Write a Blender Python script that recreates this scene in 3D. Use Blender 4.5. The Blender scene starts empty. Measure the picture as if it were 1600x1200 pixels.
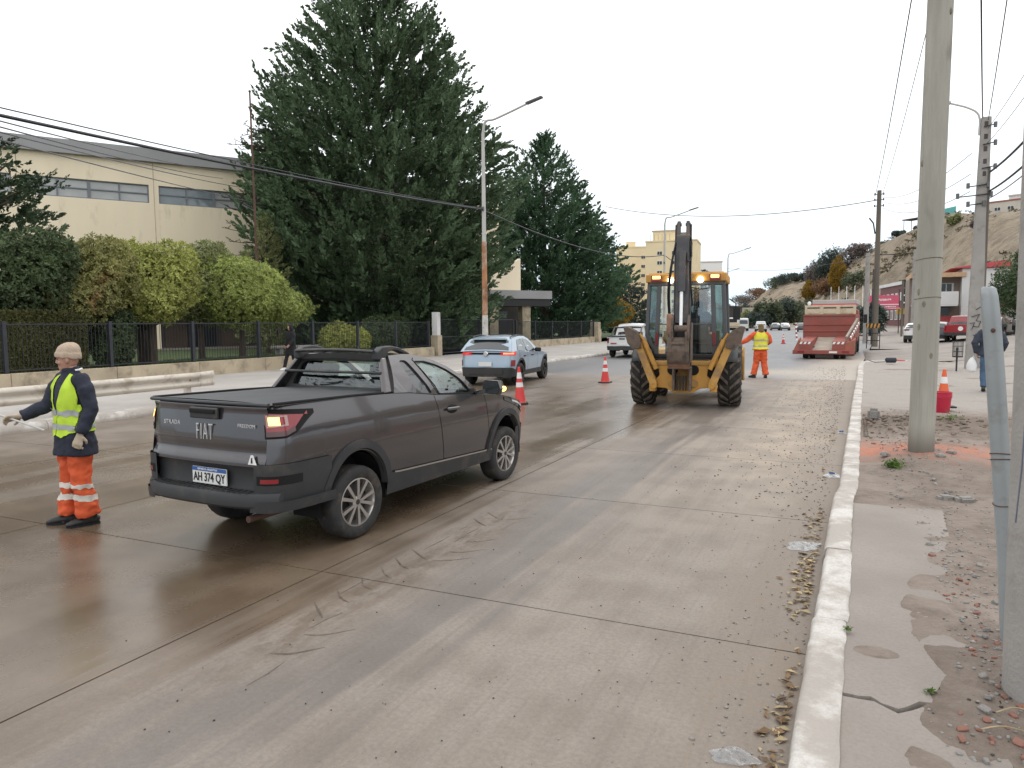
import bpy, bmesh, math, random
import numpy as np
from mathutils import Vector, Matrix

S = bpy.context.scene
COL = S.collection
R = math.radians
PI = math.pi

# ------------------------------------------------------------------ camera
cam = bpy.data.cameras.new('camera')
cam.sensor_width = 36.0
cam.lens = 36.0 * 1140 / 1600
cam.clip_start = 0.05
cam.clip_end = 6000
camo = bpy.data.objects.new('camera', cam)
COL.objects.link(camo)
_yaw, _pitch, _roll = R(25.14), R(4.78), R(0.5)
camo.matrix_world = (Matrix.Translation((0, 0, 1.88)) @ Matrix.Rotation(_yaw, 4, 'Z')
                     @ Matrix.Rotation(PI / 2 - _pitch, 4, 'X') @ Matrix.Rotation(-_roll, 4, 'Z'))
S.camera = camo

# ------------------------------------------------------------------ overcast sky
W = bpy.data.worlds.new('World')
S.world = W
W.use_nodes = True
nt = W.node_tree
nt.nodes.clear()
out = nt.nodes.new('ShaderNodeOutputWorld')
bg = nt.nodes.new('ShaderNodeBackground')
bg.inputs['Strength'].default_value = 0.1
sky = nt.nodes.new('ShaderNodeTexSky')
sky.sky_type = 'NISHITA'
sky.sun_disc = False
sky.sun_elevation = R(52)
sky.sun_rotation = R(-20)
tc = nt.nodes.new('ShaderNodeTexCoord')
sep = nt.nodes.new('ShaderNodeSeparateXYZ')
nt.links.new(tc.outputs['Generated'], sep.inputs[0])
ramp = nt.nodes.new('ShaderNodeValToRGB')          # cloud deck: dimmer and bluer at the horizon
el = ramp.color_ramp.elements
el[0].position = 0.0; el[0].color = (0.50, 0.605, 0.70, 1)
el[1].position = 0.16; el[1].color = (0.72, 0.765, 0.79, 1)
e = el.new(0.45); e.color = (1.0, 1.0, 1.0, 1)
nt.links.new(sep.outputs['Z'], ramp.inputs[0])
noi = nt.nodes.new('ShaderNodeTexNoise')
noi.inputs['Scale'].default_value = 1.6
noi.inputs['Detail'].default_value = 3
nt.links.new(tc.outputs['Generated'], noi.inputs['Vector'])
mr = nt.nodes.new('ShaderNodeMapRange')
mr.inputs['From Min'].default_value = 0.3; mr.inputs['From Max'].default_value = 0.7
mr.inputs['To Min'].default_value = 14.0; mr.inputs['To Max'].default_value = 17.0
nt.links.new(noi.outputs['Fac'], mr.inputs['Value'])
vm = nt.nodes.new('ShaderNodeVectorMath'); vm.operation = 'SCALE'
nt.links.new(ramp.outputs['Color'], vm.inputs[0])
nt.links.new(mr.outputs['Result'], vm.inputs['Scale'])
mx = nt.nodes.new('ShaderNodeMix'); mx.data_type = 'RGBA'
mx.inputs['Factor'].default_value = 0.94
nt.links.new(sky.outputs['Color'], mx.inputs['A'])
nt.links.new(vm.outputs['Vector'], mx.inputs['B'])
nt.links.new(mx.outputs['Result'], bg.inputs['Color'])
nt.links.new(bg.outputs['Background'], out.inputs['Surface'])

# ------------------------------------------------------------------ sun behind cloud
sun = bpy.data.lights.new('sun', 'SUN')
sun.energy = 0.6
sun.angle = R(30)
sun.color = (1.0, 0.97, 0.93)
suno = bpy.data.objects.new('sun', sun)
COL.objects.link(suno)
suno.rotation_euler = (R(38), 0, R(160))

S.view_settings.view_transform = 'Standard'
S.view_settings.look = 'None'
S.view_settings.gamma = 1
S.view_settings.use_curve_mapping = False
S.view_settings.exposure = 0.17
S.render.engine = 'CYCLES'
S.cycles.use_denoising = True
S.cycles.max_bounces = 6
S.cycles.transparent_max_bounces = 12
S.cycles.sample_clamp_indirect = 4.0

# ------------------------------------------------------------------ helpers
rnd = random.Random(7)


def lin(c):
    return tuple((x / 255 / 12.92 if x <= 10 else ((x / 255 + 0.055) / 1.055) ** 2.4) for x in c)


def mat(name, rgb, rough=0.6, metal=0.0, var=0.12, vs=3.0, bump=0.0, bs=40.0, coat=0.0, spec=0.5,
        dirt=None, emit=None, estr=0.0, detail=4.0, stretch=None, sss=0.0):
    """principled material with colour variation, optional bump, optional second colour in patches"""
    m = bpy.data.materials.new(name)
    m.use_nodes = True
    n, l = m.node_tree.nodes, m.node_tree.links
    p = n['Principled BSDF']
    p.inputs['Roughness'].default_value = rough
    p.inputs['Metallic'].default_value = metal
    p.inputs['Specular IOR Level'].default_value = spec
    p.inputs['Coat Weight'].default_value = coat
    p.inputs['Coat Roughness'].default_value = 0.06
    t = n.new('ShaderNodeTexCoord')
    vec = t.outputs['Object']
    if stretch:
        mp = n.new('ShaderNodeMapping')
        mp.inputs['Scale'].default_value = stretch
        l.new(vec, mp.inputs['Vector'])
        vec = mp.outputs['Vector']
    nz = n.new('ShaderNodeTexNoise')
    nz.inputs['Scale'].default_value = vs
    nz.inputs['Detail'].default_value = detail
    l.new(vec, nz.inputs['Vector'])
    r = n.new('ShaderNodeValToRGB')
    r.color_ramp.elements[0].position = 0.3
    r.color_ramp.elements[1].position = 0.7
    r.color_ramp.elements[0].color = tuple(c * (1 - var) for c in rgb) + (1,)
    r.color_ramp.elements[1].color = tuple(min(1, c * (1 + var)) for c in rgb) + (1,)
    l.new(nz.outputs['Fac'], r.inputs[0])
    colour = r.outputs['Color']
    if dirt:
        drgb, amount, ds = dirt
        n2 = n.new('ShaderNodeTexNoise')
        n2.inputs['Scale'].default_value = ds
        n2.inputs['Detail'].default_value = 8
        n2.inputs['Roughness'].default_value = 0.65
        l.new(vec, n2.inputs['Vector'])
        r2 = n.new('ShaderNodeValToRGB')
        r2.color_ramp.elements[0].position = 0.62 - amount * 0.35
        r2.color_ramp.elements[1].position = 0.74 - amount * 0.2
        l.new(n2.outputs['Fac'], r2.inputs[0])
        mm = n.new('ShaderNodeMix'); mm.data_type = 'RGBA'
        l.new(r2.outputs['Color'], mm.inputs['Factor'])
        l.new(colour, mm.inputs['A'])
        mm.inputs['B'].default_value = tuple(drgb) + (1,)
        colour = mm.outputs['Result']
    l.new(colour, p.inputs['Base Color'])
    if bump:
        nb = n.new('ShaderNodeTexNoise')
        nb.inputs['Scale'].default_value = bs
        nb.inputs['Detail'].default_value = 5
        l.new(vec, nb.inputs['Vector'])
        b = n.new('ShaderNodeBump')
        b.inputs['Strength'].default_value = bump
        b.inputs['Distance'].default_value = 0.02
        l.new(nb.outputs['Fac'], b.inputs['Height'])
        l.new(b.outputs['Normal'], p.inputs['Normal'])
    if emit:
        p.inputs['Emission Color'].default_value = tuple(emit) + (1,)
        p.inputs['Emission Strength'].default_value = estr
    return m


def glass_mat(name, tint, rough=0.02, fac=0.0):
    """see-through tinted glass: clear body with a mirror coat by angle"""
    m = bpy.data.materials.new(name)
    m.use_nodes = True
    n, l = m.node_tree.nodes, m.node_tree.links
    n.remove(n['Principled BSDF'])
    o = n['Material Output']
    tr = n.new('ShaderNodeBsdfTransparent'); tr.inputs['Color'].default_value = tuple(tint) + (1,)
    gl = n.new('ShaderNodeBsdfGlossy'); gl.inputs['Roughness'].default_value = rough
    gl.inputs['Color'].default_value = (0.9, 0.95, 0.97, 1)
    fr = n.new('ShaderNodeLayerWeight'); fr.inputs['Blend'].default_value = 0.5
    pw_ = n.new('ShaderNodeMath'); pw_.operation = 'POWER'; pw_.inputs[1].default_value = 4.0
    l.new(fr.outputs['Facing'], pw_.inputs[0])
    ad = n.new('ShaderNodeMath'); ad.operation = 'MULTIPLY_ADD'; ad.use_clamp = True
    ad.inputs[1].default_value = 0.9; ad.inputs[2].default_value = 0.05 + fac
    l.new(pw_.outputs[0], ad.inputs[0])
    mixs = n.new('ShaderNodeMixShader')
    l.new(ad.outputs[0], mixs.inputs[0]); l.new(tr.outputs[0], mixs.inputs[1]); l.new(gl.outputs[0], mixs.inputs[2])
    l.new(mixs.outputs[0], o.inputs['Surface'])
    return m


class MB:
    """collects shapes and links them as one mesh object"""

    def __init__(self):
        self.v, self.f = [], []

    def add(self, vs, fs):
        o = len(self.v)
        self.v.extend([tuple(p) for p in vs])
        self.f.extend([tuple(i + o for i in q) for q in fs])
        return self

    def box(self, c, s, rot=None, taper=1.0):
        x, y, z = s[0] / 2, s[1] / 2, s[2] / 2
        vs = [Vector((a * x * (taper if k > 0 else 1), b * y * (taper if k > 0 else 1), k * z))
              for k in (-1, 1) for a, b in ((-1, -1), (1, -1), (1, 1), (-1, 1))]
        if rot is not None:
            m = rot if isinstance(rot, Matrix) else Matrix.Rotation(rot[2], 3, 'Z') @ Matrix.Rotation(rot[1], 3, 'Y') @ Matrix.Rotation(rot[0], 3, 'X')
            vs = [m @ p for p in vs]
        vs = [p + Vector(c) for p in vs]
        return self.add(vs, [(3, 2, 1, 0), (4, 5, 6, 7), (0, 1, 5, 4), (1, 2, 6, 5), (2, 3, 7, 6), (3, 0, 4, 7)])

    def beam(self, a, b, w, h, up=(0, 0, 1), w2=None, h2=None):
        a, b = Vector(a), Vector(b)
        d = (b - a).normalized()
        s = d.cross(Vector(up))
        if s.length < 1e-4:
            s = d.cross(Vector((1, 0, 0)))
        s.normalize(); u = s.cross(d)
        w2 = w2 or w; h2 = h2 or h
        vs = []
        for p, ww, hh in ((a, w, h), (b, w2, h2)):
            for i, j in ((-1, -1), (1, -1), (1, 1), (-1, 1)):
                vs.append(p + s * (i * ww / 2) + u * (j * hh / 2))
        return self.add(vs, [(0, 1, 2, 3), (7, 6, 5, 4), (0, 4, 5, 1), (1, 5, 6, 2), (2, 6, 7, 3), (3, 7, 4, 0)])

    def prism(self, poly, fa, fb):
        """poly: 2-D points, fa / fb map a 2-D point to the two end positions"""
        n = len(poly)
        vs = [fa(p) for p in poly] + [fb(p) for p in poly]
        fs = [tuple(range(n))[::-1], tuple(range(n, 2 * n))] + [(i, (i + 1) % n, n + (i + 1) % n, n + i) for i in range(n)]
        return self.add(vs, fs)

    def tube(self, path, r, n=8, cap=True, flat=1.0):
        path = [Vector(p) for p in path]
        m = len(path)
        rs = r if isinstance(r, (list, tuple)) else [r] * m
        t0 = (path[1] - path[0]).normalized()
        ref = Vector((0, 0, 1)) if abs(t0.z) < 0.9 else Vector((1, 0, 0))
        u = t0.cross(ref).normalized()
        vs = []
        for i, p in enumerate(path):
            t = (path[min(i + 1, m - 1)] - path[max(i - 1, 0)]).normalized()
            u = (u - t * u.dot(t)).normalized()
            w = t.cross(u)
            for k in range(n):
                a = 2 * PI * k / n
                vs.append(p + u * (math.cos(a) * rs[i]) + w * (math.sin(a) * rs[i] * flat))
        fs = [(i * n + k, i * n + (k + 1) % n, (i + 1) * n + (k + 1) % n, (i + 1) * n + k) for i in range(m - 1) for k in range(n)]
        if cap:
            fs += [tuple(range(n))[::-1], tuple((m - 1) * n + k for k in range(n))]
        return self.add(vs, fs)

    def cyl(self, a, b, r, n=12, r2=None):
        return self.tube([a, b], [r, r if r2 is None else r2], n)

    def lathe(self, prof, c=(0, 0, 0), n=24, axis='Z', cap=False):
        vs = []
        for r, h in prof:
            for k in range(n):
                a = 2 * PI * k / n
                p = (r * math.cos(a), r * math.sin(a), h)
                if axis == 'X': p = (h, p[0], p[1])
                if axis == 'Y': p = (p[0], h, p[1])
                vs.append((p[0] + c[0], p[1] + c[1], p[2] + c[2]))
        m = len(prof)
        fs = [(i * n + k, i * n + (k + 1) % n, (i + 1) * n + (k + 1) % n, (i + 1) * n + k) for i in range(m - 1) for k in range(n)]
        if cap:
            fs += [tuple(range(n))[::-1], tuple((m - 1) * n + k for k in range(n))]
        return self.add(vs, fs)

    def grid(self, fn, nu, nv):
        vs = [fn(i / nu, j / nv) for i in range(nu + 1) for j in range(nv + 1)]
        fs = [(i * (nv + 1) + j, (i + 1) * (nv + 1) + j, (i + 1) * (nv + 1) + j + 1, i * (nv + 1) + j + 1) for i in range(nu) for j in range(nv)]
        return self.add(vs, fs)

    def ell(self, c, r, n=12, m=8, rot=None):
        vs, fs = [], []
        for j in range(m + 1):
            t = PI * j / m
            for k in range(n):
                a = 2 * PI * k / n
                p = Vector((r[0] * math.sin(t) * math.cos(a), r[1] * math.sin(t) * math.sin(a), r[2] * math.cos(t)))
                if rot is not None: p = rot @ p
                vs.append(p + Vector(c))
        fs = [(j * n + k, (j + 1) * n + k, (j + 1) * n + (k + 1) % n, j * n + (k + 1) % n) for j in range(m) for k in range(n)]
        return self.add(vs, fs)

    def rings(self, rings, cap=True):
        """rings: list of point lists of equal length"""
        n = len(rings[0])
        vs = [p for r in rings for p in r]
        m = len(rings)
        fs = [(i * n + k, i * n + (k + 1) % n, (i + 1) * n + (k + 1) % n, (i + 1) * n + k) for i in range(m - 1) for k in range(n)]
        if cap:
            fs += [tuple(range(n))[::-1], tuple((m - 1) * n + k for k in range(n))]
        return self.add(vs, fs)

    def mesh(self, name, smooth=True):
        me = bpy.data.meshes.new(name)
        me.from_pydata(self.v, [], self.f)
        bm = bmesh.new(); bm.from_mesh(me)
        bmesh.ops.recalc_face_normals(bm, faces=bm.faces)
        bm.to_mesh(me); bm.free()
        if smooth:
            me.polygons.foreach_set('use_smooth', [True] * len(me.polygons))
        return me

    def obj(self, name, m, parent=None, smooth=False, bevel=0.0, solid=0.0, angle=40, seg=2):
        me = self.mesh(name, smooth or bevel > 0)
        o = bpy.data.objects.new(name, me)
        COL.objects.link(o)
        if m is not None: me.materials.append(m)
        if parent is not None: o.parent = parent
        if solid:
            md = o.modifiers.new('solid', 'SOLIDIFY'); md.thickness = solid; md.offset = -1
        if bevel:
            md = o.modifiers.new('bevel', 'BEVEL'); md.width = bevel; md.segments = seg
            md.limit_method = 'ANGLE'; md.angle_limit = R(angle)
            md.harden_normals = False
            wn = o.modifiers.new('wn', 'WEIGHTED_NORMAL'); wn.keep_sharp = True
        elif smooth:
            try:
                me.set_sharp_from_angle(angle=R(angle))
            except Exception:
                pass
        return o


def link_mesh(name, me, m, parent=None, loc=(0, 0, 0), rz=0.0):
    o = bpy.data.objects.new(name, me)
    COL.objects.link(o)
    if m is not None and not me.materials: me.materials.append(m)
    o.parent = parent
    o.location = loc
    o.rotation_euler = (0, 0, rz)
    return o


def tag(o, label=None, cat=None, group=None, kind=None):
    if label: o['label'] = label
    if cat: o['category'] = cat
    if group: o['group'] = group
    if kind: o['kind'] = kind
    return o


def thing(name, label, cat, loc=(0, 0, 0), rz=0.0, group=None):
    o = bpy.data.objects.new(name, None)
    o.empty_display_size = 0.2
    COL.objects.link(o)
    o.location = loc
    o.rotation_euler = (0, 0, rz)
    return tag(o, label, cat, group)


def struct(o):
    o['kind'] = 'structure'
    return o


def copy_tree(o, parent=None):
    c = o.copy(); COL.objects.link(c); c.parent = parent
    for ch in list(o.children):
        copy_tree(ch, c)
    return c


def dup(o, loc, rz=None, label=None, scale=None):
    c = copy_tree(o)
    c.location = loc
    if rz is not None: c.rotation_euler = (0, 0, rz)
    if label: c['label'] = label
    if scale: c.scale = (scale,) * 3
    return c


def text(name, s, size, m, parent, loc, rot, ext=0.002, sx=1.0, align='CENTER', bold=0.0, space=1.0):
    cu = bpy.data.curves.new(name, 'FONT')
    cu.body = s; cu.size = size; cu.extrude = ext; cu.align_x = align; cu.align_y = 'CENTER'
    cu.offset = bold; cu.space_character = space
    cu.resolution_u = 3
    t = bpy.data.objects.new(name, cu)
    COL.objects.link(t)
    me = bpy.data.meshes.new_from_object(t.evaluated_get(bpy.context.evaluated_depsgraph_get()))
    bpy.data.objects.remove(t)
    me.name = name
    o = bpy.data.objects.new(name, me)
    COL.objects.link(o)
    me.materials.clear(); me.materials.append(m)
    o.parent = parent
    o.location = loc; o.rotation_euler = rot
    o.scale = (sx, 1, 1)
    return o


def interp(xs, ys):
    xs, ys = list(xs), list(ys)

    def fn(x):
        return float(np.interp(x, xs, ys))
    return fn


def smooth_path(pts, n):
    """Catmull-Rom through pts"""
    P = [np.array(p, float) for p in pts]
    P = [2 * P[0] - P[1]] + P + [2 * P[-1] - P[-2]]
    o = []
    m = len(P) - 3
    for i in range(n + 1):
        t = i / n * m
        k = min(int(t), m - 1); t -= k
        a, b, c, d = P[k:k + 4]
        o.append(0.5 * ((2 * b) + (c - a) * t + (2 * a - 5 * b + 4 * c - d) * t * t + (3 * b - a - 3 * c + d) * t ** 3))
    return o


def vnoise(x, y, seed=0):
    """cheap smooth value noise on arrays, 0..1"""
    x = np.asarray(x, float); y = np.asarray(y, float)
    xi, yi = np.floor(x), np.floor(y)
    xf, yf = x - xi, y - yi
    xf = xf * xf * (3 - 2 * xf); yf = yf * yf * (3 - 2 * yf)

    def h(a, b):
        s = np.sin(a * 127.1 + b * 311.7 + seed * 74.7) * 43758.5453
        return s - np.floor(s)
    return (h(xi, yi) * (1 - xf) + h(xi + 1, yi) * xf) * (1 - yf) + (h(xi, yi + 1) * (1 - xf) + h(xi + 1, yi + 1) * xf) * yf


def fbm(x, y, seed=0, o=4):
    s, a, t = 0, 1.0, 0
    for i in range(o):
        s = s + a * vnoise(x * 2 ** i, y * 2 ** i, seed + i); t += a; a *= 0.5
    return s / t


def raw_mesh(name, V, F, m, parent=None, smooth=False):
    """mesh from numpy arrays, F of shape (n, 3) or (n, 4)"""
    me = bpy.data.meshes.new(name)
    k = F.shape[1]
    me.vertices.add(len(V)); me.vertices.foreach_set('co', np.ascontiguousarray(V, dtype=np.float32).ravel())
    me.loops.add(F.size); me.loops.foreach_set('vertex_index', np.ascontiguousarray(F, dtype=np.int32).ravel())
    me.polygons.add(len(F)); me.polygons.foreach_set('loop_start', np.arange(0, F.size, k, dtype=np.int32))
    me.update(calc_edges=True)
    if smooth: me.polygons.foreach_set('use_smooth', np.ones(len(F), dtype=bool))
    me.materials.append(m)
    o = bpy.data.objects.new(name, me); COL.objects.link(o)
    o.parent = parent
    return o

# ------------------------------------------------------------------ node shorthand for the ground materials
class G:
    def __init__(self, name):
        self.m = bpy.data.materials.new(name); self.m.use_nodes = True
        self.n, self.l = self.m.node_tree.nodes, self.m.node_tree.links
        self.p = self.n['Principled BSDF']
        g = self.n.new('ShaderNodeNewGeometry')
        self.pos = g.outputs['Position']
        s = self.n.new('ShaderNodeSeparateXYZ'); self.l.new(self.pos, s.inputs[0])
        self.x, self.y, self.z = s.outputs

    def put(self, sock, v):
        if isinstance(v, (int, float)): sock.default_value = v
        elif isinstance(v, tuple): sock.default_value = v + (1,) if len(v) == 3 and sock.type == 'RGBA' else v
        else: self.l.new(v, sock)

    def math(self, op, a, b=0.0, clamp=False):
        k = self.n.new('ShaderNodeMath'); k.operation = op; k.use_clamp = clamp
        self.put(k.inputs[0], a); self.put(k.inputs[1], b)
        return k.outputs[0]

    def ss(self, v, a, b, lo=0.0, hi=1.0):
        k = self.n.new('ShaderNodeMapRange'); k.interpolation_type = 'SMOOTHSTEP'
        self.put(k.inputs['Value'], v)
        k.inputs['From Min'].default_value = a; k.inputs['From Max'].default_value = b
        k.inputs['To Min'].default_value = lo; k.inputs['To Max'].default_value = hi
        return k.outputs['Result']

    def noise(self, scale, detail=4, rough=0.55, stretch=None, dist=0.0):
        v = self.pos
        if stretch:
            mp = self.n.new('ShaderNodeMapping'); mp.inputs['Scale'].default_value = stretch
            self.l.new(v, mp.inputs['Vector']); v = mp.outputs['Vector']
        k = self.n.new('ShaderNodeTexNoise')
        k.inputs['Scale'].default_value = scale; k.inputs['Detail'].default_value = detail
        k.inputs['Roughness'].default_value = rough; k.inputs['Distortion'].default_value = dist
        self.l.new(v, k.inputs['Vector'])
        return k.outputs['Fac']

    def mix(self, f, a, b, mode='MIX'):
        k = self.n.new('ShaderNodeMix'); k.data_type = 'RGBA'; k.blend_type = mode
        self.put(k.inputs['Factor'], f); self.put(k.inputs['A'], a); self.put(k.inputs['B'], b)
        return k.outputs['Result']

    def band(self, v, c, w):
        """1 at v = c falling to 0 at distance w"""
        return self.ss(self.math('ABSOLUTE', self.math('SUBTRACT', v, c)), 0.0, w, 1.0, 0.0)

    def bump(self, h, s=0.3, d=0.02):
        b = self.n.new('ShaderNodeBump'); b.inputs['Strength'].default_value = s; b.inputs['Distance'].default_value = d
        self.put(b.inputs['Height'], h); self.l.new(b.outputs['Normal'], self.p.inputs['Normal'])

    def done(self, col, rough):
        self.put(self.p.inputs['Base Color'], col); self.put(self.p.inputs['Roughness'], rough)
        return self.m


# wet and dusty concrete road
g = G('road_concrete')
big = g.noise(0.35, 3)
mid = g.noise(1.7, 5)
fine = g.noise(38, 5, 0.7)
streak = g.noise(2.2, 5, 0.6, (2.6, 0.10, 1))
streak2 = g.noise(9.0, 4, 0.6, (3.0, 0.06, 1))
c = g.mix(g.ss(mid, 0.35, 0.65), (0.200, 0.172, 0.146), (0.262, 0.232, 0.203))
c = g.mix(g.ss(streak, 0.38, 0.72, 0, 0.38), c, (0.30, 0.272, 0.242))
c = g.mix(g.ss(streak2, 0.5, 0.75, 0, 0.35), c, (0.16, 0.14, 0.122))
c = g.mix(g.ss(fine, 0.3, 0.72, 0, 0.42), c, (0.115, 0.10, 0.09))
c = g.mix(g.ss(g.noise(170, 2, 0.6), 0.58, 0.72, 0, 0.30), c, (0.42, 0.39, 0.355))
xw = g.math('ADD', g.x, g.math('MULTIPLY', g.math('SUBTRACT', streak, 0.5), 1.6))
xw = g.math('ADD', xw, g.math('MULTIPLY', g.math('SUBTRACT', big, 0.5), 1.6))
# pale dust swept to the kerb
dust = g.math('MULTIPLY', g.ss(xw, -2.6, -0.6), g.ss(g.y, 5.0, 12.0))
c = g.mix(g.math('MULTIPLY', dust, g.ss(mid, 0.3, 0.7, 0.25, 0.8)), c, (0.40, 0.335, 0.262))
grit = g.math('MULTIPLY', g.ss(xw, -1.05, -0.2), g.ss(mid, 0.28, 0.6))
c = g.mix(g.math('MULTIPLY', grit, 0.85), c, (0.168, 0.130, 0.095))
# damp wheel track and wet half of the road
track = g.math('MULTIPLY', g.band(xw, -2.55, 0.62), g.ss(g.y, 30, 12))
track2 = g.math('MULTIPLY', g.band(xw, -5.0, 0.5), 0.5)
wet = g.math('MULTIPLY', g.ss(xw, -2.9, -3.9), g.ss(xw, -14.5, -9.5, 0.35, 1.0))
wet = g.math('MULTIPLY', wet, g.ss(g.math('ADD', g.y, g.math('MULTIPLY', big, 6.0)), 32, 20))
wet = g.math('MULTIPLY', wet, g.ss(g.noise(0.8, 3, 0.5, (1, 0.16, 1)), 0.30, 0.55, 0.72, 1.0))
puddle = g.math('MULTIPLY', wet, g.ss(g.noise(0.5, 2, 0.5, (1, 0.3, 1)), 0.36, 0.66))
damp = g.math('MAXIMUM', g.math('MULTIPLY', track, 0.75), wet)
damp = g.math('MAXIMUM', damp, g.math('MULTIPLY', grit, 0.4))
c = g.mix(g.math('MULTIPLY', g.math('MAXIMUM', track, track2), 0.5), c, (0.075, 0.068, 0.066))
c = g.mix(g.math('MULTIPLY', wet, 0.85), c, g.mix(g.ss(mid, 0.35, 0.7), (0.092, 0.060, 0.034), (0.155, 0.112, 0.074)))
c = g.mix(g.math('MULTIPLY', puddle, 0.35), c, (0.10, 0.076, 0.052))
# tread prints beside the joint
smear = g.math('MULTIPLY', g.band(g.math('ADD', g.x, g.math('MULTIPLY', g.math('SUBTRACT', mid, 0.5), 0.5)), -3.05, 0.36), g.math('MULTIPLY', g.ss(g.y, 2.0, 3.2), g.ss(g.y, 8.5, 5.5)))
smear = g.math('MULTIPLY', smear, g.ss(g.noise(5.0, 5, 0.7, (1.6, 0.7, 1)), 0.40, 0.62))
c = g.mix(g.math('MULTIPLY', smear, 0.6), c, (0.095, 0.068, 0.046))
c = g.mix(1.0, c, (0.97, 0.935, 0.90), 'MULTIPLY')
rough = g.math('ADD', g.math('MULTIPLY', damp, -0.34), 0.72)
rough = g.math('ADD', rough, g.math('MULTIPLY', wet, -0.09))
rough = g.math('ADD', rough, g.math('MULTIPLY', puddle, -0.10))
rough = g.math('ADD', rough, g.math('MULTIPLY', g.math('SUBTRACT', fine, 0.5), 0.12))
h = g.math('ADD', g.math('MULTIPLY', fine, 0.5), g.math('MULTIPLY', g.noise(140, 3), 0.35))
h = g.math('ADD', h, g.math('MULTIPLY', streak2, 0.25))
g.bump(g.math('MULTIPLY', h, g.math('SUBTRACT', 1.0, g.math('MULTIPLY', wet, 0.72))), 0.28, 0.012)
M_ROAD = g.done(c, rough)

g = G('road_asphalt')
a = g.noise(0.5, 4, 0.6, (1, 0.25, 1)); f = g.noise(50, 4, 0.7)
c = g.mix(g.ss(a, 0.35, 0.68), (0.092, 0.092, 0.098), (0.16, 0.155, 0.152))
c = g.mix(g.ss(f, 0.4, 0.8, 0, 0.4), c, (0.20, 0.19, 0.18))
xw = g.math('ADD', g.x, g.math('MULTIPLY', a, 2.4))
c = g.mix(g.math('MULTIPLY', g.ss(xw, -1.8, 0.8), g.ss(g.y, 50, 36)), c, (0.33, 0.285, 0.235))
c = g.mix(g.math('MULTIPLY', g.band(g.y, 28.2, 3.2), g.ss(xw, -3.4, -1.2, 0.0, 0.8)), c, (0.33, 0.28, 0.22))
g.bump(f, 0.25)
M_ASPHALT = g.done(c, g.ss(a, 0.3, 0.7, 0.42, 0.62))

g = G('walk_concrete')
a = g.noise(0.8, 5); f = g.noise(45, 5, 0.7)
c = g.mix(g.ss(a, 0.35, 0.7), (0.225, 0.198, 0.175), (0.295, 0.262, 0.234))
c = g.mix(g.ss(f, 0.35, 0.75, 0, 0.5), c, (0.19, 0.165, 0.145))
c = g.mix(g.ss(g.noise(3.5, 6, 0.7), 0.55, 0.75, 0, 0.45), c, (0.24, 0.20, 0.165))
g.bump(g.math('ADD', f, g.noise(8, 4)), 0.35)
M_WALK = g.done(c, 0.82)

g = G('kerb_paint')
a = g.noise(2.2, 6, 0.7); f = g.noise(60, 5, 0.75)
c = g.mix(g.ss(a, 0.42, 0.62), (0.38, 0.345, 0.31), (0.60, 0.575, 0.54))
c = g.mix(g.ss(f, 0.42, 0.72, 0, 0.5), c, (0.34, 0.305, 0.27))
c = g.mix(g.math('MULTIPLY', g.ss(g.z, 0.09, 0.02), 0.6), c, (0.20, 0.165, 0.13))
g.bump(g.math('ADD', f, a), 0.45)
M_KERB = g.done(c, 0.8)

g = G('verge_dirt')
a = g.noise(1.1, 5); f = g.noise(26, 6, 0.75); b2 = g.noise(5.5, 5, 0.65)
c = g.mix(g.ss(a, 0.35, 0.65), (0.182, 0.143, 0.115), (0.268, 0.220, 0.184))
c = g.mix(g.ss(b2, 0.42, 0.7, 0, 0.6), c, (0.115, 0.085, 0.066))
c = g.mix(g.ss(f, 0.48, 0.8, 0, 0.45), c, (0.30, 0.26, 0.228))
# worn concrete farther along the pavement
yy = g.math('ADD', g.y, g.math('MULTIPLY', b2, 5.0))
conc = g.math('MULTIPLY', g.ss(yy, 17.6, 19.8), g.ss(g.noise(0.42, 5, 0.6), 0.36, 0.44))
c = g.mix(g.math('MULTIPLY', conc, 0.85), c, (0.345, 0.315, 0.287))
# dark earth of the spoil heap, brick powder
ex = g.math('ADD', g.x, g.math('MULTIPLY', g.math('SUBTRACT', b2, 0.5), 1.2))
ey = g.math('ADD', g.y, g.math('MULTIPLY', g.math('SUBTRACT', b2, 0.5), 1.2))
heap = g.math('MULTIPLY', g.band(ey, 13.6, 1.9), g.ss(ex, 3.6, 2.4))
c = g.mix(g.math('MULTIPLY', heap, g.ss(f, 0.2, 0.55, 0.3, 0.8)), c, (0.135, 0.098, 0.072))
pw = g.math('MULTIPLY', g.band(g.math('ADD', ey, g.math('MULTIPLY', g.x, 0.12)), 11.0, 1.15), g.math('MULTIPLY', g.ss(g.x, 2.5, 1.5), g.ss(b2, 0.33, 0.6)))
c = g.mix(g.math('MULTIPLY', g.math('POWER', pw, 0.8), 0.85), c, (0.50, 0.175, 0.10))
g.bump(g.math('ADD', f, g.math('MULTIPLY', b2, 1.5)), 0.7, 0.03)
M_DIRT = g.done(c, 0.9)

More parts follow.
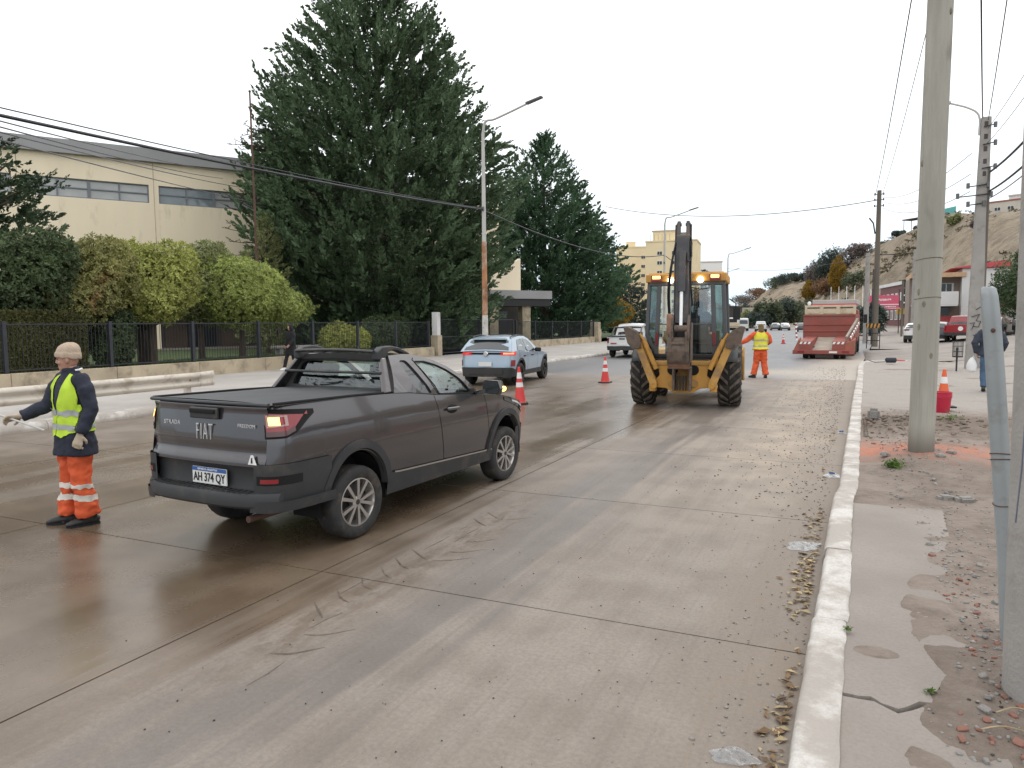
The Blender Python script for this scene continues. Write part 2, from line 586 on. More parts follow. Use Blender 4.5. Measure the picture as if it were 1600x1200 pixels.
g = G('dry_hillside')
a = g.noise(0.035, 6, 0.62); b2 = g.noise(0.22, 6, 0.7); f = g.noise(1.4, 4, 0.7)
strat = g.noise(0.06, 5, 0.6, (0.35, 0.35, 3.2))
c = g.mix(g.ss(a, 0.35, 0.65), (0.222, 0.180, 0.130), (0.30, 0.248, 0.182))
c = g.mix(g.ss(strat, 0.45, 0.7, 0, 0.7), c, (0.315, 0.24, 0.165))
c = g.mix(g.ss(b2, 0.42, 0.66, 0, 0.75), c, (0.125, 0.095, 0.06))
c = g.mix(g.ss(f, 0.55, 0.8, 0, 0.4), c, (0.11, 0.10, 0.055))
g.bump(g.math('ADD', b2, f), 0.8, 0.8)
M_HILL = g.done(c, 0.95)

M_EARTH = mat('far_earth', (0.17, 0.145, 0.115), 0.95, var=0.25, vs=0.05, bump=0.4, bs=2)
M_JOINT = mat('joint_filler', (0.035, 0.031, 0.028), 0.7, var=0.3, vs=6)
M_LAWN = mat('lawn', (0.055, 0.085, 0.028), 0.95, var=0.35, vs=2.5, bump=0.6, bs=60)

# ------------------------------------------------------------------ ground, road, kerbs
mb = MB(); mb.box((0, 900, -0.6), (5000, 4600, 0.4))
struct(mb.obj('ground', M_EARTH))

lane_edges = [-0.19, -3.64, -7.0, -10.3, -13.35]
JT = 2.98
j0 = 4.3 - 4 * JT
road = thing('road', None, None); struct(road)
rb = MB(); rb.box((-6.8, 10.0, -0.075), (13.6, 36.5, 0.05)); rb.obj('joint_filler', M_JOINT, road)
for i in range(4):
    xa, xb = lane_edges[i + 1] + 0.007, lane_edges[i] - 0.007
    if i == 0: xb += 0.40
    if i == 3: xa -= 0.2
    base = None
    for k in range(11):
        ya = j0 + k * JT
        if base is None:
            m_ = MB(); m_.box(((xa + xb) / 2, JT / 2, -0.05), (xb - xa, JT - 0.013, 0.1))
            base = m_.mesh('slab', False)
        o = link_mesh('slab', base, M_ROAD, road, (0, ya, 0))
YA = j0 + 11 * JT                                         # where the slabs end


XL = interp([-10, 7, 45, 70, 110, 160, 230, 420], [-13.5, -13.5, -12.6, -13.2, -20, -31, -52, -125])
XR = interp([-10, 3, 5, 9, 15.7, 34, 60, 110, 160, 230, 420], [-0.19, -0.18, -0.165, -0.12, -0.04, 0.15, 1.0, -1.5, -12, -31, -100])
ys = [YA + 0.004] + list(np.linspace(YA + 2, 430, 110))
mb = MB(); vs = []
for y in ys:
    for t in np.linspace(0, 1, 9): vs.append((XL(y) - 0.05 + t * (XR(y) + 0.2 - XL(y)), y, 0.0))
n = 9
mb.add(vs, [(i * n + j, i * n + j + 1, (i + 1) * n + j + 1, (i + 1) * n + j) for i in range(len(ys) - 1) for j in range(n - 1)])
struct(mb.obj('far_road', M_ASPHALT))

# right kerb: separate stones following the line, rounding the corner at the end
pts = [(0.0, -3), (0.0, 1.5), (0.0, 3.0), (0.01, 4.4), (0.02, 5.5), (0.04, 7.8), (0.09, 9), (0.16, 15.7), (0.28, 25), (0.40, 33), (0.75, 34.9), (1.5, 35.6), (4.0, 36.2)]
path = smooth_path(pts, 260)
dl = np.concatenate([[0], np.cumsum([np.linalg.norm(path[i + 1] - path[i]) for i in range(260)])])


def kpt(s):
    x = np.interp(s, dl, [p[0] for p in path]); y = np.interp(s, dl, [p[1] for p in path])
    x2 = np.interp(s + 0.05, dl, [p[0] for p in path]); y2 = np.interp(s + 0.05, dl, [p[1] for p in path])
    d = np.array([x2 - x, y2 - y]); L = np.linalg.norm(d)
    d = d / L if L > 1e-6 else np.array([0, 1.0])
    return np.array([x, y]), np.array([d[1], -d[0]])


kerb = thing('kerb', None, None); struct(kerb)
s = 0.05
breaks = [0.05, 2.9, 5.15, 7.57, 9.0, 11.0, 12.6, 14.6]
while breaks[-1] < dl[-1] - 2.2: breaks.append(breaks[-1] + rnd.uniform(1.5, 2.3))
for a_, b_ in zip(breaks[:-1], breaks[1:]):
    mb = MB(); rings = []
    hz = 0.132 + rnd.uniform(-0.006, 0.010); sh = rnd.uniform(-0.006, 0.006)
    N = max(6, int((b_ - a_) / 0.12))
    for q in range(N + 1):
        s_ = a_ + 0.006 + (b_ - a_ - 0.012) * q / N
        p, r_ = kpt(s_)
        j = rnd.uniform(-0.005, 0.005); jz = rnd.uniform(-0.004, 0.004)
        prof = [(-0.205 + sh + j, -0.09), (-0.20 + sh + j, 0.0), (-0.184 + sh + j, hz - 0.022 + jz), (-0.172 + sh + j, hz - 0.005 + jz), (-0.155 + sh, hz + jz),
                (-0.02 + sh, hz + jz), (-0.002 + sh + j, hz - 0.012), (0.0 + sh, -0.09)]
        rings.append([(p[0] + r_[0] * u, p[1] + r_[1] * u, z) for u, z in prof])
    mb.rings(rings)
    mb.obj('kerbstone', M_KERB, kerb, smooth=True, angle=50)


# the surviving edge of the broken pavement
SLAB_Y = [-4, 1.8, 3.1, 3.25, 3.66, 3.86, 4.08, 4.43, 4.95, 5.55, 5.86, 6.5, 6.98, 7.5, 7.6]
SLAB_X = [.42, .42, .28, .25, .33, .37, .46, .36, .29, .37, .50, .545, .485, .59, .59]


# right verge, rising away from the road
def verge_z(x, y):
    rise = np.clip((x - 3.5) / 8, 0, 6) * 0.85 * np.clip((y - 14) / 22, 0, 1)
    z = 0.112 + rise
    z = z + (fbm(x * 0.9, y * 0.9, 3) - 0.5) * 0.05 * np.clip(x / 0.6, 0, 1)
    z = z + (fbm(x * 4, y * 4, 5, 3) - 0.5) * 0.034 * np.clip(x / 0.5, 0, 1) + (fbm(x * 14, y * 14, 6, 2) - 0.5) * 0.012 * np.clip(x / 0.4, 0, 1)
    edge = np.interp(y, SLAB_Y, SLAB_X) + (fbm(x * 9, y * 9, 8, 3) - 0.5) * 0.07
    z = z - 0.045 * np.clip((edge - x) / 0.05, 0, 1) * np.clip((7.55 + (fbm(x * 6, y * 0.0, 3, 2) - 0.5) * 0.25 - y) / 0.08, 0, 1)
    z = z + 0.13 * np.exp(-(((x - 0.9) / 0.75) ** 2 + ((y - 10.3) / 1.1) ** 2)) * np.clip(x / 0.35, 0.2, 1)
    z = z + (0.10 + 0.12 * fbm(x * 2.5, y * 2.5, 9, 3)) * np.exp(-(((x - 1.4) / 1.5) ** 2 + ((y - 13.6) / 1.2) ** 2)) * np.clip(x / 0.5, 0.1, 1)
    return z


def sheet(name, xs, ys_, zf, m):
    X, Y = np.meshgrid(xs, ys_, indexing='ij')
    Z = zf(X, Y)
    V = np.stack([X, Y, Z], -1).reshape(-1, 3)
    nx, ny = len(xs), len(ys_)
    I = np.arange(nx * ny).reshape(nx, ny)
    F = np.stack([I[:-1, :-1], I[1:, :-1], I[1:, 1:], I[:-1, 1:]], -1).reshape(-1, 4)
    return raw_mesh(name, V, F, m, smooth=True)


xs = np.concatenate([np.arange(-0.015, 0.9, 0.022), np.arange(0.9, 3.6, 0.05), np.arange(3.7, 12, 0.3), np.arange(12.5, 60, 2.5)])
ysv = np.concatenate([np.arange(-4, 2.4, 0.4), np.arange(2.4, 17, 0.06), np.arange(17.2, 35.2, 0.3)])


def shift_x(X, Y):
    return X + np.interp(Y, [p[1] for p in path], [p[0] for p in path]) * np.clip(1 - X / 4, 0, 1)


X, Y = np.meshgrid(xs, ysv, indexing='ij')
XX = shift_x(X, Y)
V = np.stack([XX, Y, verge_z(X, Y)], -1).reshape(-1, 3)
I = np.arange(len(xs) * len(ysv)).reshape(len(xs), len(ysv))
F = np.stack([I[:-1, :-1], I[1:, :-1], I[1:, 1:], I[:-1, 1:]], -1).reshape(-1, 4)
struct(raw_mesh('verge', V, F, M_DIRT, smooth=True))

# concrete apron of the side road and the ground beyond it
xs2 = np.array([0.42, 0.5, 1.0, 2, 4, 6, 9, 12, 16, 20, 30, 60, 120])
ys2 = np.array([35.2, 38, 42, 46, 50])


def apron_z(x, y):
    return np.where(x < 0.47, -0.2, 0.02) + np.clip((x - 3.5) / 8, 0, 6) * 0.85 * np.clip((y - 14) / 22, 0, 1) + 0.10 * np.clip((x - 1.2) / 2, 0, 1)


struct(sheet('side_road', xs2, ys2, apron_z, M_WALK))
xs3 = np.array([-0.12, 0.0, 1.0, 2, 4, 6, 9, 12, 16, 20, 30, 45])
ys3 = np.arange(50, 210, 8.0)


def lot_z(x, y):
    return np.where(x < -0.06, -0.3, 0.10) + np.clip((x - 3.5) / 8, 0, 4) * 0.85


X, Y = np.meshgrid(xs3, ys3, indexing='ij')
XX = X + np.vectorize(XR)(Y) + 0.25 - 0.8 * 0
V = np.stack([XX, Y, lot_z(X, Y)], -1).reshape(-1, 3)
I = np.arange(V.shape[0]).reshape(len(xs3), len(ys3))
F = np.stack([I[:-1, :-1], I[1:, :-1], I[1:, 1:], I[:-1, 1:]], -1).reshape(-1, 4)
struct(raw_mesh('far_pavement', V, F, M_WALK, smooth=True))


# broken strip of pavement by the kerb, in pieces that are still whole
def slab_piece(name, poly, z, m, parent, th=0.03):
    mb = MB()
    P = []
    for i, p in enumerate(poly):
        q = poly[(i + 1) % len(poly)]
        L = math.hypot(q[0] - p[0], q[1] - p[1])
        k = max(1, int(L / 0.06))
        for t in range(k):
            f_ = t / k
            jx = rnd.uniform(-0.012, 0.012) if p[0] > 0.06 or q[0] > 0.06 else 0
            P.append((p[0] + (q[0] - p[0]) * f_ + jx, p[1] + (q[1] - p[1]) * f_ + (rnd.uniform(-0.012, 0.012) if jx else 0)))
    mb.prism(P, lambda p: (p[0], p[1], z - th), lambda p: (p[0], p[1], z))
    return mb.obj(name, m, parent)


pave = thing('pavement', None, None); struct(pave)
slab_piece('pavement_slab', [(-0.012, 3.69), (0.12, 3.69), (0.22, 3.62), (0.33, 3.73), (0.62, 3.80), (0.66, 4.5), (0.60, 5.2), (0.70, 5.9), (0.74, 6.5), (0.78, 7.7), (0.03, 7.7), (0.008, 5.5)], 0.114, M_WALK, pave, 0.06)
slab_piece('pavement_slab', [(-0.012, -2.5), (0.60, -2.5), (0.60, 3.1), (0.62, 3.70), (0.33, 3.70), (0.22, 3.585), (0.12, 3.66), (-0.012, 3.66)], 0.110, M_WALK, pave, 0.06)

# left kerb and pavement
kerb2 = thing('kerb', None, None); struct(kerb2)
y = -6.0
while y < 72:
    L = rnd.uniform(2.6, 3.2)
    mb = MB(); rings = []
    for q in range(5):
        yy = y + 0.006 + (L - 0.012) * q / 4
        x = XL(yy)
        rings.append([(x + 0.03, yy, -0.05), (x + 0.02, yy, 0.10), (x - 0.03, yy, 0.155), (x - 0.26, yy, 0.16), (x - 0.28, yy, -0.05)])
    mb.rings(rings); mb.obj('kerbstone', M_KERB, kerb2, smooth=True, angle=45)
    y += L
mb = MB(); ysl = list(np.arange(-8, 74, 3.0))
vs = []
for yy in ysl: vs += [(XL(yy) - 0.27, yy, 0.148), (-20.45, yy, 0.15)]
mb.add(vs, [(2 * i, 2 * i + 1, 2 * i + 3, 2 * i + 2) for i in range(len(ysl) - 1)])
g = G('left_walk')
a = g.noise(0.5, 5); f = g.noise(30, 4, 0.7)
c = g.mix(g.ss(a, 0.35, 0.7), (0.34, 0.315, 0.29), (0.42, 0.395, 0.37))
c = g.mix(g.ss(f, 0.35, 0.8, 0, 0.3), c, (0.27, 0.245, 0.22))
g.bump(f, 0.3)
struct(mb.obj('left_pavement', g.done(c, 0.75)))
mb = MB(); mb.add([(-20.6, -10, 0.45), (-70, -10, 0.45), (-70, 120, 0.45), (-20.6, 120, 0.45)], [(0, 1, 2, 3)])
struct(mb.obj('lawn', M_LAWN))
mb = MB(); mb.add([(-13, 73, 0.1), (-20.4, 73, 0.1), (-200, 420, 0.1), (-70, 420, 0.1), (-30, 165, 0.1), (-19.5, 112, 0.1)], [(0, 5, 4, 3, 2, 1)])
struct(mb.obj('far_left_verge', M_EARTH))

# ------------------------------------------------------------------ hill along the right, fading away to the left
ridge = [(75, 60, 22), (62, 150, 29), (40, 230, 30), (27.6, 300, 38.6), (22, 330, 38), (15.7, 360, 37.6), (3, 400, 34), (-6, 430, 29), (-24.6, 480, 26.5), (-43, 520, 29), (-75, 600, 17), (-110, 700, 12), (-170, 830, 8)]
foot = [(30, 60, 2), (24, 120, 3), (17, 165, 3), (8, 205, 2), (2, 225, 1), (-4, 245, 1), (-14, 275, 0), (-22, 300, 0), (-36, 345, 0), (-50, 385, 0), (-74, 450, 0), (-105, 540, 0), (-150, 650, 0)]
NU, NV = 150, 46
rp, fp = smooth_path(ridge, NU), smooth_path(foot, NU)
V = np.zeros((NU + 1, NV + 1, 3))
for i in range(NU + 1):
    for j in range(NV + 1):
        t = j / NV
        if t < 0.72:
            u = t / 0.72
            p = fp[i] * (1 - u) + rp[i] * u
            zz = fp[i][2] + (rp[i][2] - fp[i][2]) * (u ** 1.15 * 0.55 + (0.5 - 0.5 * math.cos(PI * u)) * 0.45)
            p = np.array([p[0], p[1], zz])
        else:
            u = (t - 0.72) / 0.28
            d = rp[i] - fp[i]; d = np.array([d[0] + 20, d[1], 0]); d /= np.linalg.norm(d)
            p = rp[i] + d * (u * 160) + np.array([0, 0, 3.0 * math.sin(u * 2.2)])
        V[i, j] = p
n1 = fbm(V[:, :, 0] * 0.05, V[:, :, 1] * 0.05, 11, 5) - 0.5
n2 = fbm(V[:, :, 0] * 0.25, V[:, :, 1] * 0.02 + V[:, :, 2] * 0.3, 13, 3) - 0.5
damp_ = np.clip(np.linspace(0, 1, NV + 1) * 6, 0, 1)[None, :]
top_ = np.clip(np.abs(np.linspace(0, 1, NV + 1) - 0.72) * 8, 0.15, 1)[None, :]
V[:, :, 2] += (n1 * 6 + n2 * 2.2) * damp_ * top_
I = np.arange((NU + 1) * (NV + 1)).reshape(NU + 1, NV + 1)
F = np.stack([I[:-1, :-1], I[1:, :-1], I[1:, 1:], I[:-1, 1:]], -1).reshape(-1, 4)
struct(raw_mesh('hill', V.reshape(-1, 3), F, M_HILL, smooth=True))
HV = V


def hill_at(u, t):
    """point on the hill surface: u along it, t from foot to top (0.72 is the ridge)"""
    return tuple(HV[int(round(u * NU)), int(round(t * NV))])

# ------------------------------------------------------------------ materials for buildings and plants
M_CREAM = mat('cream_render', (0.83, 0.71, 0.53), 0.85, var=0.06, vs=0.5, bump=0.15, bs=30, stretch=(1, 1, 0.25), dirt=((0.62, 0.52, 0.38), 0.12, 1.2))
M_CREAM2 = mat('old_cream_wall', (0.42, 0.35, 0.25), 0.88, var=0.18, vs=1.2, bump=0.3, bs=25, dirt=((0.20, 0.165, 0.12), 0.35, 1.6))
M_GREYROOF = mat('grey_fascia', (0.30, 0.295, 0.30), 0.7, var=0.08, vs=0.6)
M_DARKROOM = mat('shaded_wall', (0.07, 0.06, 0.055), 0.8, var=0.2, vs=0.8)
M_BROWNPANEL = mat('brown_panel', (0.10, 0.068, 0.045), 0.6, var=0.2, vs=1.5)
M_FRAME = mat('window_frame', (0.16, 0.17, 0.19), 0.5, var=0.05)
M_WINGLASS = mat('window_glass', (0.16, 0.19, 0.21), 0.06, var=0.25, vs=0.7, spec=0.8)
M_WINBLIND = mat('window_glass_blind', (0.36, 0.365, 0.36), 0.12, var=0.12, vs=1.2, spec=0.7)
M_IRON = mat('dark_iron', (0.022, 0.025, 0.032), 0.55, var=0.2, vs=8)
M_YELLOWB = mat('yellow_tower_wall', (0.72, 0.60, 0.385), 0.85, var=0.05, vs=0.3)
M_WHITEB = mat('white_wall', (0.62, 0.61, 0.60), 0.85, var=0.06, vs=0.4)
M_PALEB = mat('pale_wall', (0.50, 0.46, 0.40), 0.85, var=0.1, vs=0.4)
M_MAROON = mat('maroon_wall', (0.145, 0.062, 0.060), 0.8, var=0.08, vs=0.5)
M_REDROOF = mat('red_roof', (0.28, 0.11, 0.075), 0.8, var=0.15, vs=0.6)
M_REDTRIM = mat('red_trim', (0.50, 0.075, 0.085), 0.6, var=0.08)
M_TAN = mat('tan_wall', (0.24, 0.19, 0.16), 0.85, var=0.1, vs=0.5)
M_PINK = mat('pink_sign', (0.62, 0.10, 0.17), 0.5, var=0.05)
M_BLACK = mat('black_paint', (0.012, 0.012, 0.014), 0.5, var=0.1)
M_WHITE = mat('white_paint', (0.75, 0.75, 0.74), 0.5, var=0.04)
M_TURQ = mat('turquoise_sheet', (0.10, 0.38, 0.36), 0.7, var=0.1)
M_DARKWIN = mat('dark_window', (0.03, 0.033, 0.038), 0.1, var=0.2)
M_BARK = mat('bark', (0.075, 0.056, 0.042), 0.95, var=0.3, vs=6, bump=0.8, bs=14, stretch=(3, 3, 0.6))
M_BARKGREY = mat('grey_bark', (0.13, 0.115, 0.105), 0.95, var=0.25, vs=6)


def leafmat(name, rgb, var=0.35, vs=0.9, second=None, tr=0.25, s2=0.35):
    m = bpy.data.materials.new(name); m.use_nodes = True
    n, l = m.node_tree.nodes, m.node_tree.links
    p = n['Principled BSDF']; p.inputs['Roughness'].default_value = 0.62
    p.inputs['Specular IOR Level'].default_value = 0.3
    t = n.new('ShaderNodeTexCoord')

    def nz(s, d=3):
        k = n.new('ShaderNodeTexNoise'); k.inputs['Scale'].default_value = s; k.inputs['Detail'].default_value = d
        l.new(t.outputs['Object'], k.inputs['Vector']); return k.outputs['Fac']

    def rp(f, a, b, ca, cb):
        k = n.new('ShaderNodeValToRGB'); k.color_ramp.elements[0].position = a; k.color_ramp.elements[1].position = b
        k.color_ramp.elements[0].color = ca; k.color_ramp.elements[1].color = cb
        l.new(f, k.inputs[0]); return k.outputs['Color']
    c = rp(nz(vs), 0.32, 0.68, tuple(x * (1 - var) for x in rgb) + (1,), tuple(x * (1 + var) for x in rgb) + (1,))
    c2 = rp(nz(14, 2), 0.35, 0.7, (0.72, 0.72, 0.72, 1), (1.3, 1.3, 1.25, 1))
    mm = n.new('ShaderNodeMix'); mm.data_type = 'RGBA'; mm.blend_type = 'MULTIPLY'; mm.inputs['Factor'].default_value = 1
    l.new(c, mm.inputs['A']); l.new(c2, mm.inputs['B']); c = mm.outputs['Result']
    if second:
        f = rp(nz(s2, 4), 0.56, 0.66, (0, 0, 0, 1), (1, 1, 1, 1))
        mm = n.new('ShaderNodeMix'); mm.data_type = 'RGBA'
        l.new(f, mm.inputs['Factor']); l.new(c, mm.inputs['A']); mm.inputs['B'].default_value = tuple(second) + (1,)
        c = mm.outputs['Result']
    l.new(c, p.inputs['Base Color'])
    if tr:
        ts = n.new('ShaderNodeBsdfTranslucent'); l.new(c, ts.inputs['Color'])
        mx_ = n.new('ShaderNodeMixShader'); mx_.inputs[0].default_value = tr
        l.new(p.outputs[0], mx_.inputs[1]); l.new(ts.outputs[0], mx_.inputs[2])
        l.new(mx_.outputs[0], n['Material Output'].inputs['Surface'])
    return m


L_CYP = leafmat('cypress_leaf', (0.100, 0.150, 0.082), 0.35, 0.5)
L_CYP2 = leafmat('cypress_leaf_fresh', (0.082, 0.146, 0.082), 0.3, 0.5)
L_CEDAR = leafmat('cedar_needles', (0.048, 0.077, 0.041), 0.35, 0.6)
L_OLIVE = leafmat('olive_leaf', (0.321, 0.342, 0.096), 0.3, 0.8)
L_DULL = leafmat('dull_olive_leaf', (0.230, 0.256, 0.112), 0.3, 0.8)
L_RED = leafmat('reddening_leaf', (0.243, 0.239, 0.088), 0.35, 0.8, (0.27, 0.075, 0.040), 0.25, 0.42)
L_BRIGHT = leafmat('bright_leaf', (0.292, 0.343, 0.099), 0.3, 0.8)
L_DARK = leafmat('dark_leaf', (0.077, 0.110, 0.049), 0.35, 0.8)
L_HEDGE = leafmat('hedge_leaf', (0.094, 0.094, 0.035), 0.3, 0.8)
L_YELL = leafmat('yellow_leaf', (0.30, 0.19, 0.035), 0.3, 0.5)
L_FAR = leafmat('far_leaf', (0.099, 0.122, 0.072), 0.35, 0.3)
L_FARD = leafmat('far_dark_leaf', (0.066, 0.089, 0.075), 0.35, 0.3)
L_BARE = leafmat('bare_twig_haze', (0.155, 0.125, 0.115), 0.25, 0.3, tr=0.1)
L_RUST = leafmat('rusty_leaf', (0.19, 0.105, 0.055), 0.3, 0.3)
L_PEPPER = leafmat('pepper_leaf', (0.075, 0.115, 0.05), 0.35, 0.5)


def frames(D, rng):
    """orthonormal frames with D as the first axis"""
    D = D / np.linalg.norm(D, axis=1, keepdims=True)
    A = rng.normal(size=D.shape)
    U = np.cross(D, A); U /= np.linalg.norm(U, axis=1, keepdims=True) + 1e-9
    return D, U, np.cross(D, U)


def spray_mesh(name, P, D, L, m, rng, blades=26, blen=0.30, bwid=0.055, spread=0.75, parent=None, droop=0.0):
    """feathery sprays: every spray is an axis from P along D with pointed blades set round it"""
    n = len(P)
    D, U, Wd = frames(D, rng)
    t = rng.uniform(0.02, 1.0, (n, blades)) ** 0.85
    a = rng.uniform(0, 2 * PI, (n, blades))
    rad = U[:, None, :] * np.cos(a)[..., None] + Wd[:, None, :] * np.sin(a)[..., None]
    base = P[:, None, :] + D[:, None, :] * (t * L[:, None])[..., None] + rad * (0.10 * L[:, None] * (1 - t) * rng.uniform(0, 1, t.shape))[..., None]
    ang = spread * (1.1 - 0.65 * t) * rng.uniform(0.6, 1.25, t.shape)
    dirs = D[:, None, :] * np.cos(ang)[..., None] + rad * np.sin(ang)[..., None]
    dirs[..., 2] -= droop * rng.uniform(0, 1, t.shape)
    bl = blen * L[:, None] * (1.1 - 0.45 * t) * rng.uniform(0.7, 1.3, t.shape)
    side = np.cross(dirs, rng.normal(size=dirs.shape)); side /= np.linalg.norm(side, axis=-1, keepdims=True) + 1e-9
    w = (bwid * L[:, None] * rng.uniform(0.7, 1.3, t.shape))[..., None]
    v0 = base; v2 = base + dirs * bl[..., None]; mid = base + dirs * (bl * 0.45)[..., None]
    V = np.stack([v0, mid + side * w, v2, mid - side * w], 2).reshape(-1, 3)
    F = np.arange(len(V)).reshape(-1, 4)
    return raw_mesh(name, V, F, m, parent)


def leaf_mesh(name, P, Nrm, size, m, rng, per=5, parent=None, aspect=0.42, lift=0.5):
    """rosettes of pointed leaves at P opening along Nrm"""
    n = len(P)
    D, U, Wd = frames(Nrm, rng)
    a = rng.uniform(0, 2 * PI, (n, 1)) + np.arange(per)[None, :] * 2 * PI / per + rng.normal(0, 0.3, (n, per))
    rad = U[:, None, :] * np.cos(a)[..., None] + Wd[:, None, :] * np.sin(a)[..., None]
    el_ = rng.normal(lift, 0.3, (n, per))
    d = rad * np.cos(el_)[..., None] + D[:, None, :] * np.sin(el_)[..., None]
    side = np.cross(d, D[:, None, :] + rng.normal(0, 0.35, d.shape)); side /= np.linalg.norm(side, axis=-1, keepdims=True) + 1e-9
    s = (size * rng.uniform(0.65, 1.3, (n, per)))[..., None]
    b = P[:, None, :] + np.zeros_like(d)
    V = np.stack([b, b + d * s * 0.55 + side * s * aspect * 0.5, b + d * s, b + d * s * 0.55 - side * s * aspect * 0.5], 2).reshape(-1, 3)
    return raw_mesh(name, V, np.arange(len(V)).reshape(-1, 4), m, parent)


def trunk_part(parent, h, r0, r1, m=M_BARK, lean=(0, 0), n=9, z0=-0.2):
    mb = MB()
    P_ = [(lean[0] * (k / 6) ** 1.5 + rnd.uniform(-1, 1) * r0 * 0.15, lean[1] * (k / 6) ** 1.5 + rnd.uniform(-1, 1) * r0 * 0.15, z0 + (h - z0) * k / 6) for k in range(7)]
    rr = [r0 * 1.35] + [r0 + (r1 - r0) * k / 6 for k in range(1, 7)]
    mb.tube(P_, rr, n)
    return mb.obj('trunk', m, parent, smooth=True)


def cypress(label, loc, prof, n, seed, m, up=0.55, L0=1.5, top_bunch=True, gaps=0.0, blades=26, trunk_r=0.35, wob=0.25, name='cypress_tree', group=None, droop=0.0, h0=1.0, bw=0.055, boughs=0):
    """prof: list of (height, radius); plumes cover the envelope and fill its depth"""
    rng = np.random.default_rng(seed)
    root = thing(name, label, 'tree', loc, 0, group)
    hs = [p[0] for p in prof]; rs = [p[1] for p in prof]
    H_ = hs[-1]
    # draw heights in proportion to the envelope's girth
    hh = np.linspace(hs[0], H_, 400); ww = np.interp(hh, hs, rs) + 0.15
    cdf = np.cumsum(ww); cdf /= cdf[-1]
    z = np.interp(rng.uniform(0, 1, n), cdf, hh)
    a = rng.uniform(0, 2 * PI, n)
    lob = 1 + wob * (fbm(a * 1.6 + 20, z * 0.28, seed, 3) - 0.5) * 2 + wob * 0.7 * (fbm(a * 5 + 3, z * 0.9, seed + 5, 2) - 0.5) * 2
    R_ = np.interp(z, hs, rs) * lob
    dep = np.where(rng.uniform(0, 1, n) < 0.66, rng.uniform(0.80, 1.0, n), rng.uniform(0.25, 0.85, n))
    keep = np.ones(n, bool)
    if gaps:
        keep = fbm(a * 2.2 + 7, z * 0.55, seed + 9, 3) > gaps
    el_ = up + 0.5 * (z / H_) ** 2 + rng.normal(0, 0.22, n)
    D = np.stack([np.cos(a) * np.cos(el_), np.sin(a) * np.cos(el_), np.sin(el_)], 1)
    D += rng.normal(0, 0.16, D.shape)
    L = L0 * (1.05 - 0.45 * (z / H_)) * rng.uniform(0.6, 1.35, n)
    P = np.stack([np.cos(a) * R_ * dep, np.sin(a) * R_ * dep, z], 1) - D * (L * 0.62)[:, None]
    P, D, L = P[keep], D[keep], L[keep]
    if boughs:                                   # long flattened boughs that break up the outline and stack in layers
        k = boughs; per = 15
        zb_ = np.interp(rng.uniform(0, 1, k), cdf, hh); ab = rng.uniform(0, 2 * PI, k)
        Rb = np.interp(zb_, hs, rs) * rng.uniform(0.84, 1.16, k) + 0.25
        eb = up * 0.75 + 0.55 * (zb_ / H_) ** 2 + rng.normal(0, 0.14, k)
        Db = np.stack([np.cos(ab) * np.cos(eb), np.sin(ab) * np.cos(eb), np.sin(eb)], 1)
        Lb = np.minimum(Rb * 0.8, 3.4) * rng.uniform(0.7, 1.15, k) + 0.4
        tip = np.stack([np.cos(ab) * Rb, np.sin(ab) * Rb, zb_], 1)
        side = np.stack([-np.sin(ab), np.cos(ab), np.zeros(k)], 1)
        tt = rng.uniform(0, 1, (k, per)) ** 0.8; sg = rng.choice([-1.0, 1.0], (k, per)); sp = rng.uniform(0.2, 0.75, (k, per))
        pd = Db[:, None, :] * np.cos(sp)[..., None] + side[:, None, :] * (sg * np.sin(sp))[..., None] + np.array([0, 0, 0.12])
        pl_ = (L0 * 0.62) * (1.15 - 0.55 * tt) * rng.uniform(0.7, 1.2, (k, per))
        pp = tip[:, None, :] - Db[:, None, :] * (Lb[:, None] * (1 - tt))[..., None]
        pp = pp - Db[:, None, :] * (pl_ * 0.7)[..., None]
        pp[..., 2] -= 0.12 * Lb[:, None] * (1 - tt) * 0.5
        P = np.concatenate([P, pp.reshape(-1, 3)]); D = np.concatenate([D, pd.reshape(-1, 3)]); L = np.concatenate([L, pl_.ravel()])
    P[:, 2] = np.maximum(P[:, 2], 0.2)
    spray_mesh('crown', P, D, L, m, rng, blades=blades, parent=root, droop=droop, bwid=bw, blen=0.30 if blades < 30 else 0.23)
    trunk_part(root, H_ * 0.85, trunk_r, 0.05)
    mb = MB()
    k = 0
    for _ in range(46):
        zz = rng.uniform(hs[0] + 0.2, H_ * 0.9); aa = rng.uniform(0, 2 * PI); r_ = float(np.interp(zz, hs, rs)) * rng.uniform(0.6, 0.9)
        mb.tube([(0, 0, zz - r_ * 0.25), (math.cos(aa) * r_ * 0.5, math.sin(aa) * r_ * 0.5, zz - r_ * 0.1), (math.cos(aa) * r_, math.sin(aa) * r_, zz + r_ * 0.15)], [0.07 + r_ * 0.01, 0.05, 0.02], 5)
    mb.obj('limbs', M_BARK, root, smooth=True)
    return root


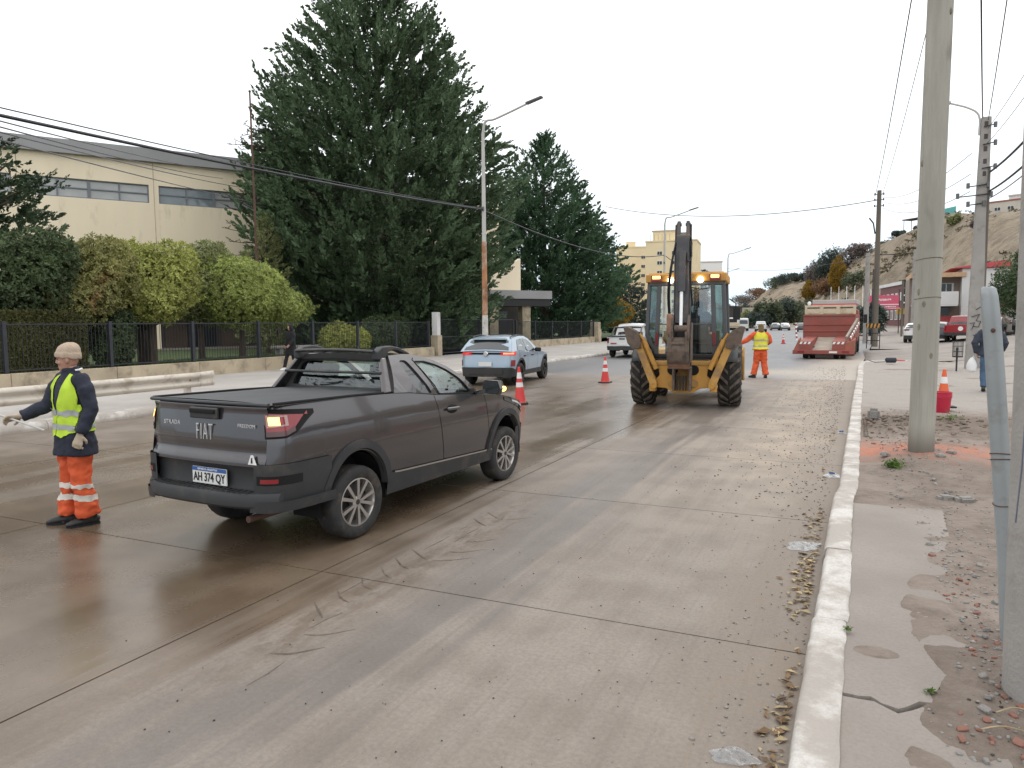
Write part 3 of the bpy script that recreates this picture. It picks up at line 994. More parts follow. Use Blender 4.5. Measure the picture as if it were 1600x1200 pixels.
def crown_tree(name, label, loc, lobes, leaf, m, n, seed, trunk_h=1.5, trunk_r=0.12, per=5, group=None, bark=M_BARK, cat='tree', aspect=0.42, shell=0.55, lean=(0, 0), stems=1, noise=0.22):
    """lobes: (x, y, z, rx, ry, rz) ellipsoids that carry leaf rosettes on and just under their surface"""
    rng = np.random.default_rng(seed)
    root = thing(name, label, cat, loc, 0, group)
    wts = np.array([l[3] * l[5] + l[4] * l[5] for l in lobes]); wts = wts / wts.sum()
    Ps, Ns = [], []
    for l, w in zip(lobes, wts):
        k = int(n * w)
        v = rng.normal(size=(k, 3)); v /= np.linalg.norm(v, axis=1, keepdims=True)
        s = 1 + noise * (fbm(v[:, 0] * 2.6 + 9, v[:, 1] * 2.6 + v[:, 2] * 2.1, seed, 4) - 0.5) * 2
        d = np.where(rng.uniform(size=k) < shell, rng.uniform(0.90, 1.02, k), rng.uniform(0.45, 0.95, k))
        P = v * (s * d)[:, None] * np.array(l[3:6]) + np.array(l[:3])
        Ps.append(P); Ns.append(v + np.array([0, 0, 0.35]) + rng.normal(0, 0.35, v.shape))
    P, Nn = np.concatenate(Ps), np.concatenate(Ns)
    ks = rng.integers(0, len(P), max(8, n // 130)); sh_ = rng.uniform(0.03, 0.16, (len(ks), 1, 1)) * lobes[0][3]
    cc = np.array(lobes[0][:3]); dv = P[ks] - cc; dv /= np.linalg.norm(dv, axis=1, keepdims=True) + 1e-9
    sp_ = (P[ks][:, None, :] + (dv + np.array([0, 0, 0.5]))[:, None, :] * sh_ * np.linspace(0.1, 1, 7)[None, :, None] + rng.normal(0, .02, (len(ks), 7, 3))).reshape(-1, 3)
    P = np.concatenate([P, sp_]); Nn = np.concatenate([Nn, np.repeat(dv, 7, 0)])
    leaf_mesh('crown', P, Nn, leaf, m, rng, per, root, aspect)
    if trunk_h:
        mb = MB()
        for q in range(stems):
            ox = (q - (stems - 1) / 2) * trunk_r * 2.4
            zc = min(l[2] for l in lobes)
            mb.tube([(ox, 0, -0.1), (ox * 1.3 + lean[0] * 0.4 + rnd.uniform(-.04, .04), lean[1] * 0.4, trunk_h * 0.55), (ox * 1.8 + lean[0], lean[1], max(trunk_h, zc * 0.9))], [trunk_r * 1.25, trunk_r, trunk_r * 0.7], 8)
        mb.obj('trunk', bark, root, smooth=True)
        mb = MB()
        for l in lobes:
            for _ in range(3):
                q = Vector(l[:3]) + Vector((rnd.uniform(-.6, .6) * l[3], rnd.uniform(-.6, .6) * l[4], rnd.uniform(-.2, .6) * l[5]))
                a_ = Vector((lean[0] * 0.8, lean[1] * 0.8, trunk_h * 0.9))
                mb.tube([a_, (a_ + q) / 2 + Vector((rnd.uniform(-.1, .1), rnd.uniform(-.1, .1), -0.1)), q], [trunk_r * 0.6, trunk_r * 0.4, trunk_r * 0.15], 5)
        mb.obj('limbs', bark, root, smooth=True)
    return root


# ------------------------------------------------------------------ the long cream building on the left
sch = thing('long_building', 'long cream two-storey building with grey fascia and strip windows behind the trees', 'building', (-37.8, 30.5, 0), R(58))


def wall_with_openings(mb, x0, x1, z0, z1, openings, y=0.0, th=0.25):
    """rectangles around the openings (xa, xb, za, zb), all of one row"""
    xs_ = sorted({x0, x1, *[o[0] for o in openings], *[o[1] for o in openings]})
    for a_, b_ in zip(xs_[:-1], xs_[1:]):
        op = [o for o in openings if o[0] <= a_ + 1e-6 and o[1] >= b_ - 1e-6]
        if not op:
            mb.box(((a_ + b_) / 2, y + th / 2, (z0 + z1) / 2), (b_ - a_, th, z1 - z0))
        else:
            za, zb = op[0][2], op[0][3]
            mb.box(((a_ + b_) / 2, y + th / 2, (z0 + za) / 2), (b_ - a_, th, za - z0))
            mb.box(((a_ + b_) / 2, y + th / 2, (zb + z1) / 2), (b_ - a_, th, z1 - zb))


ops = [(-18.9, -12.8, 9.1, 10.15), (-12.4, -6.65, 9.1, 10.15), (-6.1, 0.03, 9.1, 10.15), (0.55, 6.7, 9.1, 10.15), (7.2, 13.3, 9.1, 10.15), (13.8, 19.9, 9.1, 10.15)]
mb = MB(); wall_with_openings(mb, -26, 22, 3.4, 11.45, ops, 0, 0.3)
mb.obj('wall', M_CREAM, sch)
for a_ in (-6.4, 0.29, 6.95, 13.55):
    mb = MB(); mb.box((a_, -0.006, 7.4), (0.03, 0.02, 8.0)); mb.obj('wall_joint', M_CREAM2, sch)
mb = MB(); mb.box((-2, -0.05, 11.83), (48.3, 0.5, 0.75)); mb.obj('fascia', M_GREYROOF, sch)
mb = MB(); mb.box((-2, 9.5, 11.9), (48, 18.4, 0.5)); mb.obj('roof', M_GREYROOF, sch)
for oi, (xa, xb, za, zb) in enumerate(ops):
    mb = MB(); y = 0.12
    n_ = 4; w = (xb - xa) / n_
    for k in range(n_ + 1): mb.box((xa + k * w + (0.03 if k == 0 else -0.03 if k == n_ else 0), y, (za + zb) / 2), (0.16 if k == 2 else 0.07, 0.10, zb - za))
    for z_ in (za + 0.03, (za + zb) / 2 + 0.02, zb - 0.03): mb.box(((xa + xb) / 2, y, z_), (xb - xa, 0.085, 0.06))
    f = mb.obj('window', M_FRAME, sch)
    for k in range(n_):
        for r_ in range(2):
            z0_ = za if r_ == 0 else (za + zb) / 2 + 0.03
            z1_ = (za + zb) / 2 if r_ == 0 else zb
            p = MB().box((xa + (k + 0.5) * w, y + 0.03 + 0.004 * k, (z0_ + z1_) / 2), (w - 0.08, 0.015, z1_ - z0_ - 0.06))
            p.obj('pane', M_WINGLASS if (oi >= 3 and k < 2) else M_WINBLIND, f)
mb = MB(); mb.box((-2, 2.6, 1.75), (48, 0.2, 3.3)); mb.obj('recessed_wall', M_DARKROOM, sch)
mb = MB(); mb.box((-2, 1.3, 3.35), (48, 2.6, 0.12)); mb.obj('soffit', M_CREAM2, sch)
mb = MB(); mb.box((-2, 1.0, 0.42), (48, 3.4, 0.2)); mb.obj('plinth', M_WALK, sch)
for k in range(-4, 5):
    x = k * 6.45
    if x > 21: break
    mb = MB(); mb.box((x, 0.06, 1.9), (0.56, 0.5, 3.1)); mb.obj('column', M_CREAM, sch)
    for q, (mm_, x0_) in enumerate(((M_BROWNPANEL, 1.5), (M_DARKWIN, 3.2), (M_BROWNPANEL, 4.9))):
        p = MB().box((x + x0_, 2.45, 1.55), (1.3, 0.1, 2.2)); p.obj('door_panel', mm_, sch, bevel=0.02)
# far half of the same front, with the raking entrance wall and its canopy
mb = MB(); mb.box((23.3, 0.8, 8.9), (2.6, 0.4, 5.1)); mb.obj('wall', M_CREAM, sch)
mb = MB(); mb.box((23.4, 0.6, 11.83), (2.4, 0.5, 0.75)); mb.obj('fascia', M_GREYROOF, sch)
mb = MB(); mb.prism([(21.8, 4.35), (26.4, 4.35), (26.4, 6.95), (24.1, 5.6)], lambda p: (p[0], 0.3, p[1]), lambda p: (p[0], 0.7, p[1])); mb.obj('raking_wall', M_CREAM, sch)
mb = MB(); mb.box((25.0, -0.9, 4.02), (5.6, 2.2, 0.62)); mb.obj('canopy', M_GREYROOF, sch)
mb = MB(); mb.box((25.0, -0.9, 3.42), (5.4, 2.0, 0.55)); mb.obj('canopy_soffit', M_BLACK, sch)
for x in (22.7, 25.6):
    mb = MB(); mb.box((x, -1.4, 1.85), (0.75, 0.6, 2.6)); mb.obj('column', M_CREAM2, sch)
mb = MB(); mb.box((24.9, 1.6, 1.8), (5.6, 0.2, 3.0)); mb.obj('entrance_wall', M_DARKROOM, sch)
for k in range(2):
    p = MB().box((23.2 + k * 1.9, 1.42, 1.7), (1.5, 0.06, 2.2)); p.obj('entrance_door', M_DARKWIN, sch, bevel=0.02)

# ------------------------------------------------------------------ low wall, fence, gate along the left pavement
M_FENCE = M_IRON


def low_wall(y0, y1, label):
    w = thing('low_wall', label, 'wall', (-20.5, y0, 0.15), 0, 'low garden walls')
    n_ = max(1, round((y1 - y0) / 3.0)); L = (y1 - y0) / n_
    for k in range(n_):
        mb = MB(); mb.box((0, (k + 0.5) * L, 0.235), (0.24, L - 0.014, 0.51)); mb.obj('wall_bay', M_CREAM2, w, bevel=0.012)
    mb = MB(); mb.box((0, (y1 - y0) / 2, 0.10), (0.20, y1 - y0 - 0.02, 0.3)); mb.obj('wall_core', M_CREAM2, w)
    return w


def fence(y0, y1, label, z0=0.62, h=1.42):
    f = thing('iron_fence', label, 'fence', (-20.5, y0, z0), 0, 'iron fences on the low walls')
    n_ = max(1, round((y1 - y0) / 3.05)); L = (y1 - y0) / n_
    post = MB().box((0, 0, h / 2), (0.10, 0.10, h)).mesh('post', False)
    rail = MB().box((0, L / 2, 0), (0.025, L - 0.11, 0.03)).mesh('rail', False)
    bar = MB().box((0, 0, h / 2 - 0.02), (0.011, 0.011, h - 0.16)).mesh('bar', False)
    for k in range(n_ + 1): link_mesh('post', post, M_FENCE, f, (0, k * L, 0))
    nb = 0
    for k in range(n_):
        for zz in (0.10, h - 0.08): link_mesh('rail', rail, M_FENCE, f, (0, k * L, zz))
        q = int(L / 0.115)
        for i in range(1, q):
            link_mesh('bar', bar, M_FENCE, f, (0, k * L + i * L / q, 0.06))
    return f


low_wall(2.6, 33.7, 'long stained cream wall below the clipped shrubs and iron fence')
fence(2.7, 33.3, 'dark iron fence in front of the clipped shrubs, on the long low wall')
low_wall(44.2, 60.6, 'cream wall below the second cypress, beyond the gate')
fence(44.4, 60.4, 'dark iron fence in front of the second cypress, beyond the gate')


def pillar(y, h, w, label, mats):
    p = thing('gate_pillar', label, 'pillar', (-20.5, y, 0.15), 0, 'gate pillars')
    mb = MB(); mb.box((0, 0, 0.55), (w + 0.12, w + 0.12, 1.1)); mb.obj('pillar_base', mats[0], p, bevel=0.02)
    mb = MB(); mb.box((0, 0, 1.1 + (h - 1.1) / 2), (w, w, h - 1.1)); mb.obj('pillar_shaft', mats[1], p, bevel=0.015)
    return p


pillar(34.1, 2.35, 0.34, 'narrow pale gate pillar beside the big cypress', (M_CREAM2, M_WHITEB))
pillar(60.95, 1.75, 0.7, 'stout cream pillar at the far end of the second wall', (M_CREAM2, M_CREAM2))
gt = thing('iron_gate', 'dark iron double gate between the two low walls', 'gate', (-20.5, 34.5, 0.15))
for lf in (0, 1):
    mb = MB()
    y0 = lf * 4.75
    for zz in (0.12, 1.0, 1.95): mb.box((0, y0 + 2.35, zz), (0.05, 4.6, 0.05))
    for yy in (0.05, 4.65): mb.box((0, y0 + yy, 1.0), (0.06, 0.06, 2.0))
    lfp = mb.obj('gate_leaf', M_IRON, gt)
    for i in range(1, 34):
        b_ = MB().box((0, y0 + 0.05 + i * 4.6 / 34, 1.03), (0.018, 0.018, 1.85))
        b_.obj('gate_bar', M_IRON, lfp)

# ------------------------------------------------------------------ guard rail
M_RAIL = mat('cream_guard_rail', (0.52, 0.47, 0.40), 0.55, var=0.1, vs=1.5, dirt=((0.33, 0.28, 0.22), 0.3, 3.0))
gr = thing('guard_rail', 'cream steel crash barrier along the left kerb behind the flagman', 'guard rail', (-13.95, 0, 0.15))
prof = [(0.0, 0.64), (0.035, 0.63), (0.085, 0.585), (0.085, 0.54), (0.02, 0.49), (0.02, 0.45), (0.085, 0.40), (0.085, 0.355), (0.035, 0.31), (0.0, 0.30)]
yspan = [-3.0, 1.5, 5.3, 9.1, 12.35]
for k in range(4):
    mb = MB()
    a_, b_ = yspan[k] + 0.002, yspan[k + 1] + (0.12 if k < 3 else 0)
    o_ = 0.004 * k
    mb.grid(lambda u, v: (prof[min(9, int(round(v * 9)))][0] + o_, a_ + (b_ - a_) * u, prof[min(9, int(round(v * 9)))][1]), 6, 9)
    mb.obj('rail_beam', M_RAIL, gr, smooth=True, solid=0.006, angle=60)
mb = MB()
mb.grid(lambda u, v: (prof[min(9, int(round(v * 9)))][0] * (1 - u * 0.5) + 0.018 - u * 0.12, 12.352 + 0.55 * u, 0.47 + (prof[min(9, int(round(v * 9)))][1] - 0.47) * (1 + 0.05 * u)), 4, 9)
mb.obj('rail_end', M_RAIL, gr, smooth=True, solid=0.006, angle=60)
for yy in (-2.5, 1.4, 5.2, 9.0, 12.1):
    mb = MB(); mb.box((-0.07, yy, 0.27), (0.10, 0.14, 0.56)); mb.obj('rail_post', M_RAIL, gr, bevel=0.008)
    mb = MB(); mb.cyl((0.015, yy, 0.47), (0.035, yy, 0.47), 0.028, 8); mb.obj('bolt', M_REDROOF, gr)

# ------------------------------------------------------------------ trees and shrubs of the left side
cypress('huge dark cypress whose top leaves the picture, behind the tall rusty lamp post', (-26.2, 37.3, 0.3),
        [(0.4, 4.9), (2.0, 6.0), (4.5, 6.9), (7, 7.4), (10, 7.4), (13.5, 6.3), (17.0, 4.9), (19.4, 3.3), (21.3, 2.0), (23.5, 1.2), (25, 0.3)], 4300, 3, L_CYP, up=0.5, L0=1.7, trunk_r=0.5, gaps=0.05, blades=32, bw=0.05, wob=0.42, boughs=340)
cypress('smaller full cypress with a pointed top, left of the digger', (-27.2, 65.5, 0.3),
        [(0.6, 5.6), (2.5, 7.4), (5, 7.7), (8.5, 6.9), (11.5, 5.5), (14.6, 4.0), (17, 2.3), (18.3, 1.2), (19.6, 0.2)], 2500, 8, L_CYP2, up=0.4, L0=1.9, trunk_r=0.4, wob=0.28, blades=32, bw=0.05, boughs=190)
cypress('dark layered conifer cut off by the left edge of the photo', (-25.3, 13.75, 0.4),
        [(0.5, 2.9), (2, 3.5), (3.6, 3.6), (5, 2.6), (6.4, 2.5), (7.4, 1.4), (8.6, 0.3)], 560, 15, L_CEDAR, up=0.10, L0=0.9, gaps=0.40, blades=26, trunk_r=0.18, wob=0.4, name='conifer_tree', bw=0.06, boughs=46)
cypress('grey-green conifer half hidden behind the digger cab', (-28.5, 96, 0.3),
        [(0.5, 3.6), (2.5, 4.2), (5, 3.4), (7.5, 2.0), (9.2, 0.4)], 480, 21, L_FARD, up=0.2, L0=1.9, blades=22, trunk_r=0.25, name='conifer_tree')
cypress('narrow olive conifer between the clipped dome and the huge cypress', (-27.2, 28.6, 0.4),
        [(0.5, 1.1), (2, 1.3), (4, 1.2), (6, 0.8), (7.2, 0.2)], 300, 27, L_DULL, up=0.5, L0=0.9, blades=24, trunk_r=0.12, name='conifer_tree')

# gaunt cedar: long bare-ended boughs in front of the building's right end
cd = thing('cedar_tree', 'gaunt cedar with long thin boughs in front of the right end of the strip windows', 'tree', (-30.2, 33.0, 0.3))
trunk_part(cd, 13.2, 0.28, 0.04)
rng = np.random.default_rng(5)
mb = MB(); SP, SD, SL = [], [], []
for k in range(62):
    z = rng.uniform(3.5, 12.8); a = rng.uniform(PI * 0.55, PI * 1.75) if k % 4 else rng.uniform(0, 2 * PI)
    Lb = (4.6 - 0.22 * z) * rng.uniform(0.6, 1.1) * (0.7 + 0.5 * (z > 5))
    d = np.array([math.cos(a), math.sin(a), 0.0])
    pp = [np.array([0, 0, z]) + d * Lb * t + np.array([0, 0, 0.5 * Lb * (0.25 * t * t - 0.1 * t)]) + rng.normal(0, 0.07, 3) * t for t in np.linspace(0, 1, 6)]
    mb.tube(pp, [0.06, 0.05, 0.04, 0.03, 0.02, 0.010], 5)
    for q in range(13):
        t = rng.uniform(0.25, 1.0); i = int(t * 5)
        p = pp[i] + (pp[min(i + 1, 5)] - pp[i]) * (t * 5 - i)
        td = d * 0.5 + np.array([rng.normal(0, 0.7), rng.normal(0, 0.7), rng.uniform(0.0, 0.7)]); td /= np.linalg.norm(td)
        l_ = rng.uniform(0.25, 0.75) * (1.15 - 0.6 * t)
        mb.tube([p, p + td * l_ * 0.5 + np.array([0, 0, 0.03]), p + td * l_], [0.018, 0.013, 0.006], 4)
        if rng.uniform() < 0.62:
            SP.append(p + td * l_ * 0.15); SD.append(td); SL.append(l_ * 0.9)
mb.obj('limbs', M_BARK, cd, smooth=True)
spray_mesh('crown', np.array(SP), np.array(SD), np.array(SL), L_CEDAR, rng, blades=14, blen=0.28, bwid=0.06, spread=0.9, parent=cd)

SH = 'shrub trees behind the iron fence'
crown_tree('shrub_tree', 'dark green shrub tree nearest the left edge, behind the iron fence', (-22.6, 13.3, 0.45), [(0, 0, 2.7, 1.7, 1.7, 1.5), (0.8, 0.5, 3.5, 1.0, 1.0, 0.8), (-1, -.6, 2.4, 1.1, 1.1, 1.0)], 0.12, L_DARK, 6200, 31, 1.4, group=SH)
crown_tree('shrub_tree', 'shrub tree with reddish brown patches behind the flagman', (-22.8, 15.6, 0.45), [(0, 0, 2.8, 1.8, 1.8, 1.3), (0.5, 0.5, 3.6, 1.0, 1.0, 0.75), (0.7, -.7, 2.2, 1.2, 1.2, 0.8), (-.9, .2, 3.2, .9, .9, .7)], 0.11, L_RED, 6800, 32, 1.4, group=SH)
crown_tree('shrub_tree', 'yellow-green shrub tree with two thick stems behind the fence', (-23.0, 18.2, 0.45), [(0, 0, 2.8, 1.9, 1.9, 1.2), (-.5, -.3, 3.7, 1.0, 1.0, .75), (0.7, 0.6, 3.65, 0.9, 0.9, .8), (.9, -.5, 2.3, 1.2, 1.2, 0.75), (-1, -.2, 2.3, 1.1, 1.1, .75)], 0.12, L_OLIVE, 7600, 33, 1.5, 0.17, group=SH, stems=2)
crown_tree('shrub_tree', 'dull olive shrub tree between the yellow-green and the bright green ones', (-23.9, 21.4, 0.45), [(0, 0, 2.8, 1.5, 1.5, 1.2), (0.2, 0.3, 3.9, 0.95, 0.95, .9), (-.9, -.4, 3.3, .9, .9, .9)], 0.12, L_DULL, 5600, 34, 1.4, group=SH)
crown_tree('shrub_tree', 'bright green dome-shaped shrub tree at the right end of the row', (-22.9, 22.6, 0.45), [(0, 0, 2.7, 2.0, 2.0, 1.5), (0.7, 1.1, 2.2, 1.5, 1.7, 0.85), (-.5, -.5, 3.4, 1.2, 1.2, .95)], 0.11, L_BRIGHT, 8000, 35, 1.5, group=SH)
rng = np.random.default_rng(44)
hd = thing('hedge', 'clipped olive-brown hedge close behind the fence, left of the flagman', 'hedge', (-21.6, 11.0, 0.45))
P = np.stack([rng.uniform(-0.5, 0.5, 9000), rng.uniform(0, 3.6, 9000), rng.uniform(0, 1.9, 9000)], 1)
P[:6000, 0] = 0.5 - np.abs(rng.normal(0, 0.05, 6000)) + 0.1 * (fbm(P[:6000, 1] * 2, P[:6000, 2] * 2, 2) - 0.5)
leaf_mesh('foliage', P, np.stack([np.ones(9000), rng.normal(0, .4, 9000), rng.normal(0.2, .4, 9000)], 1), 0.08, L_HEDGE, rng, 5, hd)
mb = MB()
for k in range(5): mb.tube([(0, 0.4 + k * 0.7, -0.1), (rnd.uniform(-.1, .1), 0.4 + k * 0.7, 1.0), (rnd.uniform(-.2, .2), 0.4 + k * 0.7 + rnd.uniform(-.2, .2), 1.7)], [0.04, 0.03, 0.015], 6)
mb.obj('stems', M_BARK, hd)
crown_tree('bush', 'loose dark green bush behind the fence, just right of the flagman', (-21.7, 15.9, 0.45), [(0, 0, 0.9, 0.5, 0.7, 0.95), (0, .3, 1.5, .4, .5, .5)], 0.09, L_DARK, 2600, 47, 0.5, 0.04, cat='bush')
crown_tree('bush', 'low yellowing bush under the huge cypress, behind the pickup roof', (-21.6, 27.2, 0.4), [(0, 0, 0.8, 0.6, 1.2, 0.75), (0, 1.3, 0.7, 0.5, 0.9, 0.6)], 0.10, L_OLIVE, 2600, 48, 0.4, 0.04, cat='bush')
crown_tree('bush', 'dark bush under the huge cypress, left of the gate pillar', (-21.9, 31.0, 0.4), [(0, 0, 1.0, 0.7, 1.6, 0.9), (0, 1.4, 1.0, 0.6, 1.0, 0.9)], 0.10, L_DARK, 3000, 49, 0.4, 0.04, cat='bush')
crown_tree('bush', 'golden bush beside the second cypress, left of the digger', (-24.6, 80, 0.2), [(0, 0, 2.6, 2.0, 2.2, 1.4), (0, -1, 3.6, 1.2, 1.2, 0.9)], 0.26, L_YELL, 1500, 50, 1.0, 0.1, cat='bush')
crown_tree('shrub_tree', 'dark round tree left of the far red-roofed house', (-30, 150, 0), [(0, 0, 3.0, 3.0, 3.0, 2.6)], 0.5, L_FARD, 900, 51, 1.2, 0.2)
crown_tree('bare_tree', 'rust-brown bare tree behind the digger cab on its right', (-33, 165, 0), [(0, 0, 6.0, 4.0, 4.0, 3.2)], 0.55, L_RUST, 800, 52, 3, 0.2)
crown_tree('bare_tree', 'airy grey tree standing alone above the far left treetops', (-45, 235, 0), [(0, 0, 13, 3.6, 3.6, 3.4), (1.5, 0, 16, 2.2, 2.2, 1.8), (-1.5, 0, 9, 2.2, 2.2, 2.2)], 0.7, L_FARD, 520, 53, 10, 0.3)

# ------------------------------------------------------------------ buildings far down the road
def block(name, label, loc, rz, w, d, h, wall, cols, rows, win=(1.2, 1.1), z0=1.2, dz=2.9, roof=None, cat='building', x0=None, dx=None, parapet=0.4, skip=(), side=True, winm=M_DARKWIN, hip=None):
    b = thing(name, label, cat, loc, rz)
    mb = MB(); mb.box((0, d / 2, h / 2), (w, d, h)); mb.obj('wall', wall, b)
    if hip:
        mb = MB(); e_ = 0.5
        mb.add([(-w / 2 - e_, -e_, h + .02), (w / 2 + e_, -e_, h + .02), (w / 2 + e_, d + e_, h + .02), (-w / 2 - e_, d + e_, h + .02), (-w / 4, d / 2, h + hip), (w / 4, d / 2, h + hip)],
               [(0, 1, 5, 4), (1, 2, 5), (2, 3, 4, 5), (3, 0, 4), (3, 2, 1, 0)])
        mb.obj('roof', roof, b)
    else:
        mb = MB(); mb.box((0, d / 2, h + parapet / 2 + 0.002), (w + 0.3, d + 0.3, parapet)); mb.obj('roof', roof or wall, b)
    dx = dx or w / cols
    x0 = x0 if x0 is not None else -w / 2 + dx / 2
    for r_ in range(rows):
        for c_ in range(cols):
            if (r_, c_) in skip: continue
            x, z = x0 + c_ * dx, z0 + r_ * dz + win[1] / 2
            mb = MB(); mb.box((x, -0.03, z), (win[0], 0.06, win[1])); f = mb.obj('window', M_WHITE, b)
            for s_ in (-1, 1):
                p = MB().box((x + s_ * win[0] * 0.24, -0.07, z), (win[0] * 0.42, 0.04, win[1] * 0.86)); p.obj('pane', winm, f)
    return b


t1 = block('apartment_tower', 'yellow apartment tower with a rooftop tank house behind the digger boom', (-48.8, 213, 0), R(6), 14.5, 14, 25.0, M_YELLOWB, 3, 8, (1.5, 1.1), 1.6, 2.8, x0=-3.2, dx=4.2)
mb = MB(); mb.box((-2.6, 6, 26.9), (6.2, 6, 3.0)); mb.obj('tank_house', M_YELLOWB, t1)
mb = MB(); mb.box((-2.6, 6, 28.5), (6.8, 6.6, 0.25)); mb.obj('tank_house_roof', M_PALEB, t1)
for k in range(7):
    mb = MB(); mb.cyl((-7 + k * 1.1, 0.3, 25.3), (-7 + k * 1.1, 0.3, 27.2), 0.05, 5); mb.obj('roof_rail', M_FRAME, t1)
for r_ in range(8):
    mb = MB(); mb.box((-7.29, 7, 2.2 + r_ * 2.8), (0.08, 1.3, 1.0)); mb.obj('side_window', M_DARKWIN, t1)
t2 = block('apartment_tower', 'second yellow apartment tower, partly behind the pointed cypress', (-66.5, 238, 0), R(20), 11.0, 12, 26.3, M_YELLOWB, 2, 8, (1.3, 1.1), 1.6, 3.0)
mb = MB(); mb.box((-1, 5, 27.5), (3, 4, 2.2)); mb.obj('tank_house', M_YELLOWB, t2)
for r_ in range(8):
    mb = MB(); mb.box((5.53, 5, 2.4 + r_ * 3.0), (0.08, 1.2, 1.0)); mb.obj('side_window', M_DARKWIN, t2)
wb = block('white_building', 'plain white block with dark side balconies behind the digger roof', (-46.0, 262, 0), R(16), 7.6, 10, 22.3, M_WHITE, 1, 1, (0.01, 0.01), roof=M_PALEB)
for r_ in range(4):
    mb = MB(); mb.box((-4.6, 4.5, 14.4 + r_ * 2.3), (0.7, 8, 1.1)); mb.obj('balcony', M_DARKWIN, wb)
block('far_house', 'pale far house with a red hipped roof at the end of the road', (-41, 208, 0), R(-8), 11, 8, 5.6, M_PALEB, 4, 2, (1.2, 1.2), 0.8, 2.6, roof=M_REDROOF, hip=3.2, cat='house')
block('far_house', 'dark narrow far house beside the pale red-roofed one', (-34.2, 226, 0), R(-8), 4.5, 6, 6.0, M_DARKROOM, 2, 1, (1.0, 1.2), 0.8, 2.6, cat='house')
block('far_house', 'cream low house under the bare slope at the road end', (-31.0, 250, 0), R(-8), 11, 8, 5.8, M_PALEB, 4, 1, (1.2, 1.3), 1.2, 2.6, cat='house', roof=M_PALEB)

# maroon shop with the pink hoarding
ms = thing('maroon_shop', 'maroon two-storey shop with white cornice and black corner sign', 'building', (6.6, 125, 0.2), R(100))
mb = MB(); mb.box((8, -6, 3.5), (16, 12, 7.0)); mb.obj('wall', M_MAROON, ms)
mb = MB(); mb.box((8, -6, 7.25), (16.4, 12.4, 0.5)); mb.obj('cornice', M_WHITEB, ms)
for k, x in enumerate((1.6, 4.4, 7.2, 10.2, 13.4)):
    for z_, hh_ in ((5.2, 1.2), (2.4, 1.5)):
        if k == 4 and z_ < 3: continue
        mb = MB(); mb.box((x, 0.05, z_), (1.5, 0.1, hh_)); f = mb.obj('window', M_WHITEB, ms)
        p = MB().box((x, 0.11, z_), (1.2, 0.03, hh_ - 0.25)); p.obj('pane', M_WINBLIND, f)
mb = MB(); mb.box((13.2, 0.06, 1.5), (1.5, 0.12, 3.0)); mb.obj('door', M_WHITEB, ms)
mb = MB(); mb.box((1.0, 0.06, 1.3), (1.0, 0.12, 2.6)); mb.obj('door', M_DARKWIN, ms)
sg = thing('corner_sign', 'black upright sign with white dots on the corner of the maroon shop', 'sign', (6.9, 123.6, 3.9))
mb = MB(); mb.box((0, 0, 1.9), (1.5, 0.3, 3.8)); mb.obj('board', M_BLACK, sg)
for k in range(9):
    mb = MB(); mb.ell((-0.45 + 0.45 * (k % 3) + rnd.uniform(-.08, .08), -0.16, 0.5 + 0.36 * k), (0.13, 0.02, 0.13), 8, 4); mb.obj('dot', M_WHITE, sg)
sg = thing('gold_sign', 'ochre fascia sign below the black corner sign', 'sign', (7.3, 124.5, 2.75))
mb = MB(); mb.box((0, 0, 0.4), (3.4, 0.25, 0.9)); mb.obj('board', mat('ochre_sign', (0.42, 0.27, 0.03), 0.5), sg, bevel=0.02)
sg = thing('white_sign', 'small white sign with black print right of the black corner sign', 'sign', (8.55, 110, 4.6))
mb = MB(); mb.box((0, 0, 1.2), (1.1, 0.15, 2.9)); mb.obj('board', M_WHITE, sg)
for z_ in (0.25, 1.4, 2.3):
    mb = MB(); mb.box((0, -0.09, z_), (0.7, 0.03, 0.42)); mb.obj('print', M_BLACK if z_ != 1.4 else M_PINK, sg)
mb = MB(); mb.cyl((0, 0.05, -4.5), (0, 0.05, -0.2), 0.09, 8); mb.obj('post', M_FRAME, sg)
hb = thing('hoarding', 'pink hoarding with white lettering in front of the maroon shop', 'sign', (3.0, 96, 0.2), R(8))
mb = MB(); mb.box((0, 0, 3.7), (3.1, 0.12, 1.65)); mb.obj('board', M_PINK, hb)
mb = MB(); mb.box((0, -0.065, 3.45), (3.1, 0.02, 0.10)); mb.obj('white_line', M_WHITE, hb)
for z_, h_, n_, x0_ in ((4.0, 0.26, 13, -1.3), (3.2, 0.15, 16, -1.35), (3.0, 0.10, 18, -1.35)):       # too blurred in the photo to read: strokes only
    mb = MB(); q_ = random.Random(int(z_ * 10)); x = x0_
    for k in range(n_):
        w_ = q_.uniform(.07, .15); mb.box((x + w_ / 2, -0.07, z_ + q_.uniform(-.02, .04) * h_ * 4), (w_, 0.015, h_ * q_.uniform(.55, 1.0))); x += w_ + 0.055
    o_ = mb.obj('print', M_WHITE, hb); o_['kind'] = 'stuff'
for x in (-1.4, 1.62):
    mb = MB(); mb.box((x, 0.1, 2.6), (0.10, 0.08, 5.2)); mb.obj('post', M_WHITE if x < 0 else M_BARK, hb)

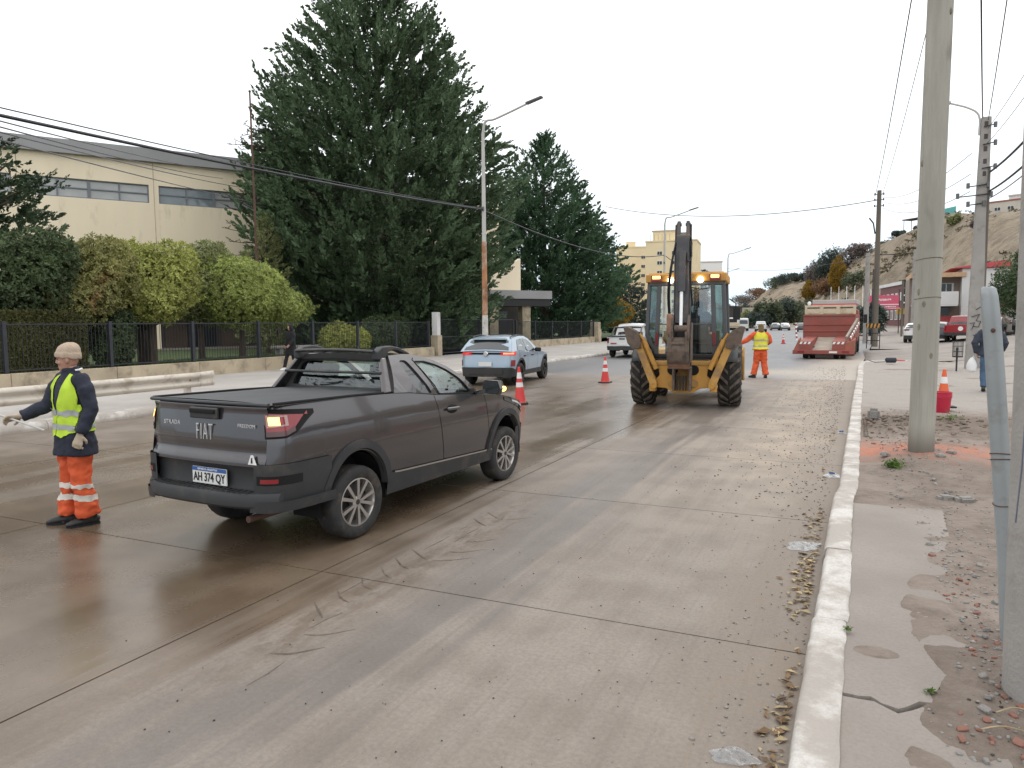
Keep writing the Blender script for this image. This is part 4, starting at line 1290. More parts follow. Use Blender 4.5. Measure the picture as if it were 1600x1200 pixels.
# tan house with the balcony
th_ = thing('balcony_house', 'tan and white two-storey house with a balcony under a flat orange eave', 'building', (11.0, 99, 0.75))
mb = MB(); mb.box((-2.6, 5, 3.0), (5.2, 8, 6.0)); mb.obj('wall', M_TAN, th_)
mb = MB(); mb.box((2.25, 4, 3.45), (4.45, 9, 6.9)); mb.obj('side_wall', M_WHITEB, th_)
mb = MB(); mb.box((-2.4, 3.6, 6.25), (5.6, 8.6, 0.5)); mb.obj('eave', mat('orange_eave', (0.50, 0.33, 0.20), 0.8), th_)
mb = MB(); mb.prism([(-1.2, 6.95), (4.6, 6.95), (4.6, 7.75), (1.0, 7.3)], lambda p: (p[0], -0.8, p[1]), lambda p: (p[0], 8.5, p[1])); mb.obj('roof', M_REDTRIM, th_)
mb = MB(); mb.box((-2.7, -0.2, 2.75), (4.6, 2.3, 0.22)); mb.obj('balcony_slab', M_WHITEB, th_)
mb = MB(); mb.box((-1.3, -1.3, 3.55), (1.9, 0.12, 1.5)); mb.obj('balcony_front', M_WHITEB, th_)
mb = MB(); mb.box((-3.6, -1.25, 3.4), (2.4, 0.08, 1.1)); mb.obj('balcony_grille', M_IRON, th_)
mb = MB(); mb.box((-1.4, 0.97, 4.6), (1.5, 0.08, 1.5)); f = mb.obj('window', M_WHITEB, th_)
for s_ in (-1, 1):
    p = MB().box((-1.4 + s_ * 0.3, 0.915, 4.6), (0.5, 0.03, 1.35)); p.obj('pane', M_DARKWIN, f)
mb = MB(); mb.box((-2.7, 0.95, 0.75), (4.2, 0.1, 1.5)); mb.obj('shop_front', M_REDTRIM, th_)
mb = MB(); mb.box((-1.6, 0.9, 2.1), (1.2, 0.1, 0.8)); mb.obj('shop_window', M_DARKWIN, th_)
mb = MB(); mb.box((0.1, -0.55, 0.8), (1.0, 0.1, 1.3)); mb.obj('green_panel', mat('green_panel', (0.03, 0.28, 0.06), 0.6), th_)
pr = thing('porch_hut', 'small white hut with grey roof and red eave in front of the balcony house', 'building', (12.6, 90, 0.75))
mb = MB(); mb.box((0.7, 2, 1.2), (3.4, 4, 2.4)); mb.obj('wall', M_WHITEB, pr)
mb = MB(); mb.prism([(-1.5, 2.45), (3.2, 2.45), (3.2, 4.4), (1.5, 4.4)], lambda p: (p[0], -0.3, p[1]), lambda p: (p[0], 4.2, p[1])); mb.obj('roof', mat('slate_roof', (0.12, 0.115, 0.13), 0.7), pr)
mb = MB(); mb.box((0.85, -0.36, 2.5), (4.7, 0.1, 0.28)); mb.obj('eave', M_REDTRIM, pr)
crown_tree('leafy_tree', 'drooping green tree behind the parked cars at the right edge', (15.2, 84, 0.8), [(0, 0, 4.6, 3.4, 3.4, 3.0), (1.5, 0, 7.2, 2.8, 2.8, 2.2), (-1.8, -.5, 3.4, 1.8, 1.8, 2.2), (2.6, -.6, 3.0, 2.6, 2.4, 2.6), (0.2, 0, 6.6, 1.9, 1.9, 1.6)], 0.24, L_PEPPER, 5600, 61, 2.2, 0.2)

# ------------------------------------------------------------------ hilltop and slope
def ht(k, t, dz=0.0):
    p = hill_at(k / 12, t)
    return (p[0], p[1], p[2] + dz)


cypress('tall dark conifer on the hilltop right of the concrete pole', ht(2.18, .78, -0.5), [(0.3, 3.4), (4, 3.6), (7, 2.8), (10, 1.6), (13.5, 0.2)], 480, 71, L_FARD, up=0.35, L0=1.9, blades=22, name='conifer_tree')
cypress('lower dark conifer on the hilltop beside the taller one', ht(2.42, .78, -0.5), [(0.3, 2.6), (3, 3.2), (6, 2.2), (9.6, 0.3)], 340, 72, L_FARD, up=0.35, L0=1.5, blades=20, name='conifer_tree')
p = ht(2.72, .80); block('hill_house', 'white flat-roofed house on the hilltop left of the concrete pole', (p[0], p[1], p[2] - 1), R(-20), 9, 8, 8, M_WHITEB, 4, 2, (1.4, 1.3), 2.6, 2.8, cat='house', parapet=0.5)
p = ht(2.25, .725); hw = block('hill_house', 'row of low cream sheds with a reddish roof on the hill edge', (p[0] + 1, p[1], p[2] - 0.5), R(-28), 13, 6, 3.4, M_PALEB, 4, 1, (1.6, 1.0), 1.0, 2.8, cat='house', roof=M_REDROOF)
p = ht(2.1, .75); block('hill_house', 'long whitish wall and house above the cream sheds on the hill', (p[0], p[1], p[2]), R(-28), 14, 6, 5.2, M_WHITEB, 3, 1, (1.2, 1.0), 2.6, 2.8, cat='house', roof=M_PALEB)
p = ht(2.95, .72); tf = thing('sheet_fence', 'turquoise sheet fence on the hill edge', 'fence', (p[0], p[1], p[2] - 0.3), R(-60))
for k in range(5):
    mb = MB(); mb.box((k * 1.9 - 4, 0, 1.1), (1.86, 0.08, 2.2)); mb.obj('sheet', M_TURQ, tf)
p = ht(4.25, .72); kk = thing('lookout_roof', 'dark flat lookout roof among bushes on the hill edge', 'shelter', (p[0], p[1], p[2] - 0.3), R(-45))
mb = MB(); mb.box((0, 0, 4.3), (8, 5, 0.35)); mb.obj('roof', M_DARKROOM, kk)
for x in (-3.4, 3.4):
    for y_ in (-2, 2):
        mb = MB(); mb.cyl((x, y_, -0.5), (x, y_, 4.2), 0.12, 6); mb.obj('post', M_DARKROOM, kk)


def bush(label, loc, w, h, m, n, seed, leaf=0.5, name='bush', cat='bush', th=0.8, d=None):
    d = d or w
    q = random.Random(seed)
    lobes = [(0, 0, h * 0.42, w * .42, d * .42, h * 0.40)]
    for i in range(6):
        a = 2 * PI * i / 6 + q.uniform(-.4, .4); r_ = q.uniform(.15, .34); s_ = q.uniform(.16, .27)
        lobes.append((math.cos(a) * w * r_, math.sin(a) * d * r_, h * q.uniform(.35, .80), w * s_, d * s_, h * q.uniform(.18, .28)))
    return crown_tree(name, label, loc, lobes, leaf, m, n, seed, h * 0.35 * th, max(0.06, h * 0.02), cat=cat, noise=0.5, shell=0.4)


k_ = 100
for kpos, t_, w_, h_, mm_, lb in ((3.55, .70, 6, 3.4, L_FARD, 'dark bush right of the lookout roof'), (4.45, .73, 5, 3.6, L_FARD, 'dark bush under the lookout roof'), (5.0, .72, 6, 2.6, L_FARD, 'low dark bush on the ridge left of the lookout roof'),
                                 (5.6, .73, 9, 3.4, L_FAR, 'grey-green bush on the ridge above the wooden power pole'), (6.16, .565, 12, 9, L_BARE, 'purplish bare thicket on the ridge left of the wooden power pole'),
                                 (5.84, .587, 11, 6.5, L_BARE, 'lower bare thicket next to the dark ridge tree'), (8.15, .66, 7, 7, L_FARD, 'dark pointed bush on the ridge left of the grey thicket'),
                                 (8.5, .64, 6, 4.2, L_FAR, 'green bush just below the ridge at the middle of the slope'), (8.9, .73, 8, 4, L_FARD, 'small dark clump on the far ridge'),
                                 (9.7, .70, 14, 6, L_RUST, 'rust-brown bush at the far end of the ridge'), (10.2, .70, 20, 8, L_FAR, 'broad green thicket at the far end of the ridge'),
                                 (10.8, .55, 18, 9, L_BARE, 'bare grey thicket at the foot of the far ridge'), (2.7, .60, 4, 3.6, L_DULL, 'olive bush on the slope just left of the concrete pole'), (2.35, .55, 5, 3, L_BARE, 'dry bush on the slope right of the concrete pole')):
    bush(lb, ht(kpos, t_, -0.4), w_, h_, mm_, 650, k_, 0.45 if kpos < 5 else 0.65); k_ += 1
bush('round dark tree standing highest on the ridge', ht(7.0, .50, -0.5), 15, 19, L_FARD, 1300, 140, 0.8, 'ridge_tree', 'tree', 1.3)
bush('grey leafless thicket tree below the round dark ridge tree', ht(7.36, .478, -0.5), 15, 13.5, L_BARE, 1200, 141, 0.8, 'bare_tree', 'tree', 1.2)


def poplar(label, loc, h, r, m, seed, n):
    return cypress(label, loc, [(1.5, r * 0.5), (h * 0.3, r), (h * 0.65, r * 0.8), (h * 0.9, r * 0.35), (h, 0.1)], n, seed, m, up=1.0, L0=2.2, blades=20, trunk_r=0.3, name='poplar_tree', wob=0.15)


poplar('tall golden poplar behind the red truck', ht(6.0, .304, -0.4), 15.5, 3.6, L_YELL, 150, 900)
poplar('small golden poplar left of the tall one', ht(7.28, .283, -0.4), 10.0, 3.2, L_YELL, 151, 500)
for lb, px_, y_, w_, h_, mm_ in (('grey-green bush left of the small poplar', -21.5, 240, 8, 7.5, L_FAR),
                                ('round clipped green tree by the far parked cars', -18.6, 196, 5.2, 7.2, L_FAR), ('dark green hedge behind the far parked cars', -21.8, 196, 9, 4.6, L_FARD), ('tall green bush left of the round clipped tree', -22.4, 204, 5, 7.5, L_FAR),
                                ('olive bush by the far road edge', -25.8, 205, 5, 4.6, L_DULL), ('dark small conifer above the cream far house', -37, 290, 6, 9, L_FARD), ('dark bush beside the red truck cab', 1.2, 92, 4, 3.4, L_FARD)):
    bush(lb, (px_, y_, 0.1), w_, h_, mm_, 700, k_, 0.55); k_ += 1
for k in range(5):
    f = tag(MB().cyl((0, 0, 0), (0, 0, 8.0), 0.07, 8).obj('flagpole', M_WHITE, None, smooth=True), '%s of the five thin white flagpoles behind the red truck' % ('leftmost', 'second from the left', 'middle one', 'second from the right', 'rightmost')[k], 'flagpole', 'row of white flagpoles behind the truck')
    f.location = (-5.5 + k * 1.75, 196 - k * 0.6, 2.0)

rng = np.random.default_rng(91)
N_ = 2600
u_ = rng.uniform(0, NU, N_).astype(int); t_ = (np.clip(rng.beta(1.6, 1.1, N_), 0.04, 0.80) * NV).astype(int)
P = HV[u_, t_] + rng.normal(0, 0.8, (N_, 3)) * np.array([1, 1, 0.05])
keep = fbm(P[:, 0] * 0.06, P[:, 1] * 0.06, 4, 3) > 0.47
P = np.repeat(P[keep], 9, 0); P = P + rng.normal(0, 0.45, P.shape) * np.array([1, 1, 0.35]) + np.array([0, 0, 0.3])
o = leaf_mesh('dry_scrub', P, rng.normal(0, .5, P.shape) + np.array([0, 0, 1.0]), 0.65, leafmat('dry_scrub', (0.125, 0.105, 0.062), 0.4, 0.08, (0.075, 0.085, 0.045), 0.1, 0.03), rng, 3, None, 0.5); o['kind'] = 'stuff'
for lb, kp, tt, w_, h_, mm_ in (('dark bush beside the first small dark clump on the far ridge', 9.2, .72, 9, 5, L_FARD), ('dense green bush below the golden poplar, right side', 5.44, .283, 11, 8, L_FAR), ('leafy thicket on the far ridge crest', 9.05, .50, 15, 8, L_FAR), ('dark thicket crowning the far ridge', 8.7, .55, 12, 7, L_FARD), ('brown thicket low on the far ridge', 9.5, .46, 18, 9, L_RUST), ('grey thicket at the end of the far ridge', 9.9, .5, 18, 10, L_BARE), ('rusty bush between the two golden poplars', 6.48, .283, 10, 8, L_RUST), ('grey bush on the ridge just right of the round dark tree', 6.6, .55, 11, 8, L_BARE), ('dark pointed clump on the ridge left of the round dark tree', 7.7, .55, 9, 11, L_FARD), ('grey-brown bush low between the poplars and the slope', 6.9, .33, 10, 7, L_RUST), ('green thicket at the slope foot behind the truck', 7.4, .1, 16, 8, L_FAR),
                                ('dark green thicket at the slope foot left of the small poplar', 8.0, .1, 15, 7, L_FARD), ('olive bush low on the slope above the far cars', 8.6, .2, 9, 5, L_FAR), ('grey-green thicket low on the far slope', 9.4, .12, 16, 7, L_FAR)):
    bush(lb, ht(kp, tt, -0.4), w_, h_, mm_, 700, k_, 0.6); k_ += 1
for lb, px_, y_, w_, h_, mm_ in (('tall dark green tree behind the far parked cars', -17.0, 215, 6, 8.5, L_FARD), ('green tree between the far cars and the red truck', -12.5, 215, 8, 7.5, L_FAR), ('broad olive bush beside the grey far car', -9.0, 190, 7, 4.4, L_FAR)):
    bush(lb, (px_, y_, 0.1), w_, h_, mm_, 800, k_, 0.5); k_ += 1

# ------------------------------------------------------------------ poles, lamp posts, overhead lines
M_GALV = mat('weathered_steel_post', (0.46, 0.45, 0.43), 0.5, var=0.12, vs=1.4, stretch=(1, 1, 0.5))
M_RUSTPOST = mat('rusting_post', (0.36, 0.17, 0.085), 0.8, var=0.4, vs=2.4, dirt=((0.44, 0.40, 0.36), 0.35, 2.0), bump=0.3, bs=30)
M_RUST = mat('rust_brown', (0.10, 0.052, 0.038), 0.85, var=0.3, vs=3)
M_LED = mat('lamp_housing', (0.12, 0.12, 0.125), 0.5, var=0.05)
M_STICK = mat('peeling_sticker', (0.55, 0.53, 0.50), 0.7, var=0.2, vs=6, dirt=((0.15, 0.11, 0.10), 0.3, 7))
M_CABLE = mat('cable_black', (0.016, 0.018, 0.024), 0.6, var=0.1)
M_WIRE = mat('wire_grey', (0.10, 0.10, 0.11), 0.6, var=0.1)


def lamp_post(label, loc, lower=None, bend=9.25, reach=1.95, rise=0.75):
    p = thing('street_lamp', label, 'street lamp', loc, 0, 'street lamps along the left kerb')
    mb = MB(); mb.tube([(0, 0, -0.1), (0, 0, 1.8), (0, 0, 5.0)], [0.115, 0.112, 0.098], 12); mb.obj('lower_post', M_RUSTPOST if lower else M_GALV, p, smooth=True)
    mb = MB(); mb.tube([(0, 0, 4.95), (0, 0, 5.05), (0, 0, 7.2), (0, 0, bend)], [0.085, 0.085, 0.075, 0.062], 12); mb.obj('upper_post', M_GALV, p, smooth=True)
    arm = smooth_path([(0, 0, bend), (0.12, 0, bend + 0.45), (0.5, 0, bend + rise * 0.66), (reach * 0.62, 0, bend + rise * 0.92), (reach, 0, bend + rise * 1.22)], 18)
    mb = MB(); mb.tube([tuple(q) for q in arm], [0.055] * 6 + [0.042] * 13, 9); mb.obj('arm', M_GALV, p, smooth=True)
    mb = MB(); mb.beam((reach - 0.05, 0, bend + rise * 1.22), (reach + 0.62, 0, bend + rise * 1.44), 0.24, 0.07, w2=0.2); h = mb.obj('lamp_head', M_LED, p, bevel=0.015)
    if lower:
        mb = MB(); mb.tube([(0, 0, 0.55), (0, 0, 2.05)], [0.119, 0.117], 12, cap=False); mb.obj('sticker', M_STICK, p, smooth=True)
        mb = MB(); mb.box((0, -0.10, 6.3), (0.12, 0.08, 0.16)); mb.obj('cable_clamp', M_LED, p, bevel=0.01)
    return p


lamp_post('tall street lamp with a rusty lower post and stickers, behind the blue car', (-13.62, 26.5, 0.15), True)
lamp_post('street lamp seen above the digger in front of the yellow tower', (-13.6, 57.2, 0.15), True, bend=9.3)
lamp_post('street lamp just right of the digger cab with a rusty foot', (-13.6, 88.5, 0.1), True, bend=9.1)
lamp_post('faintest and farthest street lamp, low between digger and hill', (-19.5, 122, 0.1), False, bend=9.1)

fp_ = thing('flagpole', 'thin rusty bare flagpole above the shrubs in front of the cream building', 'flagpole', (-24.2, 24.9, 0.4))
mb = MB(); mb.tube([(0, 0, 0), (0.02, 0, 6), (-0.02, 0, 11.6)], [0.06, 0.05, 0.035], 8); mb.obj('shaft', M_RUST, fp_, smooth=True)
mb = MB(); mb.ell((-0.02, 0, 11.66), (0.06, 0.06, 0.06), 8, 6); mb.obj('finial', M_RUST, fp_, smooth=True)

g = G('weathered_wood')
tcw = g.n.new('ShaderNodeTexCoord')
g.pos = tcw.outputs['Object']
a = g.noise(1.3, 4, 0.6, (2.5, 2.5, 0.35)); st = g.noise(14, 5, 0.7, (3, 3, 0.07)); kn = g.noise(1.9, 2, 0.4, (1.6, 1.6, 0.9))
c = g.mix(g.ss(a, 0.35, 0.7), (0.30, 0.29, 0.25), (0.40, 0.388, 0.34))
c = g.mix(g.ss(st, 0.5, 0.75, 0, 0.5), c, (0.21, 0.20, 0.165))
c = g.mix(g.ss(kn, 0.60, 0.76, 0, 0.6), c, (0.165, 0.145, 0.115))
c = g.mix(g.ss(g.z, 0.62, 0.18, 0, 0.8), c, (0.10, 0.085, 0.066))
g.bump(g.math('ADD', st, g.math('MULTIPLY', a, 0.5)), 0.5, 0.02)
M_POLEWOOD = g.done(c, 0.85)
M_OLDWOOD = mat('old_dark_pole', (0.135, 0.115, 0.095), 0.9, var=0.2, vs=2, bump=0.4, bs=20, stretch=(2, 2, 0.15))
M_CONC = mat('pole_concrete', (0.31, 0.292, 0.275), 0.85, var=0.1, vs=2.2, bump=0.3, bs=50, dirt=((0.22, 0.20, 0.185), 0.25, 2.5))

wp = thing('wooden_pole', 'thick pale weathered wooden pole close by on the right, base in dug earth', 'utility pole', (0.80, 10.45, 0.0))
mb = MB()
mb.tube([(0, 0, -0.1), (0.0, 0, 0.3), (0.008, 0, 2.2), (0.015, 0, 4.2), (0.03, 0, 6.4), (0.04, 0, 8.3)], [0.150, 0.148, 0.145, 0.143, 0.141, 0.14], 28)
sh = mb.obj('shaft', M_POLEWOOD, wp, smooth=True)
for z_, x_ in ((2.14, 0.008), (2.62, 0.010)):
    mb = MB(); mb.tube([(x_ + 0.1465 * math.cos(a_), 0.1465 * math.sin(a_), z_ + 0.012 * math.sin(a_ * 1.5)) for a_ in np.linspace(0, 2 * PI, 25)], 0.0035, 5); mb.obj('wire_band', M_RUST, sh)
rng = np.random.default_rng(12)
for k in range(7):                                    # knots
    a_ = -PI / 2 + rng.uniform(-1.0, 1.0); z_ = rng.uniform(0.8, 6.3); x_ = 0.004 * z_
    mb = MB(); mb.ell((x_ + 0.135 * math.cos(a_), 0.135 * math.sin(a_), z_), (0.028, 0.016, 0.05), 10, 6); mb.obj('knot', mat('knot_wood_%d' % k, (0.20, 0.18, 0.145), 0.9, var=0.3, vs=20) if k == 0 else bpy.data.materials['knot_wood_0'], sh, smooth=True)

p2_ = thing('wooden_pole', 'distant dark wooden power pole beside the red truck', 'utility pole', (1.22, 54.5, 0.05))
mb = MB(); mb.tube([(0, 0, -0.1), (0, 0, 5), (0, 0, 10.3)], [0.19, 0.17, 0.13], 12); mb.obj('shaft', M_OLDWOOD, p2_, smooth=True)
for z_ in (9.3, 9.7, 10.05):
    mb = MB(); mb.cyl((-0.28, 0, z_), (0.28, 0, z_), 0.025, 6); a_ = mb.obj('insulator_arm', M_IRON, p2_)
    for s_ in (-1, 1):
        mb = MB(); mb.cyl((0.26 * s_, 0, z_ - 0.06), (0.26 * s_, 0, z_ + 0.09), 0.045, 8); mb.obj('insulator', M_LED, a_, smooth=True)
mb = MB(); mb.tube([(-0.18, 0, 7.5), (-0.3, 0, 8.2), (-0.55, 0, 8.55)], 0.05, 6); mb.obj('broken_bracket', M_IRON, p2_)
mb = MB(); mb.tube([(-0.22, -0.1, 0.2), (-0.21, -0.1, 5.2)], 0.035, 6); mb.obj('conduit', M_IRON, p2_)
mb = MB(); mb.box((0.55, 0, 6.1), (1.0, 0.05, 0.05)); mb.obj('side_bracket', M_IRON, p2_)
p3_ = thing('grey_pole', 'short pale pole just left of the distant wooden power pole', 'utility pole', (0.8, 66, 0.05))
mb = MB(); mb.tube([(0, 0, -0.1), (0, 0, 7.2)], [0.22, 0.17], 10); mb.obj('shaft', M_CONC, p3_, smooth=True)
p3_ = thing('thin_pole', 'thin dark post in front of the maroon shop', 'post', (4.3, 84, 0.15))
mb = MB(); mb.tube([(0, 0, -0.1), (0, 0, 5.6)], 0.1, 8); mb.obj('shaft', M_OLDWOOD, p3_, smooth=True)
p3_ = thing('concrete_pole', 'slender light pole between the maroon shop and the near wooden pole', 'utility pole', (5.5, 88, 0.2))
mb = MB(); mb.tube([(0, 0, -0.1), (0, 0, 9.0)], [0.2, 0.13], 8); mb.obj('shaft', M_CONC, p3_, smooth=True)

cp = thing('concrete_pole', 'square concrete power pole with perforated top and a graffiti scrawl', 'utility pole', (3.82, 30.3, 0.1))
mb = MB(); mb.beam((0, 0, -0.1), (0.08, 0, 8.7), 0.50, 0.34, up=(0, 1, 0), w2=0.30, h2=0.22); mb.obj('shaft', M_CONC, cp, bevel=0.03)
for k in range(5):
    mb = MB(); mb.box((0.08, -0.118, 8.45 - k * 0.42), (0.11, 0.02, 0.17)); mb.obj('slot', M_DARKROOM, cp, bevel=0.02)
mb = MB(); mb.tube([tuple(q) for q in smooth_path([(-0.12, -0.05, 8.1), (-0.14, -0.05, 8.75), (-0.45, -0.05, 9.05), (-1.05, -0.05, 9.3)], 12)], 0.035, 7); mb.obj('lamp_arm', M_GALV, cp, smooth=True)
mb = MB(); mb.beam((-1.0, -0.05, 9.3), (-1.5, -0.05, 9.42), 0.2, 0.09); mb.obj('lamp_head', M_GALV, cp, bevel=0.02)
for z_, xa_, xb_ in ((8.35, 0.0, 0.34), (7.75, 0.0, 0.36), (6.95, 0.0, 0.38), (6.35, -0.42, 0.2), (6.02, -0.72, 0.3), (5.72, -0.4, 0.1)):
    mb = MB(); mb.tube([(xa_, -0.15, z_), ((xa_ + xb_) / 2, -0.18, z_ + 0.02), (xb_, -0.15, z_ + 0.06)], 0.02, 6); a_ = mb.obj('insulator_arm', M_IRON, cp)
    for x_ in ((xa_ + .03, xb_) if xa_ < 0 else (xb_,)):
        mb = MB(); mb.cyl((x_, -0.15, z_ - 0.05), (x_, -0.15, z_ + 0.13), 0.055, 8); mb.obj('insulator', M_LED, a_, smooth=True)
mb = MB(); mb.tube([(0.24, -0.1, 0.5), (0.22, -0.12, 7)], 0.045, 6); mb.obj('conduit', M_OLDWOOD, cp)
scr = [[(-.12, 1.85), (.12, 1.95), (.02, 1.72), (.16, 1.7), (.1, 1.5), (-.05, 1.52)], [(-.16, 1.62), (-.02, 1.66), (-.1, 1.42)], [(-.06, 1.22), (.18, 1.18), (.2, 1.4)], [(.0, 2.1), (.2, 2.24)]]
for sc in scr:
    mb = MB(); mb.tube([(x_, -0.188 + 0.008 * z_, z_) for x_, z_ in sc], 0.018, 5, flat=0.6); mb.obj('graffiti_line', M_BLACK, cp)

npole = thing('concrete_pole', 'big round concrete pole cut by the right edge of the photo, very near', 'utility pole', (0.875, 4.02, 0.0))
mb = MB(); mb.tube([(0, 0, -0.1), (-0.035, 0, 3.5), (-0.12, 0, 8.5)], [0.190, 0.182, 0.165], 40); mb.obj('shaft', M_CONC, npole, smooth=True)
for zz, pts_ in ((0, [(-2.95, 1.52), (-2.75, 1.62), (-2.62, 1.45), (-2.66, 1.2), (-2.78, 0.95)]), (1, [(-2.9, 1.3), (-2.7, 1.38)])):
    mb = MB(); mb.tube([(0.191 * math.cos(a_), 0.191 * math.sin(a_), z_) for a_, z_ in pts_], 0.012, 6, flat=0.5); mb.obj('graffiti_line', mat('faded_blue_paint', (0.12, 0.13, 0.18), 0.8) if zz == 0 else bpy.data.materials['faded_blue_paint'], npole)
M_PIPE = mat('grey_zinc_pipe', (0.31, 0.335, 0.345), 0.42, metal=0.15, var=0.05, vs=5, dirt=((0.26, 0.26, 0.25), 0.2, 6))
gp = thing('conduit_pipe', 'grey steel conduit pipe with a flattened top leaning beside the near pole', 'pipe', (0.825, 4.66, 0.1))
gp.rotation_euler = (0, -0.012, 0)
mb = MB()
ring = []
for z_, r_, fl, dx in ((-0.1, 0.046, 1, 0.0), (0.5, 0.046, 1, -0.035), (1.0, 0.046, 1, -0.075), (1.5, 0.045, 1, -0.115), (1.78, 0.044, 0.95, -0.14), (1.90, 0.042, 0.8, -0.152), (1.945, 0.036, 0.5, -0.158), (1.955, 0.022, 0.3, -0.16)):
    ring.append([(dx + r_ * math.cos(a_), r_ * math.sin(a_) * fl, z_) for a_ in np.linspace(0, 2 * PI, 25)[:-1]])
mb.rings(ring); mb.obj('pipe', M_PIPE, gp, smooth=True)
for z_ in (1.02, 1.05, 0.78):
    mb = MB(); mb.tube([(-0.075 + (1.0 - z_) * 0.08 + 0.049 * math.cos(a_), 0.049 * math.sin(a_), z_ + 0.01 * math.sin(a_ + z_ * 9)) for a_ in np.linspace(0, 2 * PI, 21)], 0.0028, 5); mb.obj('wire_band', M_RUST, gp)
mb = MB(); mb.ell((-0.137, -0.045, 1.72), (0.012, 0.008, 0.012), 8, 6); mb.obj('rivet', M_RUST, gp, smooth=True)


def cable(label, a, b, r, m=M_WIRE, sag=0.3, ext=0.0, name='power_cable', group='overhead cables'):
    a, b = Vector(a), Vector(b)
    a = a - (b - a) * ext
    mb = MB(); n_ = 22
    mb.tube([a.lerp(b, t / n_) - Vector((0, 0, sag * 4 * (t / n_) * (1 - t / n_))) for t in range(n_ + 1)], r, 5)
    return tag(mb.obj(name, m, None, smooth=True), label, 'cable', group)


cable('thick black cable from the left edge to the tall rusty lamp post', (-13.6, -7, 5.55), (-13.62, 26.4, 6.42), 0.034, M_CABLE, 0.38)
cable('thinner black line bound just above the thick black cable', (-13.6, -7, 5.80), (-13.62, 26.4, 6.46), 0.013, M_CABLE, 0.40)
cable('black cable sagging from the tall rusty lamp post to the lamp above the digger', (-13.62, 26.4, 6.40), (-13.6, 57.1, 7.05), 0.030, M_CABLE, 0.75)
cable('black cable from the lamp above the digger towards the far lamps', (-13.6, 57.1, 7.05), (-13.6, 88.4, 6.1), 0.028, M_CABLE, 0.5)
cable('black cable between the two farthest lamps', (-13.6, 88.4, 6.1), (-19.5, 122, 6.2), 0.026, M_CABLE, 0.5)
for k, (zz, s_, ht_, lb) in enumerate(((5.72, 4.6, 11.3, 'highest'), (5.62, 4.2, 10.9, 'second highest'), (5.53, 6.4, 10.4, 'third highest'), (5.40, 8.2, 9.4, 'lowest'))):
    cable('%s of four thin grey wires running to the cream building' % lb, (-13.6, 7.9, zz), (-37.8 + .53 * s_ + .1, 30.5 + .848 * s_ - .1, ht_), 0.015, M_WIRE, 0.28, ext=0.5, group='thin wires to the cream building')
cable('thin dark line crossing high over the road to the distant wooden pole', (1.2, 54.5, 9.75), (-22.5, 70, 13.2), 0.026, M_CABLE, 1.0)
cable('faint low line crossing the road beyond the digger', (1.2, 54.5, 6.2), (-13.6, 88.4, 8.0), 0.014, M_WIRE, 0.6)
cable('left one of two lines running overhead from the distant wooden pole', (1.0, 54.5, 10.1), (1.0, -4, 10.4), 0.016, M_CABLE, 0.9)
cable('right one of two lines running overhead from the distant wooden pole', (1.4, 54.5, 10.1), (1.55, -4, 10.4), 0.012, M_WIRE, 0.9)
cable('blue-grey cable going up to the top edge from the concrete pole', (3.78, 30.2, 8.8), (-0.3, 0, 9.3), 0.02, M_CABLE, 0.5)
cable('thin line going up to the top edge right of the blue-grey cable', (3.95, 30.2, 8.7), (0.62, 0, 9.4), 0.014, M_WIRE, 0.5)
cable('upper thick black bundle from the concrete pole to the right edge', (4.05, 30.1, 6.9), (3.7, 12, 6.85), 0.035, M_CABLE, 0.35)
cable('lower thick black bundle from the concrete pole to the right edge', (4.05, 30.1, 6.25), (3.8, 12, 6.3), 0.032, M_CABLE, 0.35)
cable('lowest thin black line from the concrete pole to the right edge', (4.05, 30.1, 6.0), (3.85, 12, 6.1), 0.016, M_CABLE, 0.35)
cable('thin line rising from the concrete pole top to the right edge', (3.95, 30.2, 8.4), (3.4, 12, 8.3), 0.010, M_WIRE, 0.3)
cable('second thin line rising from the concrete pole to the right edge', (3.95, 30.2, 7.9), (3.5, 12, 7.7), 0.010, M_WIRE, 0.3)
for k, (z1_, z2_, lb) in enumerate(((7.6, 9.9, 'top'), (6.9, 9.6, 'second'), (6.3, 9.2, 'third'))):
    cable('%s of the thin wires between the concrete pole and the distant wooden pole' % lb, (3.5, 30.2, z1_), (1.45, 54.5, z2_), 0.012, M_WIRE, 0.5, group='wires between the two power poles')

# ------------------------------------------------------------------ vehicles
def paint(name, rgb, metal=0.0, rough=0.28, coat=0.8, dirt=None):
    return mat(name, rgb, rough, metal, var=0.03, vs=2, coat=coat, dirt=dirt)


M_TYRE = mat('tyre_rubber', (0.022, 0.021, 0.021), 0.8, var=0.25, vs=9, bump=0.3, bs=60, dirt=((0.07, 0.058, 0.046), 0.3, 5))
M_ALLOY = mat('alloy', (0.52, 0.50, 0.48), 0.28, metal=0.9, var=0.06, vs=8)
M_ALLOYD = mat('dark_alloy', (0.05, 0.048, 0.046), 0.4, metal=0.5, var=0.1)
M_PLASTIC = mat('black_plastic', (0.028, 0.029, 0.031), 0.55, var=0.12, vs=6, dirt=((0.065, 0.056, 0.047), 0.25, 3))
M_SOFTTOP = mat('bed_cover_vinyl', (0.030, 0.034, 0.038), 0.5, var=0.1, vs=3, bump=0.15, bs=120)
M_GAP = mat('panel_gap', (0.004, 0.004, 0.004), 0.9)
M_CHROME = mat('chrome', (0.75, 0.75, 0.75), 0.12, metal=1.0, var=0.02)
M_BADGE = mat('badge_silver', (0.62, 0.62, 0.63), 0.3, metal=0.35, var=0.03)
M_REDLENS = mat('red_lens', (0.22, 0.008, 0.014), 0.12, var=0.1, coat=0.6)
M_LENSGREY = mat('pale_lens', (0.36, 0.22, 0.21), 0.12, var=0.1, coat=0.6)
